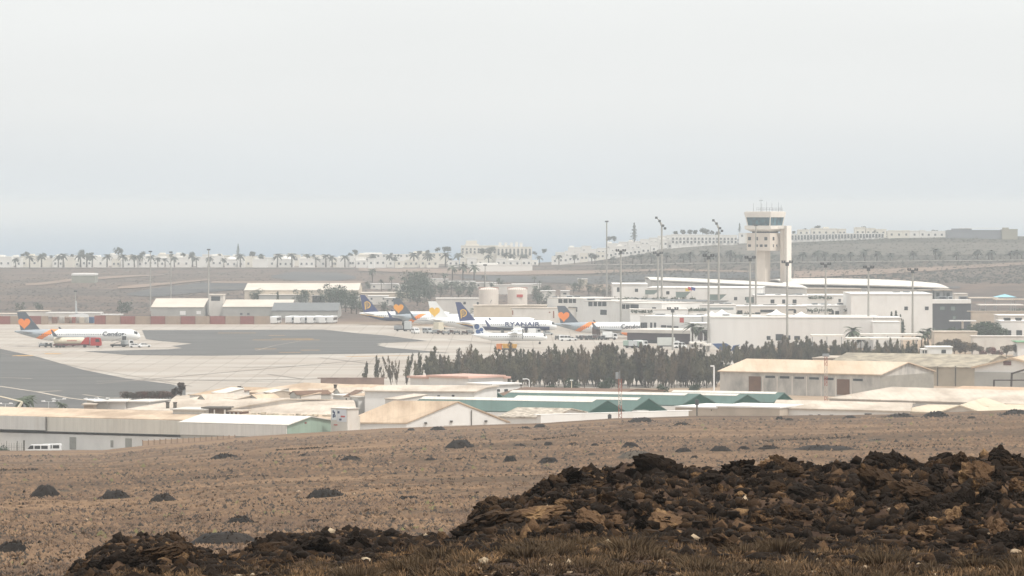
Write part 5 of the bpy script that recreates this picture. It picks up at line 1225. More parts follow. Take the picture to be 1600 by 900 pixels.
lattice(969, 592, 846, .3, 'red and white lattice mast before the green roofs', lambda z: MB().box(-.9, -.3, -.2, .2, z, z+1.3).tube((-.1, 0, z), (-.1, 0, z+1.6), .1, .05, 5))
lattice(1290.5, 556, 1010, .28, 'red lattice mast in front of the whitewashed warehouse', lambda z: MB().box(-.8, .8, -.3, .3, z-.2, z+.5))
for px, pt_, pb_, Y, lb, r in ((952.5, 647, 663, 835, 'short dark post on the crest left of the lattice mast', .22), (1089, 623.5, 655, 845, 'grey pole with a dark box standing before the green gables', .2)):
    t = thing('post', lb, 'post', (xat(px, Y), Y, 0)); h = zat(pt_, Y)
    obj('pole', MB().tube((0, 0, 0), (0, 0, h), r, r*.8, 6), GUT, t); obj('post_box', MB().box(-.35, .35, -.3, .3, h-1.2, h-.1), DMET, t)
# diagonal gantry at far left
t = thing('loading_boom', 'pale diagonal boom on a white base at the left edge above the warehouse roof', 'boom', (xat(24, 905), 905, 0))
obj('arm', MB().tube((.1, 0, zat(644, 905)), (1.5, 0, zat(628, 905)), .38, .3, 5).tube((1.5, 0, zat(628, 905)), (-4.5, 0, zat(617, 905)), .16, .12, 5), CREAM, t)
obj('base', MB().lathe([(1.8, zat(646, 905)-2), (1.6, zat(643, 905)), (.8, zat(641.5, 905))], 10), WW, t)
# red and beige fence along the far side of the apron
fw = thing('boundary_fence', 'long red and beige striped fence on the far side of the apron', 'fence', (xat(210, 1790), 1790, 0))
FR_ = mat('fence_red', '#8e5148', .85, .1, .3); FB_ = mat('fence_beige', '#a6917e', .85, .1, .3)
segs = [(-160, -90), (-90, -40), (-40, 16), (16, 40), (40, 64), (64, 75), (148, 165), (165, 188), (188, 211), (211, 235), (235, 258), (258, 282), (282, 305), (305, 328), (328, 352), (352, 375), (375, 397), (397, 421)]
for k, (x0, x1) in enumerate(segs):
    Y = 1790; mb = MB().box(xat(x0, Y)+.06, xat(x1, Y)-.06, Y-.1, Y+.1, 0, zat(494 if x0 < 148 or x0 > 180 else 493, Y)); n_ = int((x1-x0)/4)
    for q in range(n_+1): x = xat(x0 + (x1-x0)*q/max(n_, 1), Y); mb.box(x-.09, x+.09, Y-.2, Y-.1, 0, zat(493.6, Y))
    obj('fence_panel', mb, [FR_, FB_][k % 2], fw, shift=fw.location)
CT = [('white', '#c9c3ba'), ('brown', '#8d6f5c'), ('cream', '#cbbfae'), ('red', '#9a5a4c'), ('pale', '#b9b1a6'), ('blue', '#3c5a80'), ('cream', '#cbbfae'), ('rust', '#8a6150')]
for k, (x0, x1, c) in enumerate(((81, 88, 7), (92, 99, 0), (101, 108, 1), (103, 112, 2), (112, 117, 3), (118, 124, 4), (124, 131, 6), (132, 137, 0), (139, 146, 5))):
    Y = 1800 + (k % 2)*4; w_ = (x1-x0)*Y/F; t = thing('cargo_container', '%s container, %s from the left in the gap of the red fence' % (CT[c][0], ordw(k+1)), 'container', (xat(x0, Y), Y, 0), 0, 'containers in the fence gap')
    obj('box', MB().box(0, w_, 0, 5, .15, 2.6), mat('container_'+str(c), CT[c][1], .7, .15, .6), t)
    m = MB(); 
    for q in range(5): m.box(w_*(q+.3)/5, w_*(q+.5)/5, -.08, 0, .3, 2.5)
    obj('ribs', m, mat('container_'+str(c), ''), t)
# picket fence on the estate road
pf = thing('slat_fence', 'beige slatted fence with posts climbing the slope at lower left', 'fence', (xat(296, 800), 800, 0)); mb = MB(); s = pf.location
posts = []
for k in range(17):
    px = 223 + k*9; Y = 822; x = xat(px, Y); z0 = zat(699 - k*.9, Y); z1 = zat(688.5 - k*.5, Y)
    obj('post', MB().box(x-.08, x+.08, Y-.16, Y-.08, z0-.6, z1+.15), mat('fence_post_brown', '#8d7560', .9, .1, 1), pf, shift=s)
    if k < 16: x2 = xat(px+9, Y); obj('slat_panel', MB().box(x+.02, x2-.02, Y-.05, Y+.05, z0-.6, z1), mat('fence_slat_beige', '#b59b83', .9, .1, 1), pf, shift=s)
mf = thing('mesh_fence', 'dark mesh fence with posts at the lower left edge by the road', 'fence', (xat(20, 850), 850, 0)); s = mf.location
for px, w_ in ((-30, .08), (-10, .08), (10.5, .08), (27, .12), (37.5, .3)): Y = 850; x = xat(px, Y); obj('post', MB().box(x-w_/2, x+w_/2, Y-.1, Y+.1, -.3, zat(689 if px < 30 else 688, Y)), mat('fence_dark', '#4d4a40', .8, .1, 1), mf, shift=s)
mb = MB()
for k in range(26): x = xat(-60+k*3.9, 850); mb.box(x-.025, x+.025, 849.99, 850.01, 0, zat(692, 850))
for k in range(7): z_ = .2+k*.3; mb.box(xat(-60, 850), xat(38, 850), 849.98, 850.02, z_-.02, z_+.02)
obj('mesh_panel', mb, mat('fence_dark', ''), mf, shift=s)

# ================================================================ trees
LEAFC = [mat('leaf_casuarina', '#413f32', .9, .25, .25, c2='69634b', lo=.4, hi=.6), mat('leaf_casuarina_brown', '#4a4134', .9, .2, .25, c2='6f614c', lo=.4, hi=.6)]
LEAFG = mat('leaf_green_dark', '#3c4a35', .9, .2, .4); LEAFP = mat('leaf_palm', '#4c5440', .85, .2, .5); BARK = mat('bark', '#5d5044', .95, .2, 1)
LEAFH = mat('leaf_hedge_red', '#6a463c', .9, .25, .4, c2='4a4436')
def leafcloud(rng, pts, size, up=.0, n=None):
    """small leaf quads at pts; up biases them to stand upright"""
    v = []; f = []
    for p in pts:
        d = rng.normal(size=3); d[2] = d[2]*(1-up) + up*2.5*np.sign(rng.rand()+.01); d /= np.linalg.norm(d)
        q = np.cross(d, rng.normal(size=3)); q /= np.linalg.norm(q) + 1e-9
        L_ = size*rng.uniform(.6, 1.4); w_ = L_*(.55 - .33*up)
        k = len(v); v += [p - d*L_/2 - q*w_/2, p - d*L_/2 + q*w_/2, p + d*L_/2 + q*w_/2*.6, p + d*L_/2 - q*w_/2*.6]; f.append((k, k+1, k+2, k+3))
    return np.array(v), np.array(f)
def np_obj(name, v, f, m, parent=None): return obj(name, npmesh(name, v, f, m), None, parent)
def casuarina(seed, h, sparse=False):
    """feathery windbreak tree: several leaders with upswept sprays"""
    rng = np.random.RandomState(seed); t = thing('casuarina_tree', 'c', 'tree', (0, 0, 0))
    tr = MB(); pts = []
    nl = rng.randint(4, 7)
    for k in range(nl):
        a = rng.uniform(0, 6.28); lean = rng.uniform(.04, .3); hh = h*rng.uniform(.5, .98) if k else h; b0 = rng.uniform(.05, .25)*h*.6
        top = np.array([math.cos(a)*lean*h+.05*h, math.sin(a)*lean*h, hh]); base = np.array([math.cos(a)*.02*h, math.sin(a)*.02*h, b0 if k else 0])
        P = [base + (top-base)*s + np.array([math.sin(s*5+k)*.015*h, 0, 0]) for s in (0, .35, .7, 1)]
        tr.path([tuple(p) for p in P], [.16 if k == 0 else .09, .1, .06, .02], 5)
        ns = 30 if not sparse else 15
        for s in np.linspace(.16 if not sparse else .3, 1, ns):
            c = base + (top-base)*s; r = h*(.13 if not sparse else .075)*math.sin(math.pi*min(1, (1.08-s)*.72))**.9 * rng.uniform(.3, 1.35)
            for j in range(3):
                aa = rng.uniform(0, 6.28); e = c + np.array([math.cos(aa)*r, math.sin(aa)*r, r*rng.uniform(.8, 2.0)])
                for q in range(5 if not sparse else 3): pts.append(c + (e-c)*rng.uniform(.15, 1.05) + rng.normal(size=3)*.09)
    obj('trunk', tr, BARK, t)
    v, f = leafcloud(rng, pts, .6, .78); np_obj('crown', v, f, LEAFC[seed % 2], t); return t
def bushy(seed, h, w_, mat_, trunk=.25, name='broadleaf_tree', n=900, size=.5):
    rng = np.random.RandomState(seed); t = thing(name, 'b', 'tree', (0, 0, 0)); pts = []
    K = 9; cs = []
    for k in range(K):
        a = rng.uniform(0, 6.28); r = w_*.33*rng.rand()**.5; cs.append((np.array([math.cos(a)*r, math.sin(a)*r, h*(trunk + (1-trunk)*rng.uniform(.25, .78))]), w_*rng.uniform(.17, .3)))
    for k in range(n):
        c, r = cs[rng.randint(K)]; d = rng.normal(size=3); d /= np.linalg.norm(d); pts.append(c + d*r*rng.uniform(.6, 1.08)*np.array([1, 1, .8]))
    tr = MB().tube((0, 0, -.3), (0, 0, h*(trunk+.25)), .035*h, .02*h, 6)
    for c, r in cs[:5]: tr.tube((0, 0, h*trunk), tuple(c), .018*h, .008*h, 4)
    obj('trunk', tr, BARK, t); v, f = leafcloud(rng, pts, size, 0); np_obj('crown', v, f, mat_, t); return t
def palm(seed, h, fr=3.0, name='palm_tree', m=None, fat=1):
    rng = np.random.RandomState(seed); t = thing(name, 'p', 'palm tree', (0, 0, 0))
    bend = rng.uniform(-.04, .04)*h; obj('trunk', MB().path([(0, 0, -.3), (bend*.3, 0, h*.5), (bend, 0, h)], [.3*fat, .22*fat, .24*fat], 6), BARK, t)
    V = []; Fc = []
    nf = 22
    for k in range(nf):
        a = k*2.4 + rng.uniform(-.2, .2); el = rng.uniform(-.35, 1.15); L_ = fr*rng.uniform(.85, 1.1); ca, sa = math.cos(a), math.sin(a); w_ = .42*fat
        p = np.array([bend, 0, h]); prev = None
        for s in range(6):
            tt = s/5; x = L_*tt*math.cos(el*(1-tt*.6)); z = L_*(math.sin(el)*tt - .62*tt*tt)
            c = p + np.array([ca*x, sa*x, z]); ww_ = w_*math.sin(math.pi*(.12+.85*tt))
            l_ = c + np.array([-sa*ww_, ca*ww_, -.28*ww_]); r_ = c + np.array([sa*ww_, -ca*ww_, -.28*ww_]); i = len(V); V += [l_, c, r_]
            if s: Fc += [(i-3, i-2, i+1, i), (i-2, i-1, i+2, i+1)]
    np_obj('crown', np.array(V), np.array(Fc), m or LEAFP, t); return t
def place(protos, spots, group, templ, zf=None, used=None, smin=.85, smax=1.15, rng=None, lean=False):
    rng = rng or random.Random(len(spots)); out = []
    for k, (px, Y, *s_) in enumerate(spots):
        p = protos[rng.randrange(len(protos))] if len(protos) > 1 else protos[0]; sc__ = s_[0] if s_ else rng.uniform(smin, smax)
        z = gz(px, Y); loc = (xat(px, Y), Y, z - .05); u_ = rng.uniform(.72, 1.02) if lean else 1; sc3 = (sc__*u_, sc__*u_, sc__)
        if p.get('_used'): o = dup(p, loc, rng.uniform(0, 6.28), sc3)
        else: o = p; o['_used'] = 1; o.location = loc; o.rotation_euler = (0, 0, rng.uniform(0, 6.28)); o.scale = sc3
        if lean: o.rotation_euler = (rng.uniform(-.07, .07), rng.uniform(-.16, .03), rng.choice([0, 3.14])+rng.uniform(-.7, .7))
        o['group'] = group; out.append(o)
    for o in out:
        if '_used' in o and o not in protos: del o['_used']
    rank(out, templ); return out
cas = [casuarina(k, 9.9) for k in range(9)]; casS = [casuarina(20+k, 8.5, True) for k in range(3)]
rr = random.Random(11)
sp1 = []
for px, s in ((572, .8), (585, 1.0), (598, .55), (612, 1.0), (620, .85), (634, 1.05), (648, .9), (655, 1.12)): sp1.append((px, 1178+rr.uniform(-6, 6), s*.95))
place(casS, sp1, lean=True, group= 'thin feathery trees at the left end of the windbreak', templ='thin feathery tree, {o} from the left among the sparse ones left of the windbreak')
spots = []; px = 672
while px < 1122:
    f = (px-672)/450; spots.append((px+rr.uniform(-4, 4), 1176+rr.uniform(-14, 14), rr.uniform(.62, 1.0)+.16*math.sin(px*.045)**2)); px += rr.choice([2.6, 3.2, 4.2, 6]) if f < .3 else rr.choice([2.0, 2.8, 3.6])
place(cas, spots, 'feathery trees of the long windbreak', lean=True, templ= 'feathery dark tree, {o} from the left in the long windbreak')
cas2 = [casuarina(40+k, 8.5) for k in range(3)]
spots = []; px = 1128
while px < 1462:
    spots.append((px+rr.uniform(-3, 3), 1330+rr.uniform(-15, 15)-(px-1128)*.15, rr.uniform(.6, 1.1)*(1 if px > 1180 else .8))); px += rr.choice([3.5, 4.5, 6])
place(cas2, spots, 'feathery trees below the terminal', lean=True, templ= 'dark feathery tree, {o} from the left in the belt below the blank hall')
bush = [bushy(60+k, 6.5, 6.5, LEAFG) for k in range(3)]
place(bush, [(862, 1095, .6), (893, 1110, .75), (944, 1100, .85), (1038, 1100, .6), (1083, 1105, .6), (1113, 1190, .8), (1127, 1180, .95), (1140, 1210, .7), (780, 1120, .4)], 'round dark bushes at the foot of the windbreak',
      'round dark green bush, {o} from the left at the foot of the windbreak')
palms = [palm(80+k, 5.2, 3.1) for k in range(3)]
place(palms, [(1006, 1640, .8), (1020, 1642, .95), (1012, 1641, .7), (1090, 1770, 1.0), (1084, 1772, .8), (1272, 1700, 1.15), (1281, 1705, 1.2), (1330, 1690, 1.0), (1267, 1698, .8), (1333, 1463, 1.35), (1344, 1450, .9), (734+10, 1765, 1.2),
              (1450, 1480, 1.2), (1440, 1470, 1.1), (1463, 1500, 1.0), (1472, 1490, .9), (1082, 1500, 1.4), (1095, 1498, 1.2), (787, 1735, 1.2)], 'palms among the terminal buildings', 'palm tree, {o} from the left among the terminal buildings', zf=1)
conif = []
def conifer(seed, h, w_, m=LEAFG, name='conifer_tree', n=700):
    rng = np.random.RandomState(seed); t = thing(name, 'c', 'tree', (0, 0, 0)); pts = []
    for k in range(n):
        s = rng.rand()**.8; a = rng.uniform(0, 6.28); lay = .65+.35*math.sin(s*34); r = w_/2*(1-s)**.75*lay*rng.uniform(.3, 1.1); pts.append(np.array([math.cos(a)*r, math.sin(a)*r, h*(.08+.92*s)]))
    obj('trunk', MB().tube((0, 0, -.3), (0, 0, h*.95), .025*h, .005*h, 5), BARK, t); v, f = leafcloud(rng, pts, h*.055, .2); np_obj('crown', v, f, m, t); return t
cf = [conifer(90+k, 9, 3.6) for k in range(2)]
place(cf, [(1386, 1620, .75), (1393, 1618, 1.05), (1400, 1615, 1.1), (1407, 1612, .95), (1411, 1610, .75), (1389, 1612, .6)], 'conifers before the tall white block', 'dark conifer, {o} from the left before the tall white terminal block')
place([bushy(95, 8, 7, LEAFG)], [(px, 1530+rr.uniform(-30, 10), s) for px, s in ((1520, .9), (1528, 1.1), (1537, 1.1), (1546, 1.0), (1555, 1.15), (1562, .9), (1508, .8), (1495, .7), (1484, .8), (1456, .7), (1476, .6), (1600, .7))],
      'dark trees right of the dark block', 'dark green tree, {o} from the left in the clump right of the dark block')
place([bushy(96, 5.5, 4.5, LEAFC[1])], [(px, 1405+rr.uniform(-8, 8), s) for px, s in ((1470, .9), (1480, 1.1), (1491, 1.2), (1500, .9), (1508, 1.0), (1519, .9), (1531, .7), (1470, .7), (1545, .6), (1573, .8), (1588, .8))],
      'brownish bushes before the cream wall', 'brownish bush, {o} from the left before the cream wall at right')
place([bushy(97, 5, 5.5, mat('leaf_flower_red', '#7a4a48', .9, .25, .4, c2='55513f'))], [(1536, 1395, .5), (1552, 1392, .7), (1561, 1390, .55)], 'reddish shrubs', 'reddish flowering shrub, {o} from the left by the roadside wall')
place([bushy(98, 2.6, 3.2, LEAFH, .05, 'hedge_bush', 500, .3)], [(194+k*4.6, 982, rr.uniform(.5, .8)) for k in range(18)], 'reddish hedge bushes on the estate', 'reddish-brown hedge bush, {o} from the left above the white block houses')
for o in [o for o in col.objects if o.name.startswith('hedge_bush')]: o.location.z = zat(624.5, o.location.y); o['category'] = 'bush'
t = bushy(101, 4.2, 2.4, mat('leaf_dark_red', '#4a3a30', .9, .25, .5), .1, 'clipped_tree', 900, .3); t.location = (xat(283, 975), 975, zat(623, 975)); t['label'] = 'tall dark clipped tree at the right end of the reddish hedge'
t = bushy(102, 2.9, 2.0, mat('leaf_dark_red', ''), .1, 'clipped_tree', 600, .3); t.location = (xat(274, 976), 976, zat(622, 976)); t['label'] = 'shorter dark clipped tree beside the tallest one at the hedge end'
place([palm(105, 3.2, 2.3)], [(35, 920, 1.0), (44, 922, 1.15), (95, 950, .8), (143, 958, .7)], 'palms behind the long warehouse', 'small palm, {o} from the left behind the long warehouse roof')
for o in col.objects:
    if o.get('group') == 'palms behind the long warehouse': o.location.z = zat(646, o.location.y) - .5
place([bushy(106, 2.4, 3.4, LEAFG, .05, 'shrub', 400, .3)], [(2, 848, .9), (8, 850, .7)], 'shrubs behind the mesh fence', 'dark shrub, the {o} of the pair behind the mesh fence')
for o in col.objects:
    if o.get('group') == 'shrubs behind the mesh fence': o['category'] = 'shrub'

# ================================================================ beyond the apron
def far_b(label, pl, pr, pt_, pb_, wall, roof, depth=12, **k):
    Y = hit((pl+pr)/2, pb_, 1780, 3400) if pb_ < 497 else Yat(pb_, 0); z = gz((pl+pr)/2, Y)
    return bld(label, (pl, Y), (pr, Y), pt_, depth, wall, roof, z0=z, over=k.pop('over', .2), **k)
FT = mat('roof_far_tan', '#cbc1b3', .85, .08, .1); 
far_b('long tan-roofed hangar behind the red fence, left one with three ridges', 236, 318, 480.5, 495, WG, FT, 60, kind='gx', rise=3.2, name='hangar', cat='hangar', doors=((281, 290, 486, 492), (307, 314, 486, 491)), doorm=WW)
far_b('long tan-roofed hangar behind the red fence, right one', 348, 455, 480, 495, WG, FT, 50, kind='gx', rise=2.6, name='hangar', cat='hangar', doors=((375, 379, 489, 492), (386, 390, 489, 492)), doorm=DKG)
far_b('square white house with dark upper window between the two hangars', 327, 349, 461, 494, WW2, FT, 12, name='building', wins=((330, 344, 463, 470),))
far_b('wide grey canopy hall right of the hangars with sloping dark roof', 425, 528, 486, 497, WG, mat('roof_slate', ''), 40, kind='gx', rise=3.0, name='hall', cat='hangar')
far_b('low cream building with one dark window left of the dark trees', 470, 528, 480, 496, mat('wall_cream', ''), RTP, 14, name='building', wins=((507, 511, 485, 491),))
far_b('very long beige hall in the second row beyond the apron', 382, 560, 454, 474, mat('wall_cream', ''), FT, 55, kind='gx', rise=3.0, name='hall', cat='warehouse')
far_b('lower grey-white extension in front of the long beige hall', 405, 480, 461, 475, WG, FT, 14, name='building')
far_b('beige hall continuing right behind the trees', 545, 640, 458, 472, mat('wall_cream', ''), FT, 20, name='building')
far_b('low white wall building left of the containers', 75, 156, 489, 495, WW2, WW2, 10, name='building')
far_b('pale long shed at the left edge behind the fence', -80, 26, 491, 496, WW2, RTP, 14, name='shed', cat='shed')
far_b('white low roof building behind the left jet tail', 28, 75, 486.5, 494, WW2, RTP, 14, name='shed', cat='shed')
far_b('low white hut with pale top beside the containers', 157, 190, 492, 495.5, WW2, WW, 8, name='hut', cat='shed')
far_b('flat concrete block house alone in the far field', 112, 148, 430.5, 442, mat('bunker_green_grey', '#8f8e80', .9, .1, .3), WW, 20, name='block_house', cat='building', thick=1.2)
far_b('small cream cube house alone right in the far field', 903, 918, 436.5, 446, mat('wall_cream', ''), WW2, 12, name='cube_house', cat='building')
far_b('white service building left of the fuel tanks', 681, 750, 467, 492, WW2, WW2, 16, name='building', wins=((724, 728, 471.5, 475.5), (745, 748, 472, 477)))
far_b('white low building behind the fuel tanks', 770, 832, 446, 460, WW2, WW2, 12, name='building')
far_b('small white house right of the fuel tanks', 845, 868, 455, 470, WW2, WW, 10, name='house', cat='house')
fl = [(579, 622, 444, 452, 'long white house among dark trees, upper row left'), (622, 640, 446, 455, 'white house right of the long one, upper row'), (668, 700, 436.5, 446, 'white house under the three palms'),
      (700, 742, 440, 449, 'wide white house right of the three palms'), (742, 775, 442, 450, 'white house above the left fuel tank'), (575, 606, 463, 476, 'white house left behind the navy tails'), (600, 620, 466, 478, 'cream house behind the dark heart tail'),
      (640, 660, 455, 466, 'small white house in the tree clump centre'), (800, 845, 444, 452, 'long white house above the right fuel tank'), (876, 890, 455, 468, 'small white box house below the far cube house'),
      (488, 508, 462, 474, 'cream house behind the left dark tree clump'), (533, 560, 464, 480, 'cream house between dark trees left of the jets')]
for x0, x1, y0, y1, lb in fl: far_b(lb, x0, x1, y0, y1, WW2, WW, 10, name='house', cat='house', wins=((x0+4, x0+7, y0+2.5, y0+5), (x1-8, x1-5, y0+2.5, y0+5)), group='white houses beyond the apron')
for k, (px, lb) in enumerate(((763.5, 'left cream fuel storage tank with reddish rim'), (808.5, 'right cream fuel storage tank with a red mark'))):
    Y = 1830; t = thing('fuel_tank', lb, 'storage tank', (xat(px, Y), Y, 0), 0, 'fuel tanks'); r = 15.5*Y/F; h = zat(452.5, Y)
    obj('shell', MB().lathe([(r, 0), (r, h)], 28), mat('tank_cream', '#d8cec3', .7, .05, .4), t, smooth=False)
    obj('dome', MB().lathe([(r*.99, h+.01), (r*.8, h+.55), (r*.4, h+.95), (.2, h+1.05)], 28), mat('tank_cream', ''), t)
    m = MB()
    for q in range(28):
        a, b = q*math.pi/14, (q+1)*math.pi/14; m.tube((r*math.cos(a), r*math.sin(a), h+.9), (r*math.cos(b), r*math.sin(b), h+.9), .08, .08, 4, cap=False); m.tube((r*math.cos(a), r*math.sin(a), h), (r*math.cos(a), r*math.sin(a), h+.9), .05, .05, 3)
    obj('rim_rail', m, mat('rail_red', '#a8654c', .7, .1, 1), t)
    m = MB()
    if k: m.box(-1.2+.9, 1.4+.9, -r-.12, -r+.35, h-3.2, h-2.0)
    else: m.tube((.8, -r-.1, h-5.4), (1.4, -r-.1, h-4.3), .12, .12, 4)
    obj('red_mark' if k else 'dark_mark', m, SR if k else DKG, t)
# small light aircraft on the stand beyond the fence
t = thing('light_aircraft', 'small white aircraft with tall fin parked behind the fence at left', 'airplane', (xat(122, 1850), 1850, 0))
obj('fuselage', xz([(-4, 1.6), (3.5, 1.0), (4.6, 1.6), (4.2, 2.6), (1.5, 3.0), (-4, 2.2)], -.8, .8), WHITE, t); obj('tail_fin', xz([(-1.2, 2.4), (-.2, 2.4), (-.6, 8.4), (-1.2, 8.4)], -.1, .1), LGREY, t)
obj('wing', MB().box(-14, 11, -.6, .6, 3.1, 3.35), WHITE, t); wheels(t, (-1, 2.5), .9, .35)
# dark trees beyond the apron
bt = [bushy(110+k, 10, 10, LEAFG, .1) for k in range(3)]; 
TS = [(190, 492, .7), (199, 490, .6), (487, 470, .8), (495, 472, .8), (478, 476, .8), (470, 478, .9), (505, 474, .8), (515, 478, 1.0), (523, 482, 1.3), (530, 484, 1.2), (540, 488, 1.1), (549, 490, 1.1), (557, 491, 1.0), (570, 492, .7), (600, 490, .6),
      (646, 466, 1.5), (655, 468, 1.6), (664, 462, 1.3), (640, 472, 1.2), (652, 478, 1.1), (628, 466, .8), (672, 472, 1.0), (612, 468, .6), (626, 478, .8), (700, 456, .7), (712, 454, .6), (725, 458, .8), (738, 456, .6), (690, 462, .8), (735, 466, .7), (716, 465, .7),
      (848, 468, .7), (856, 462, .6), (840, 475, .8), (905, 456, .8), (896, 458, .6), (920, 460, .7), (932, 462, .6), (945, 464, .7), (575, 452, .5), (392, 472, .9), (401, 474, .8), (427, 474, .6), (852, 480, .8), (783, 448, .5), (1000, 462, .6), (32, 488, .5), (60, 488, .5)]
sp_ = []
for px, py, s in TS: Y = hit(px, py, 1700, 2500) if py < 480 else Yat(py, 0); sp_.append((px, Y, s))
place(bt, sp_, 'dark trees beyond the apron', 'dark bushy tree, {o} from the left among the buildings beyond the apron')
cy_ = [conifer(120, 11, 3.2, LEAFG)]
place(cy_, [(402, 1945, .85), (434, 1945, .95)], 'slim conifers before the long beige hall', 'slim conifer, {o} of the two before the long beige hall')
mp_ = [palm(130+k, 8.5, 3.2, fat=1.4) for k in range(3)]
MPS = [(582, 447, 1.1), (612, 452, .8), (596, 455, .7), (632, 450, .7), (695, 449, .9), (707, 446, 1.3), (723, 446, 1.35), (741, 446, 1.3), (757, 450, .8), (779, 452, .7), (768, 460, .7), (717, 470, .8), (705, 462, .8), (688, 466, .8), (836, 466, .7), (843, 454, .6), (620, 462, .6), (835, 447, .6)]
place(mp_, [(px, hit(px, py, 1700, 2600), s) for px, py, s in MPS], 'palms between the buildings beyond the apron', 'palm tree, {o} from the left between the buildings beyond the apron')
# belt of low shrubs at far right behind the car park
place([bushy(141, 7, 9, LEAFG, .05)], [(1524+k*6.5, 1880+rr.uniform(-20, 20), rr.uniform(.5, .85)) for k in range(14)], 'shrubs behind the car park', 'dark shrub-like tree, {o} from the left behind the upper car park')
# ================================================================ far fields, hill, coast town
def drape(name, top, bot, m, px0, px1, lift=.35, step=12):
    """a patch of ground cover following the land; top and bot: photo rows along it"""
    pxs = np.arange(px0, px1+.1, step); V = []; Fc = []; K = 6
    for px in pxs:
        ya, yb = float(I(px, top)), float(I(px, bot)); A = hit(px, ya, 1790, 3350); B = hit(px, max(yb, ya+.3), 1790, 3350)
        for j in range(K+1): Y = B + (A-B)*j/K; V.append((xat(px, Y), Y, gz(px, Y) + lift))
    for i in range(len(pxs)-1):
        for j in range(K): a = i*(K+1)+j; Fc.append((a, a+K+1, a+K+2, a+1))
    o = obj(name, npmesh(name, V, Fc, m)); tag(o, kind='structure'); return o
LV = mat('lava_field', '#343639', .95, .15, .02, stretch=(1, 2.5, 1), c2='524d48', lo=.42, hi=.62)
DS = mat('pale_dirt', '#86705f', .95, .1, .02, stretch=(1, 2.5, 1), c2='6b5a4e', lo=.4, hi=.6)
SCR = mat('scrub_earth', '#45423a', .95, .15, .03, stretch=(1, 2, 1), c2='5c5449')
drape('lava_field', [(700,431),(900,433),(1000,430),(1240,423)], [(700,433),(780,441),(880,443),(950,445),(1015,437),(1240,434)], LV, 720, 1240)
drape('lava_field', [(195,461),(235,452),(310,443),(400,443)], [(195,462),(240,465),(310,458),(400,452)], LV, 198, 400)
drape('lava_field', [(420,432),(460,425),(530,427),(560,434)], [(420,434),(470,441),(530,439),(560,436)], LV, 424, 560)
drape('lava_field', [(960,440),(1500,448)], [(960,441),(1500,452)], LV, 960, 1500)
drape('dirt_strip', [(0,446),(60,443),(110,437),(200,431),(260,430)], [(0,448),(60,447),(110,441),(200,434),(260,431)], DS, 40, 260, .5)
drape('dirt_strip', [(180,450),(215,446),(330,437)], [(180,452.5),(215,451),(330,438.5)], DS, 184, 330, .55)
drape('dirt_strip', [(560,420),(900,424),(1040,421),(1200,425)], [(560,424),(760,431),(900,429.5),(1040,424),(1200,427)], DS, 560, 1200, .5)
drape('dirt_strip', [(330,441),(560,440),(570,441)], [(330,443),(560,445),(570,442)], DS, 330, 570, .5)
drape('dirt_strip', [(1240,425),(1400,421),(1600,411)], [(1240,436),(1400,428),(1600,415)], DS, 1240, 1620, .5)
drape('dirt_strip', [(900,448),(950,445),(960,446)], [(900,455),(950,458),(960,456)], DS, 884, 960, .5)
drape('scrub_slope', [(1240,384),(1400,380),(1620,380)], [(1240,400),(1400,400),(1620,398)], SCR, 1010, 1620, .4)
drape('coast_road', [(0,419),(560,419)], [(0,419.9),(560,419.9)], mat('road_far', '#7f766c', .9, .1, .1), 0, 560, .6)
drape('coast_road', [(560,416.5),(1000,414),(1100,412),(1620,407)], [(560,417.5),(1000,415.2),(1100,413),(1620,408)], mat('road_far', ''), 560, 1620, .6)
FW = mat('far_white', '#e3dfd8', .85, .03, .1); FO = mat('far_cream', '#dfd8ca', .85, .04, .1); FD = mat('far_window', '#5f6264', .5, .1, .3)
def fhouse(px0, px1, py0, py1, Y, wallm=FW, label='h', group='white houses of the coast town', dome=False, nw=2, rows=1, cat='house'):
    z0 = zat(py1, Y); z1 = zat(py0, Y); x0, x1 = xat(px0, Y), xat(px1, Y); w_ = x1-x0; h = z1-z0
    t = thing('town_house' if cat == 'house' else cat.replace(' ', '_'), label, cat, ((x0+x1)/2, Y, z0), 0, group)
    mb = MB().box(-w_/2, w_/2, 0, 12, -8, h-.01)
    if w_ > 9: mb.box(-w_/2+w_*.1, -w_/2+w_*.45, 2, 10, h, h+1.3)
    obj('wall', mb, wallm, t)
    if dome: obj('dome_roof', MB().lathe([(w_*.42, 0), (w_*.36, h*.2), (w_*.2, h*.34), (.1, h*.38)], 12, c=(0, 5, h)), wallm, t)
    obj('parapet', MB().box(-w_/2-.1, w_/2+.1, -.15, .2, h-.35, h+.3), wallm, t)
    for r in range(rows):
        for k in range(nw):
            x = -w_/2 + w_*(k+.5)/nw; zz = h*(.28 + (r*.95)/max(rows, 1)*.62)
            m = MB().box(x-.7, x+.7, -.12, .05, zz, zz+1.5)
            if rows > 1 and (k+r) % 2: m.box(x-1.1, x+1.1, -.5, .05, zz-.25, zz-.1)
            obj('window', m, FD, t)
    return t
hs = []
rr = random.Random(21); px = -30
while px < 560:
    w_ = rr.uniform(7, 26); Y = 3150 + rr.uniform(-12, 25); top = 402.5 + rr.uniform(-2.5, 4.5)
    hs.append(fhouse(px, px+w_*.97, top, 417.5, Y, FW if rr.random() < .8 else FO, dome=rr.random() < .18, nw=rr.choice([0, 1, max(1, int(w_/7)), 2]), rows=1)); px += w_*rr.choice([1, 1, 1.12, 1.3])
n1 = len(hs); px = -25
while px < 580:
    w_ = rr.uniform(10, 26); hs.append(fhouse(px, px+w_*.95, 400 + rr.uniform(-2.5, 3), 410, 3215 + rr.uniform(0, 30), FW if rr.random() < .75 else FO, nw=max(1, int(w_/8)))); px += w_*1.05
px = 556
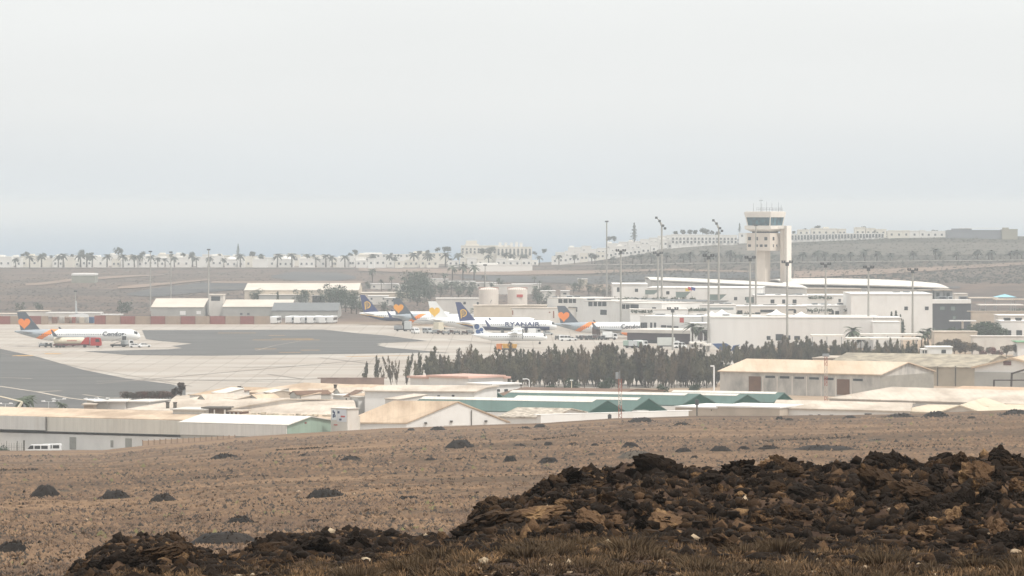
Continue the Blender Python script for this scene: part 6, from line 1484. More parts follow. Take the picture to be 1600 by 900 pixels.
while px < 905:
    w_ = rr.uniform(10, 26)
    if rr.random() < .86: hs.append(fhouse(px, px+w_*.93, 405 + rr.uniform(-2, 4), 415.5, 3120 + rr.uniform(-10, 30), FW if rr.random() < .75 else FO, nw=max(1, int(w_/8))))
    px += w_
rank(hs, 'white far coast house, {o} from the left in the rows behind the palms')
fhouse(560, 640, 397.5, 403, 3330, FW, 'long white wall-like building behind the far palms, centre left', cat='apartment block', nw=9)
fhouse(640, 700, 395.5, 402, 3330, FO, 'cream low hotel wing right of the long white building', cat='apartment block', nw=7)
fhouse(735, 832, 414, 419, 2950, FW, 'low white building with green garage doors in front of the far houses', cat='building', nw=0)
# big hotel
ht = fhouse(720, 782, 384, 400, 3300, FO, 'long far hotel with terraces and a cube on top, left wing', cat='hotel', nw=10, rows=2)
obj('roof_cube', MB().box(xat(728, 3300)-ht.location.x, xat(745, 3300)-ht.location.x, 1, 9, zat(384, 3300)-ht.location.z+.1, zat(376, 3300)-ht.location.z), FO, ht)
ht = fhouse(776, 831, 386, 404, 3290, FO, 'long far hotel with terraces and turrets, right wing', cat='hotel', nw=9, rows=3)
for k, px in enumerate((779, 788, 797, 805, 812)): obj('turret', MB().box(xat(px, 3290)-ht.location.x, xat(px+4.5, 3290)-ht.location.x, 1, 6, zat(386, 3290)-ht.location.z+.1, zat(379-(k == 3), 3290)-ht.location.z), FW, ht)
# town rising to the right
hs = []
for row, (y0, Y) in enumerate(((0, 3120), (-6, 3180), (-11, 3240))):
    px = 862 + row*6
    while px < 1046:
        w_ = rr.uniform(10, 22); base = float(I(px, [(860,412),(930,404),(1000,396),(1046,388)])) + y0
        if rr.random() < .92 and not (row == 2 and px < 880): hs.append(fhouse(px, px+w_*.96, base-9-rr.uniform(0, 2.5), base+1, Y, FW if rr.random() < .75 else FO, nw=max(1, int(w_/6)), rows=1))
        px += w_
rank(hs, 'white hillside town house, {o} from the left between the hotel and the row houses')
# row houses
hs = []
for k in range(9):
    x0 = 1049+k*11.5; hs.append(fhouse(x0, x0+11.2, 366.5+k*.15, 385-k*.1, 3110, FW, nw=2, rows=2, group='two-storey row houses on the hill'))
for k in range(4): x0 = 1157+k*9; hs.append(fhouse(x0-2, x0+7, 364.5, 372, 3190, FO if k % 2 else FW, nw=1, rows=1, group='two-storey row houses on the hill'))
for k in range(15):
    x0 = 1236+k*9.7; hs.append(fhouse(x0, x0+9.5, 366-k*.1, 378-k*.35, 3105, FW, nw=2, rows=2, group='two-storey row houses on the hill'))
for k, (x0, x1, y) in enumerate(((1247, 1265, 359), (1268, 1285, 357), (1285, 1308, 357.5), (1310, 1322, 358), (1336, 1352, 355.5), (1353, 1368, 357), (1366, 1385, 358.5))): hs.append(fhouse(x0, x1, y, 368, 3160, FO, nw=2, rows=1, group='two-storey row houses on the hill'))
px = 1388
while px < 1478: w_ = rr.uniform(8, 16); hs.append(fhouse(px, px+w_*.97, 361+rr.uniform(-1, 1), 371, 3110, FW if px > 1412 else FO, nw=1, rows=1, group='two-storey row houses on the hill')); px += w_
rank(hs, 'white row house on the hill crest, {o} from the left, right of the town')
b_ = fhouse(1480, 1566, 360, 373, 3080, mat('far_grey', '#7d7f84', .9, .06, .05), 'long dark grey flat building on the hill at the far right', cat='building', nw=0, group=None)
obj('white_roof', MB().box(xat(1500, 3080)-b_.location.x, xat(1562, 3080)-b_.location.x, 1.5, 11, zat(360, 3080)-b_.location.z+1.4, zat(357.6, 3080)-b_.location.z+.6), FW, b_)
fhouse(1566, 1590, 358.5, 373, 3076, mat('far_stone', '#9b9584', .9, .06, .05), 'sandy end block of the grey building on the hill', cat='building', nw=0, group=None)
# far palms: row before the coast houses, row on the slope, tufts above the roofs
fp = [palm(150+k, 8.0, 4.3, fat=2.0, m=mat('leaf_palm_far', '#3b3f35', .9, .1, .1)) for k in range(5)]
spots = []; px = -10
BX = [(0,419.3),(560,417),(760,416),(1000,411)]
for px in [24,46,65,90,98,125,136,145,168,192,209,217,235,247,259,274,300,308,327,350,376,406,434,457,479,484,494,510,520,538,563,577,584,607,618,647,669,671,697,702,716,730,742,764,790,815,822,843,874,899,925,930]:
    py = float(I(px, BX)); spots.append((px+rr.uniform(-1.5, 1.5), hit(px, py+rr.uniform(-.6, .6), 2500, 3150), rr.uniform(.7, 1.2)))
place(fp, spots, 'far palms before the coast houses', 'far palm, {o} from the left in the row before the coast houses')
fp2 = [palm(160+k, 5.5, 4.0, fat=2.1, m=mat('leaf_palm_far', '')) for k in range(4)]
spots = [(px+rr.uniform(-2, 2), hit(px, float(I(px, [(960,413),(1100,410.5),(1240,409),(1600,405)]))+rr.uniform(-.8, .8), 2300, 3050), rr.uniform(.75, 1.25)) for px in
         [958,990,1003,1018,1042,1068,1077,1100,1112,1120,1142,1148,1158,1254,1277,1290,1305,1314,1330,1351,1370,1391,1428,1462,1467,1495,1526,1544,1548,1578,1590,1598]]
place(fp2, spots, 'far palms across the hill slope', 'far palm, {o} from the left in the row across the hill slope')
ft = [bushy(170+k, 8, 9, mat('leaf_far', '#3f443a', .9, .1, .1), .15, n=260, size=1.3) for k in range(3)]
TF = [(35,400,1),(42,398,1.2),(70,399,1.1),(80,401,.8),(113,399,.8),(127,396,1.4),(142,398,1),(185,396,1.9),(222,398,1.3),(267,399,.9),(286,399,1.1),(300,398,1.2),(344,399,.8),(395,399,1.4),(408,399,.9),(440,400,.7),(490,399,.8),(548,398,1),(556,396,1.3),(611,397,.8),(622,398,.6),
      (655,396,1.1),(668,394,1.0),(683,391,1.2),(695,391,1.3),(700,391,1.3),(755,395,1.6),(766,395,1.8),(800,404,1.5),(836,396,1),(850,393,1.1),(870,402,1.2),(880,401,1.5),(930,396,1.4),(937,395,1.2),(952,374,1.2),(960,374,1.2),(1055,365,1.1),(1068,364,1.3),(1078,364,1.2),(1086,364,1.2),(1098,363,1.5),(1104,364,1.3),(1112,364,1.1),(1122,365,1.1),
      (1143,378,1.3),(1150,378,1.2),(1128,384,.9),(1240,363,.8),(1258,360,1),(1277,359,1.5),(1348,358,1.1),(1360,360,1.1),(1375,361,.7),(1382,369,1.6),(1399,369,1.1),(1411,370,.8),(1461,368,1.7),(1317,373,.9)]
spots = []; zs_ = []
for px, py, s in TF: spots.append((px, 3200.0+rr.uniform(0, 20), s*.36)); zs_.append(py)
oo = []
for (px, Y, s), py in zip(spots, zs_):
    p = ft[len(oo) % 3]
    loc = (xat(px, Y), Y, zat(py+1.5, Y)-1)
    if p.get('_used'): o = dup(p, loc, rr.uniform(0, 6), s*1.25)
    else: o = p; o['_used'] = 1; o.location = loc; o.scale = (s*1.25,)*3
    o['group'] = 'bushy trees between the far houses'; oo.append(o)
rank(oo, 'far bushy tree, {o} from the left rising between the coast and hill houses')
nf = conifer(180, 15, 8, mat('leaf_far', ''), 'norfolk_pine', 600); nf.location = (xat(991, 3190), 3190, zat(378, 3190)); nf['label'] = 'tall far conifer standing above the hillside town roofs'; nf.scale = (.95,)*3
nf = conifer(181, 14, 7, mat('leaf_far', ''), 'norfolk_pine', 500); nf.location = (xat(1155.5, 3190), 3190, zat(363, 3190)); nf['label'] = 'far conifer just left of the control tower'; nf.scale = (.5,)*3
nf = conifer(182, 14, 7, mat('leaf_far', ''), 'norfolk_pine', 500); nf.location = (xat(372, 3210), 3210, zat(402, 3210)); nf['label'] = 'far conifer rising above the coast houses at left'; nf.scale = (.65, .65, .7)
# scrub on the far slopes as ground cover
def scrub(name, n, pr, yr, size, m, seed, flat=.5):
    rng = np.random.RandomState(seed); px = rng.uniform(*pr, n); Y = rng.uniform(yr[0]**-1, yr[1]**-1, n)**-1; z = ground(px, Y); x = (px-800)*Y/F
    a = rng.rand(n)*6.28; s = size*rng.uniform(.5, 1.6, n); V = []; 
    c, sn = np.cos(a), np.sin(a); o = np.zeros(n)
    pts = []
    for k in range(4): pts.append(np.stack([x + s*np.cos(a+k*1.57), Y + s*np.sin(a+k*1.57), z-.05], -1))
    pts.append(np.stack([x+s*.2*c, Y, z + s*flat*2*rng.uniform(.5, 1, n)], -1))
    V = np.stack(pts, 1).reshape(-1, 3); b = np.arange(n)[:, None]*5
    Fc = np.concatenate([b+np.array([[k, (k+1) % 4, 4]]) for k in range(4)], 0)
    o = obj(name, npmesh(name, V, Fc, m)); tag(o, kind='stuff'); return o
scrub('hill_scrub', 5200, (930, 1640), (2350, 3090), 1.0, mat('scrub_far', '#34352c', .95, .2, .05), 5)
scrub('far_scrub', 5200, (-40, 1200), (1960, 3050), .8, mat('scrub_far2', '#454039', .95, .25, .05), 6, .35)
# ================================================================ foreground: mounds, rocks, grass
def rock_mat(name, dark, mid, tan, p0=.47, p1=.6):
    m = bpy.data.materials.new(name); m.use_nodes = True; nt = m.node_tree; N = nt.nodes; L = nt.links
    b = N['Principled BSDF']; b.inputs['Roughness'].default_value = .95; b.inputs['Specular IOR Level'].default_value = .12
    g = N.new('ShaderNodeNewGeometry')
    def nz(s, d=6, r=.65):
        n = N.new('ShaderNodeTexNoise'); n.inputs['Scale'].default_value = s; n.inputs['Detail'].default_value = d; n.inputs['Roughness'].default_value = r
        L.new(g.outputs['Position'], n.inputs['Vector']); return n.outputs['Fac']
    r = N.new('ShaderNodeValToRGB'); e = r.color_ramp.elements; e[0].position = .3; e[0].color = lin(dark); e[1].position = p1+.12; e[1].color = lin(tan)
    q = e.new(p0); q.color = lin(mid); q = e.new(p1); q.color = lin(mid)
    mixn = N.new('ShaderNodeMath'); mixn.operation = 'MULTIPLY_ADD'; mixn.inputs[1].default_value = .45
    a = N.new('ShaderNodeMath'); a.operation = 'MULTIPLY'; a.inputs[1].default_value = .55; L.new(nz(1.7, 4), a.inputs[0])
    L.new(nz(13, 6, .75), mixn.inputs[0]); L.new(a.outputs[0], mixn.inputs[2]); L.new(mixn.outputs[0], r.inputs[0]); L.new(r.outputs[0], b.inputs['Base Color'])
    bp = N.new('ShaderNodeBump'); bp.inputs['Distance'].default_value = .035; L.new(nz(28, 5, .7), bp.inputs['Height']); L.new(bp.outputs[0], b.inputs['Normal']); return m
RK_D = rock_mat('lava_dark', '0b0907', '231a12', '6b5036', .46, .57)
RK_M = rock_mat('lava_brown', '0d0a07', '3a2b1d', '8c6b48', .45, .55)
RK_T = rock_mat('lava_tan', '1a130e', '5e4834', '9c7d58', .44, .52)
RK_L = rock_mat('stone_pale', '6b5a48', 'a8937a', 'c8b69a', .4, .5)
MDM = mat('cinder_dark', '191512', .95, .2, .8, c2='2a241f', bump=.06, bscale=6, lo=.4, hi=.6)
MDM2 = mat('cinder_grey', '3c3731', .95, .2, .8, c2='544b40', bump=.06, bscale=6, lo=.4, hi=.6)
# ---- cinder mounds of the field: px centre, base row, width, height (px), look
MN = [(348,851,108,27,0,'largest smooth dark cinder mound, behind the gap between the near rocks'), (473,845,70,20,1,'broad brown-grey mound right of the largest smooth mound'),
      (375,819,44,14,0,'small peaked dark mound with a stone on top, behind the largest mound'), (492,817,34,9,0,'small low dark mound right of the peaked mound'),
      (20,863,54,24,0,'dark mound cut by the left edge of the picture'), (71,777,46,22,0,'jagged dark mound at left with a stony tail to its right'), (100,768,26,5,1,'low stony tail right of the jagged left mound'),
      (178,779,50,16,0,'ragged dark mound in the left field between two others'), (253,783,42,14,0,'ragged dark mound, third from the left in the upper left row'), (508,777,58,17,0,'wide dark mound with a small peak in the centre left field'),
      (638,780,42,8,0,'low flat dark mound right of the centre left mound'), (350,716,44,9,0,'dark flat mound high in the left field below the slatted fence'), (548,719,32,8,0,'small dark mound below the sign tower'),
      (474,712,16,5,0,'tiny dark mound left of the one below the sign tower'), (596,838,36,14,1,'brown-grey mound half hidden behind the near rock ridge'), (719,699,42,14,0,'round dark mound standing alone below the big tan gable'),
      (717,685,20,5,1,'faint flat mound just above the round lone mound'), (642,673,13,5,0,'tiny dark mound on the crest before the tan roof'), (684,672,24,7,0,'dark mound on the crest before the white gable front'),
      (812,697,20,5,0,'small dark mound right of the round lone mound'), (856,696,16,7,0,'small dark mound, left of three under the perimeter wall'), (895,696,17,7,0,'small dark mound, middle of three under the perimeter wall'),
      (929,697,15,6,0,'small dark mound, right of three under the perimeter wall'), (985,699,26,10,0,'dark mound above the wide grey-green mound'), (996,716,62,14,1,'wide grey-green mound behind the near heap top'),
      (673,719,22,5,0,'flat dark mound at left of the row above the rock heap'), (715,718,18,4,0,'smallest flat mound in the row above the rock heap'), (756,718,14,4,0,'small flat mound in the middle of the row above the rock heap'),
      (797,721,22,12,0,'pointed dark mound in the row above the rock heap'), (857,723,34,11,0,'wide dark mound with spiky top, right end of the row above the heap'), (925,711,16,6,1,'grey low mound between the spiky and the wide mounds'),
      (1068,707,26,9,0,'dark mound under the beige block wall'), (1126,705,32,10,0,'spread dark mound right of the one under the beige block'), (1085,716,14,6,0,'tiny dark mound over the rock heap centre'),
      (1162,702,20,7,0,'small grey mound between two spread mounds'), (1201,703,34,8,0,'flat dark mound before the long low heap'), (1290,704,94,11,0,'long low dark heap of stones in the right field'),
      (820,670,18,5,0,'tiny dark mound on the crest below the broken tiles'), (844,668,20,7,0,'small dark mound on the crest left of the short post'), (1001,660,42,9,0,'dark mound on the crest before the grey box shed'),
      (1218,656,14,7,0,'small dark bushy mound on the crest, left of the pair at the beige block'), (1233,657,14,5,0,'small dark mound on the crest, right of the pair at the beige block'), (1328,653,20,5,0,'low dark mound on the crest below the cream hall vents'),
      (1406,652,44,7,0,'long flat dark mound on the crest under the cream roofs'), (1462,652,40,11,0,'dark domed mound on the crest left of the pale gable front'), (1585,648,36,10,0,'dark domed mound on the crest at the right edge'),
      (1518,654,14,5,0,'tiny dark mound on the crest right of the domed one'), (1065,664,24,5,0,'dark flat mound just below the crest under the grey pole'), (1370,690,40,6,1,'faint dark heap in the right field above the rock crest')]
MND = []
for k, (px, py, w_, h_, look, lb) in enumerate(MN):
    Y = hit(px, py, 100, 752); sc__ = Y/F; wr = w_*sc__/2; hh = h_*sc__*.82; wr *= 1.12; rng = np.random.RandomState(200+k); x0 = xat(px, Y); MND.append((x0, Y, wr))
    t = thing('cinder_mound', lb, 'mound', (x0, Y, gz(px, Y)), 0, 'cinder mounds in the brown field'); V = []; Fc = []; n = 40; K = 12
    for j in range(K+1):
        r = j/K
        for i in range(n):
            a = 6.2832*i/n; x = wr*r*math.cos(a)*1.05; y = wr*.9*r*math.sin(a)
            nn = float(fbm((x+x0)/(.22*wr+.1)+k, (y+Y)/(.22*wr+.1), 3)); pr = min(1, (max(0, 1-r**2.0)**1.15)*1.25); rough = .36 if (look == 0 and w_ < 60) else .12
            z = hh*(pr*1.0 + pr**.5*rough*nn); V.append((x*(1+.12*nn*r), y, float(ground((x0+x)/Y*F+800, Y+y)) - gz(px, Y) - .12 + z))
    for j in range(K):
        for i in range(n): Fc.append((j*n+i, j*n+(i+1) % n, (j+1)*n+(i+1) % n, (j+1)*n+i))
    obj('heap', npmesh('heap', V, Fc, [MDM, MDM2][look], False), None, t)
    m = MB(); pts = []
    for q in range(120):
        a = rng.rand()*6.28; r = wr*rng.rand()**.5*1.25; x, y = r*math.cos(a), r*math.sin(a)*.9; rr_ = r/wr; s = wr*rng.uniform(.04, .13)*(1 if (look == 0 and w_ < 60) else .5)
        z = hh*min(1, 1.2*max(0, 1-rr_**2.0)**1.15) + float(ground((x0+x)/Y*F+800, Y+y)) - gz(px, Y) - .1
        ang = rng.rand(3)*3; v = [(s*math.cos(b+ang[0]), s*math.sin(b+ang[0]), s*(-.5)) for b in (0, 2.1, 4.2)] + [(s*.3*math.cos(ang[1]), s*.3*math.sin(ang[1]), s*rng.uniform(.5, 1.1))]
        m.add([(x+p[0], y+p[1], z+p[2]) for p in v], [(0, 1, 3), (1, 2, 3), (2, 0, 3)])
    st_ = obj('stones', m, RK_D, t); tag(st_, kind='stuff')
def clear(x, Y, f=.92):
    k = np.ones(len(x), bool)
    for a, b, r in MND: k &= ((x-a)/r)**2 + ((Y-b)/(r*.9))**2 > f
    return k
# ---- rocks
import bmesh
def rock_mesh(seed, sub=4, jag=.6, flat=.8):
    bm = bmesh.new(); bmesh.ops.create_icosphere(bm, subdivisions=sub, radius=1); o = Vector((seed*7.3, seed*3.1, seed*1.7))
    rr_ = random.Random(seed); sx, sy, sz = rr_.uniform(.8, 1.25), rr_.uniform(.75, 1.1), flat*rr_.uniform(.7, 1.15)
    cuts = [(Vector((rr_.gauss(0, 1), rr_.gauss(0, 1), rr_.gauss(0, 1))).normalized(), rr_.uniform(.55, .85)) for _ in range(6)]
    for v in bm.verts:
        p = v.co.copy(); d = 1 + jag*noise.noise(p*1.3+o) + jag*.6*noise.noise(p*3+o) + jag*.7*(abs(noise.noise(p*5+o))-.25) + jag*.4*(abs(noise.noise(p*11+o))-.25)
        p = p*d
        for n_, c in cuts:
            e = p.dot(n_) - c
            if e > 0: p -= n_*e*.7
        p += Vector((noise.noise(p*9+o), noise.noise(p*9+o*2), noise.noise(p*9+o*3)))*.1 + Vector((noise.noise(p*19+o), noise.noise(p*19+o*2), noise.noise(p*19+o*3)))*.06
        v.co = Vector((p.x*sx, p.y*sy, p.z*sz))
    me = bpy.data.meshes.new('rock'); bm.to_mesh(me); bm.free(); return me
RM_ = [rock_mesh(k) for k in range(16)]
rmesh = {}
def rock(px, Y, wpx, look, lb, dz=0, rng=random, name='lava_rock', zs=None, grp=None):
    i = rng.randrange(16); key = (i, look)
    if key not in rmesh: m = RM_[i].copy(); m.materials.append([RK_D, RK_M, RK_T, RK_L][look]); rmesh[key] = m
    o = bpy.data.objects.new(name, rmesh[key]); col.objects.link(o); s = wpx*Y/F/2
    o.location = (xat(px, Y), Y, gz(px, Y) + s*.25 + dz); o.scale = (s, s*rng.uniform(.8, 1.1), s*(zs or rng.uniform(.7, 1.05)))
    o.rotation_euler = (rng.uniform(-.5, .5), rng.uniform(-.5, .5), rng.uniform(0, 6.28)); tag(o, lb, 'rock', grp); return o
def yrow(px, py):      # where on the near ground a photo row falls
    Ys = np.linspace(46, 77, 320); p = HY + (H-ground(np.full(320, px), Ys))*F/Ys; k = np.where(p <= py)[0]; return float(Ys[k[0]]) if len(k) else 73.5
R1 = random.Random(77)
BIG = [(1560,712,40,0,1.0,'large black lava rock jutting highest from the heap at right'), (1022,728,54,0,.8,'dark craggy lava block, highest on the left half of the heap'),
       (888,750,44,0,.6,'dark flat lava rock on the left slope of the heap'), (775,788,26,2,1.1,'tan-topped lava rock standing on the left shoulder of the heap'), (765,812,80,1,.75,'large rounded lava rock at the left foot of the heap'),
       (845,805,64,2,.75,'tan-faced lava boulder right of the rounded left foot rock'), (850,783,32,2,.6,'pale tan lava rock on top of the left boulders'), (885,790,36,2,.7,'bright tan lava rock in the middle of the left boulders'),
       (925,815,60,2,.8,'broad tan lava boulder above the dry bushes'), (950,785,40,1,.7,'brown lava rock over a dark hollow, left half'), (1000,768,34,1,.6,'brown flat lava rock below the craggy block'),
       (1375,758,66,1,.9,'large rounded dark brown lava boulder in the right middle of the heap'), (1430,768,60,1,.8,'large brown lava boulder right of the rounded one'), (1530,745,56,2,1.0,'tan-streaked lava block below the highest rock'),
       (1555,830,46,2,1.1,'upright tan-streaked lava block near the right edge'), (1585,850,60,0,.9,'black lava boulder low at the right edge'), (1545,872,70,0,.6,'black lava boulder lowest at the right edge'),
       (1390,801,22,3,.8,'pale square stone in the middle of the right heap'), (1235,746,11,3,.7,'small pale stone near the heap top, right of centre'), (1310,820,20,3,.6,'pale rounded stone, left of a close pair low in the heap'),
       (1328,822,14,3,.6,'small pale stone, right of a close pair low in the heap'), (1258,761,12,2,.7,'small tan stone left of the rounded boulder'), (1225,712,20,0,.8,'black lump of lava on the skyline of the heap, centre'),
       (1088,786,24,2,.7,'tan lava rock in the middle of the heap'), (1110,790,20,2,.7,'second tan lava rock beside another in the heap middle'), (1155,775,20,2,.8,'small pale-topped lava rock right of the tan pair'),
       (1040,812,46,2,.6,'long tan lava rock low in the heap, left of centre'), (1440,832,40,2,.9,'tan rounded lava boulder low in the right heap'), (1492,722,40,1,.8,'peaked brown lava rock left of the highest rock'),
       (1470,718,46,0,.6,'long dark lava slab on the skyline at right'), (1396,724,34,1,.7,'brown rounded lava rock on the skyline, right middle'), (1366,727,34,0,.7,'dark lava rock on the skyline left of the brown rounded one'),
       (693,830,26,2,1.0,'lone tan-topped rock standing left of the heap'), (405,855,14,0,1.8,'thin upright black stone on the near left ridge'), (395,862,12,2,1.5,'small tan stone beside the thin upright stone'),
       (232,866,60,1,.6,'yellowish lichened lava rock on the left outcrop'), (275,862,50,1,.7,'round-backed brown lava rock on top of the left outcrop'), (170,880,44,0,.7,'dark lava rock at the left end of the left outcrop'),
       (230,890,36,3,.5,'pale flat stone low in the left outcrop'), (200,872,40,0,.8,'black lava rock on the shoulder of the left outcrop'), (490,858,50,0,.6,'black lava rock in the near middle ridge'), (560,852,50,0,.6,'long black lava rock on the near ridge right of another'),
       (372,897,26,0,.5,'dark flat rock in the gap between the outcrops')]
for px, py, w_, look, zs, lb in BIG:
    Y = yrow(px, py + w_*.18); rock(px, Y, w_*(1.05 if look != 3 else .42), look, lb, dz=0, rng=R1, zs=zs)
ZN = [(130, 292, 26, 'rubbly lava rock among those of the small left outcrop'), (398, 700, 30, 'dark lava rock among those of the low middle ridge'), (725, 1000, 60, 'lava rock among the tan and black ones on the left half of the long heap'),
      (1000, 1300, 66, 'lava rock among the small ones in the middle of the long heap'), (1300, 1630, 66, 'lava rock among the big ones on the right part of the long heap')]
for x0, x1, n, lb in ZN:
    for k in range(n):
        px = R1.uniform(x0, x1); t_, b_ = float(I(px, TOP)), float(I(px, BAS)); f = R1.random()
        if k % 4 == 0: f = R1.uniform(0, .08)
        py = t_ + (b_-t_)*f; w_ = R1.choice([14, 18, 22, 26, 32, 40]) * (1 if x0 > 700 else .85)
        rock(px, yrow(px, py), w_, R1.choices([0, 1, 2, 3], [66, 28, 6, 0])[0], lb, rng=R1, grp='lava rocks of ' + lb.split('of ')[-1] if 'of ' in lb else 'lava rocks')
# ---- rubble: thousands of small lumps between the rocks
def lumps(name, n, seed, pr, yr, smin, smax, mats, weights, cond=None, sink=.15):
    rng = np.random.RandomState(seed); bm = bmesh.new(); bmesh.ops.create_icosphere(bm, subdivisions=1, radius=1); bv = np.array([v.co[:] for v in bm.verts]); bf = np.array([[v.index for v in f.verts] for f in bm.faces]); bm.free()
    px = rng.uniform(*pr, n); Y = rng.uniform(yr[0]**-1, yr[1]**-1, n)**-1
    if cond is not None: k = cond(px, Y, rng); px, Y = px[k], Y[k]; n = len(px)
    z = ground(px, Y); x = xat(px, Y); s = smin*(smax/smin)**(rng.rand(n)**1.7)
    V = bv[None]*(1 + 1.15*(rng.rand(n, len(bv), 1)-.5)); sc3 = rng.uniform(.6, 1.3, (n, 1, 3)); V = V*sc3
    a = rng.rand(n)*6.28; c, sn = np.cos(a)[:, None], np.sin(a)[:, None]; V = np.stack([V[..., 0]*c - V[..., 1]*sn, V[..., 0]*sn + V[..., 1]*c, V[..., 2]*.8], -1)*s[:, None, None]
    V += np.stack([x, Y, z + s*(.3-sink)], -1)[:, None, :]; Fc = (bf[None] + (np.arange(n)*len(bv))[:, None, None]).reshape(-1, 3)
    mi = np.repeat(rng.choice(len(mats), n, p=weights), len(bf)); o = obj(name, npmesh(name, V.reshape(-1, 3), Fc, mats, False, mi)); tag(o, kind='stuff'); return o
def onheap(px, Y, rng):
    t_, b_ = I(px, TOP), I(px, BAS); py = HY + (H-ground(px, Y))*F/Y; f = (py - t_)/(b_ - t_); lf = px < 715; q = rng.rand(len(px))
    return (b_ - t_ > 6) & np.where(lf, (q < np.clip(1.15 - f*1.1, .12, 1)) & (Y > 54), (Y > 58) | (q < .22))
lumps('lava_rubble', 30000, 31, (100, 1680), (52, 79), .022, .13, [RK_D, RK_M, RK_T, RK_L], [.66, .28, .055, .005], onheap)
lumps('small_stones', 9000, 32, (60, 1680), (42, 58), .012, .05, [RK_D, RK_M, RK_L], [.55, .4, .05])
lumps('field_stones', 3500, 33, (-60, 1680), (112, 740), .03, .14, [RK_D, RK_M, RK_L], [.5, .45, .05])
# ---- grass
GR1 = mat('straw', '826545', .9, .2, .7, c2='4d3c2b', lo=.4, hi=.6); GR2 = mat('dry_bush', '5a4832', .95, .2, 1.2, c2='463828')
GR3 = mat('straw_field', '80674f', .95, .2, .15, c2='5e4b3d', lo=.4, hi=.6); GR4 = mat('twig_grey', '3f372f', .95, .2, .3); GR5 = mat('olive_tuft', '6e6844', .95, .2, .3)
def tufts(name, px, Y, hgt, nb, spread, m, seed, wd=.012):
    rng = np.random.RandomState(seed); n = len(px); z = ground(px, Y); x = xat(px, Y); base = np.repeat(np.stack([x, Y, z-.02], -1), nb, 0); hh = np.repeat(hgt, nb); N_ = n*nb
    a = rng.rand(N_)*6.283; le = rng.rand(N_)**.7*1.15; r0 = np.repeat(hgt, nb)*spread*rng.rand(N_)**.5*.5; dirx, diry = np.cos(a), np.sin(a); L_ = hh*rng.uniform(.55, 1.1, N_)
    p0 = base + np.stack([dirx*r0, diry*r0, 0*a], -1); p1 = p0 + np.stack([dirx*np.sin(le)*L_*.5, diry*np.sin(le)*L_*.5, np.cos(le*.7)*L_*.6], -1)
    p2 = p0 + np.stack([dirx*np.sin(le)*L_*1.1, diry*np.sin(le)*L_*1.1, np.cos(le)*L_], -1); b = rng.rand(N_)*3.14; w_ = (wd*(.6+.8*rng.rand(N_)))[:, None]*np.stack([np.cos(b), np.sin(b), 0*b], -1)
    V = np.stack([p0-w_, p0+w_, p1+w_*.8, p1-w_*.8, p2+w_*.2, p2-w_*.2], 1).reshape(-1, 3); i = np.arange(N_)[:, None]*6
    Fc = np.concatenate([i+np.array([[0, 1, 2, 3]]), i+np.array([[3, 2, 4, 5]])], 0); o = obj(name, npmesh(name, V, Fc, m)); tag(o, kind='stuff'); return o
rg = np.random.RandomState(55)
def near_pts(n, y0, y1, pr=(60, 1680), clump=True):
    px = rg.uniform(*pr, n); Y = rg.uniform(y0, y1, n)
    if clump: k = fbm(px/70., Y*1.1, 3) + .35*rg.rand(n) > .17; px, Y = px[k], Y[k]
    return px, Y
px, Y = near_pts(2500, 43, 60); tufts('dry_grass', px, Y, rg.uniform(.05, .15, len(px)), 34, 1.5, GR1, 61, .007)
px, Y = near_pts(500, 57, 72, (700, 1650)); tufts('dry_grass', px, Y, rg.uniform(.05, .14, len(px)), 26, 1.3, GR1, 62, .007)
px = np.array([845, 872, 985, 1010, 1025, 1165, 1215, 910, 960, 1380, 1520, 1600, 820, 640, 560, 690, 1090.]); Y = np.array([54, 51.5, 53, 52, 51, 55, 56, 56, 55, 52, 51, 50, 50, 51, 50, 53, 49.])
tufts('dry_bushes', px, Y, rg.uniform(.16, .27, len(px)), 480, 2.2, GR2, 63, .006)
px, Y = near_pts(260, 44, 60, clump=False); tufts('dry_bushes', px, Y, rg.uniform(.06, .17, len(px)), 120, 2.4, GR2, 66, .006)
n = 9000; px = rg.uniform(-20, 1620, n); Y = rg.uniform(1/112., 1/330., n)**-1.; k = clear(xat(px, Y), Y); px, Y = px[k], Y[k]; n = len(px); tufts('field_grass', px, Y, rg.uniform(.08, .22, n), 14, 1.8, GR3, 64, .016)
n = 5000; px = rg.uniform(-20, 1620, n); Y = rg.uniform(1/112., 1/330., n)**-1.; k = clear(xat(px, Y), Y); px, Y = px[k], Y[k]; n = len(px); tufts('field_twigs', px, Y, rg.uniform(.08, .2, n), 12, 1.8, GR4, 65, .016)
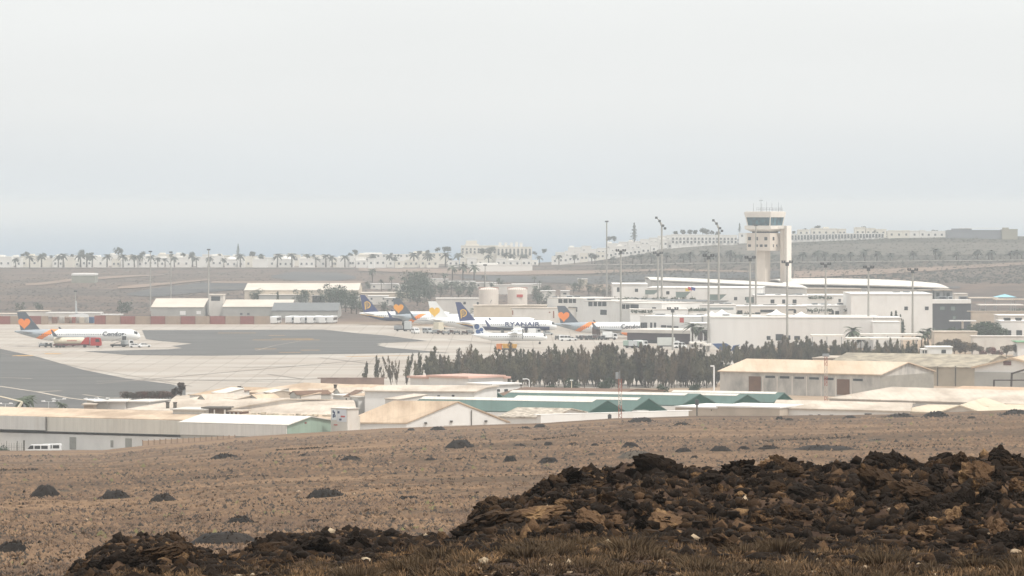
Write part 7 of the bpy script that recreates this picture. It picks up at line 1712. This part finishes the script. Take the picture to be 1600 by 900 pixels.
def tuftcones(name, n, seed, pr, yr, size, m, flat, thr=None):
    rng = np.random.RandomState(seed); px = rng.uniform(*pr, n); Y = rng.uniform(yr[0]**-1, yr[1]**-1, n)**-1; x = xat(px, Y)
    if thr is not None: k = .5*fbm(x/9, Y/5+seed, 3) + .8*fbm(x/60, Y/11+seed*.7, 3) > thr + .5*(rng.rand(n)-.5); px, Y, x = px[k], Y[k], x[k]
    k = clear(x, Y); px, Y, x = px[k], Y[k], x[k]; n = len(px)
    z = ground(px, Y); a = rng.rand(n)*6.28; s = size*rng.uniform(.45, 1.5, n)*(.55+Y/420); pts = []
    for k in range(5): pts.append(np.stack([x + s*np.cos(a+k*1.257)*rng.uniform(.7, 1.2, n), Y + s*np.sin(a+k*1.257), z-.03], -1))
    pts.append(np.stack([x+s*.25*np.cos(a), Y, z + s*flat*rng.uniform(.6, 1.4, n)], -1)); V = np.stack(pts, 1).reshape(-1, 3); b = np.arange(n)[:, None]*6
    Fc = np.concatenate([b+np.array([[k, (k+1) % 5, 5]]) for k in range(5)], 0); o = obj(name, npmesh(name, V, Fc, m)); tag(o, kind='stuff'); return o
tuftcones('field_tufts', 60000, 71, (-20, 1620), (150, 752), .115, GR3, .75, -.12)
tuftcones('field_scrub', 32000, 72, (-20, 1620), (125, 752), .11, GR4, .8, -.02)
tuftcones('field_earth_tufts', 60000, 74, (-20, 1620), (125, 752), .12, mat('straw_brown', '6e5844', .95, .2, .2, c2='514135', lo=.4, hi=.6), .7, -.1)
tuftcones('olive_scrub', 1500, 73, (-20, 1620), (150, 752), .15, GR5, .8, .14)

# darker scrub in patches and a few long stony lines across the field
tuftcones('field_dark_scrub', 7000, 75, (-20, 1620), (130, 752), .13, mat('scrub_dark', '352e27', .95, .2, .3), .75, .16)
rg2 = np.random.RandomState(91)
V = []; Fc = []
for (x0, y0, x1, y1) in ((272,812,345,815),(395,818,450,820),(552,808,620,806),(0,790,90,786),(300,748,420,744),(620,790,700,786),(830,688,905,682),(1180,690,1330,684),(1350,700,1500,694),(0,735,60,734),(430,705,520,699)):
    n_ = 130; f = np.sort(rg2.rand(n_)); px = x0+(x1-x0)*f; py = y0+(y1-y0)*f+rg2.normal(size=n_)*.5
    for a, b in zip(px, py):
        Y = hit(a, b, 110, 750); s_ = rg2.uniform(.8, 2.6)*Y/F; c = np.array([xat(a, Y), Y, gz(a, Y)]); k = len(V); q = rg2.rand()*3
        for j in range(4): V.append(c + np.array([s_*math.cos(q+j*1.57), s_*math.sin(q+j*1.57), -.05]))
        V.append(c + np.array([0, 0, s_*rg2.uniform(.5, 1.3)])); Fc += [(k+j, k+(j+1) % 4, k+4) for j in range(4)]
o_ = obj('stone_rows_rubble', npmesh('stone_rows', V, Fc, RK_D)); tag(o_, kind='stuff')

def drop(o):
    for c in list(o.children): drop(c)
    bpy.data.objects.remove(o)
for o in [o for o in col.objects if o.parent is None and len(str(o.get('label', 'abcdef'))) < 4 and o.get('category')]: drop(o)
for o in list(col.objects):
    for k in ('_a', '_b', '_used'):
        if k in o.keys(): del o[k]
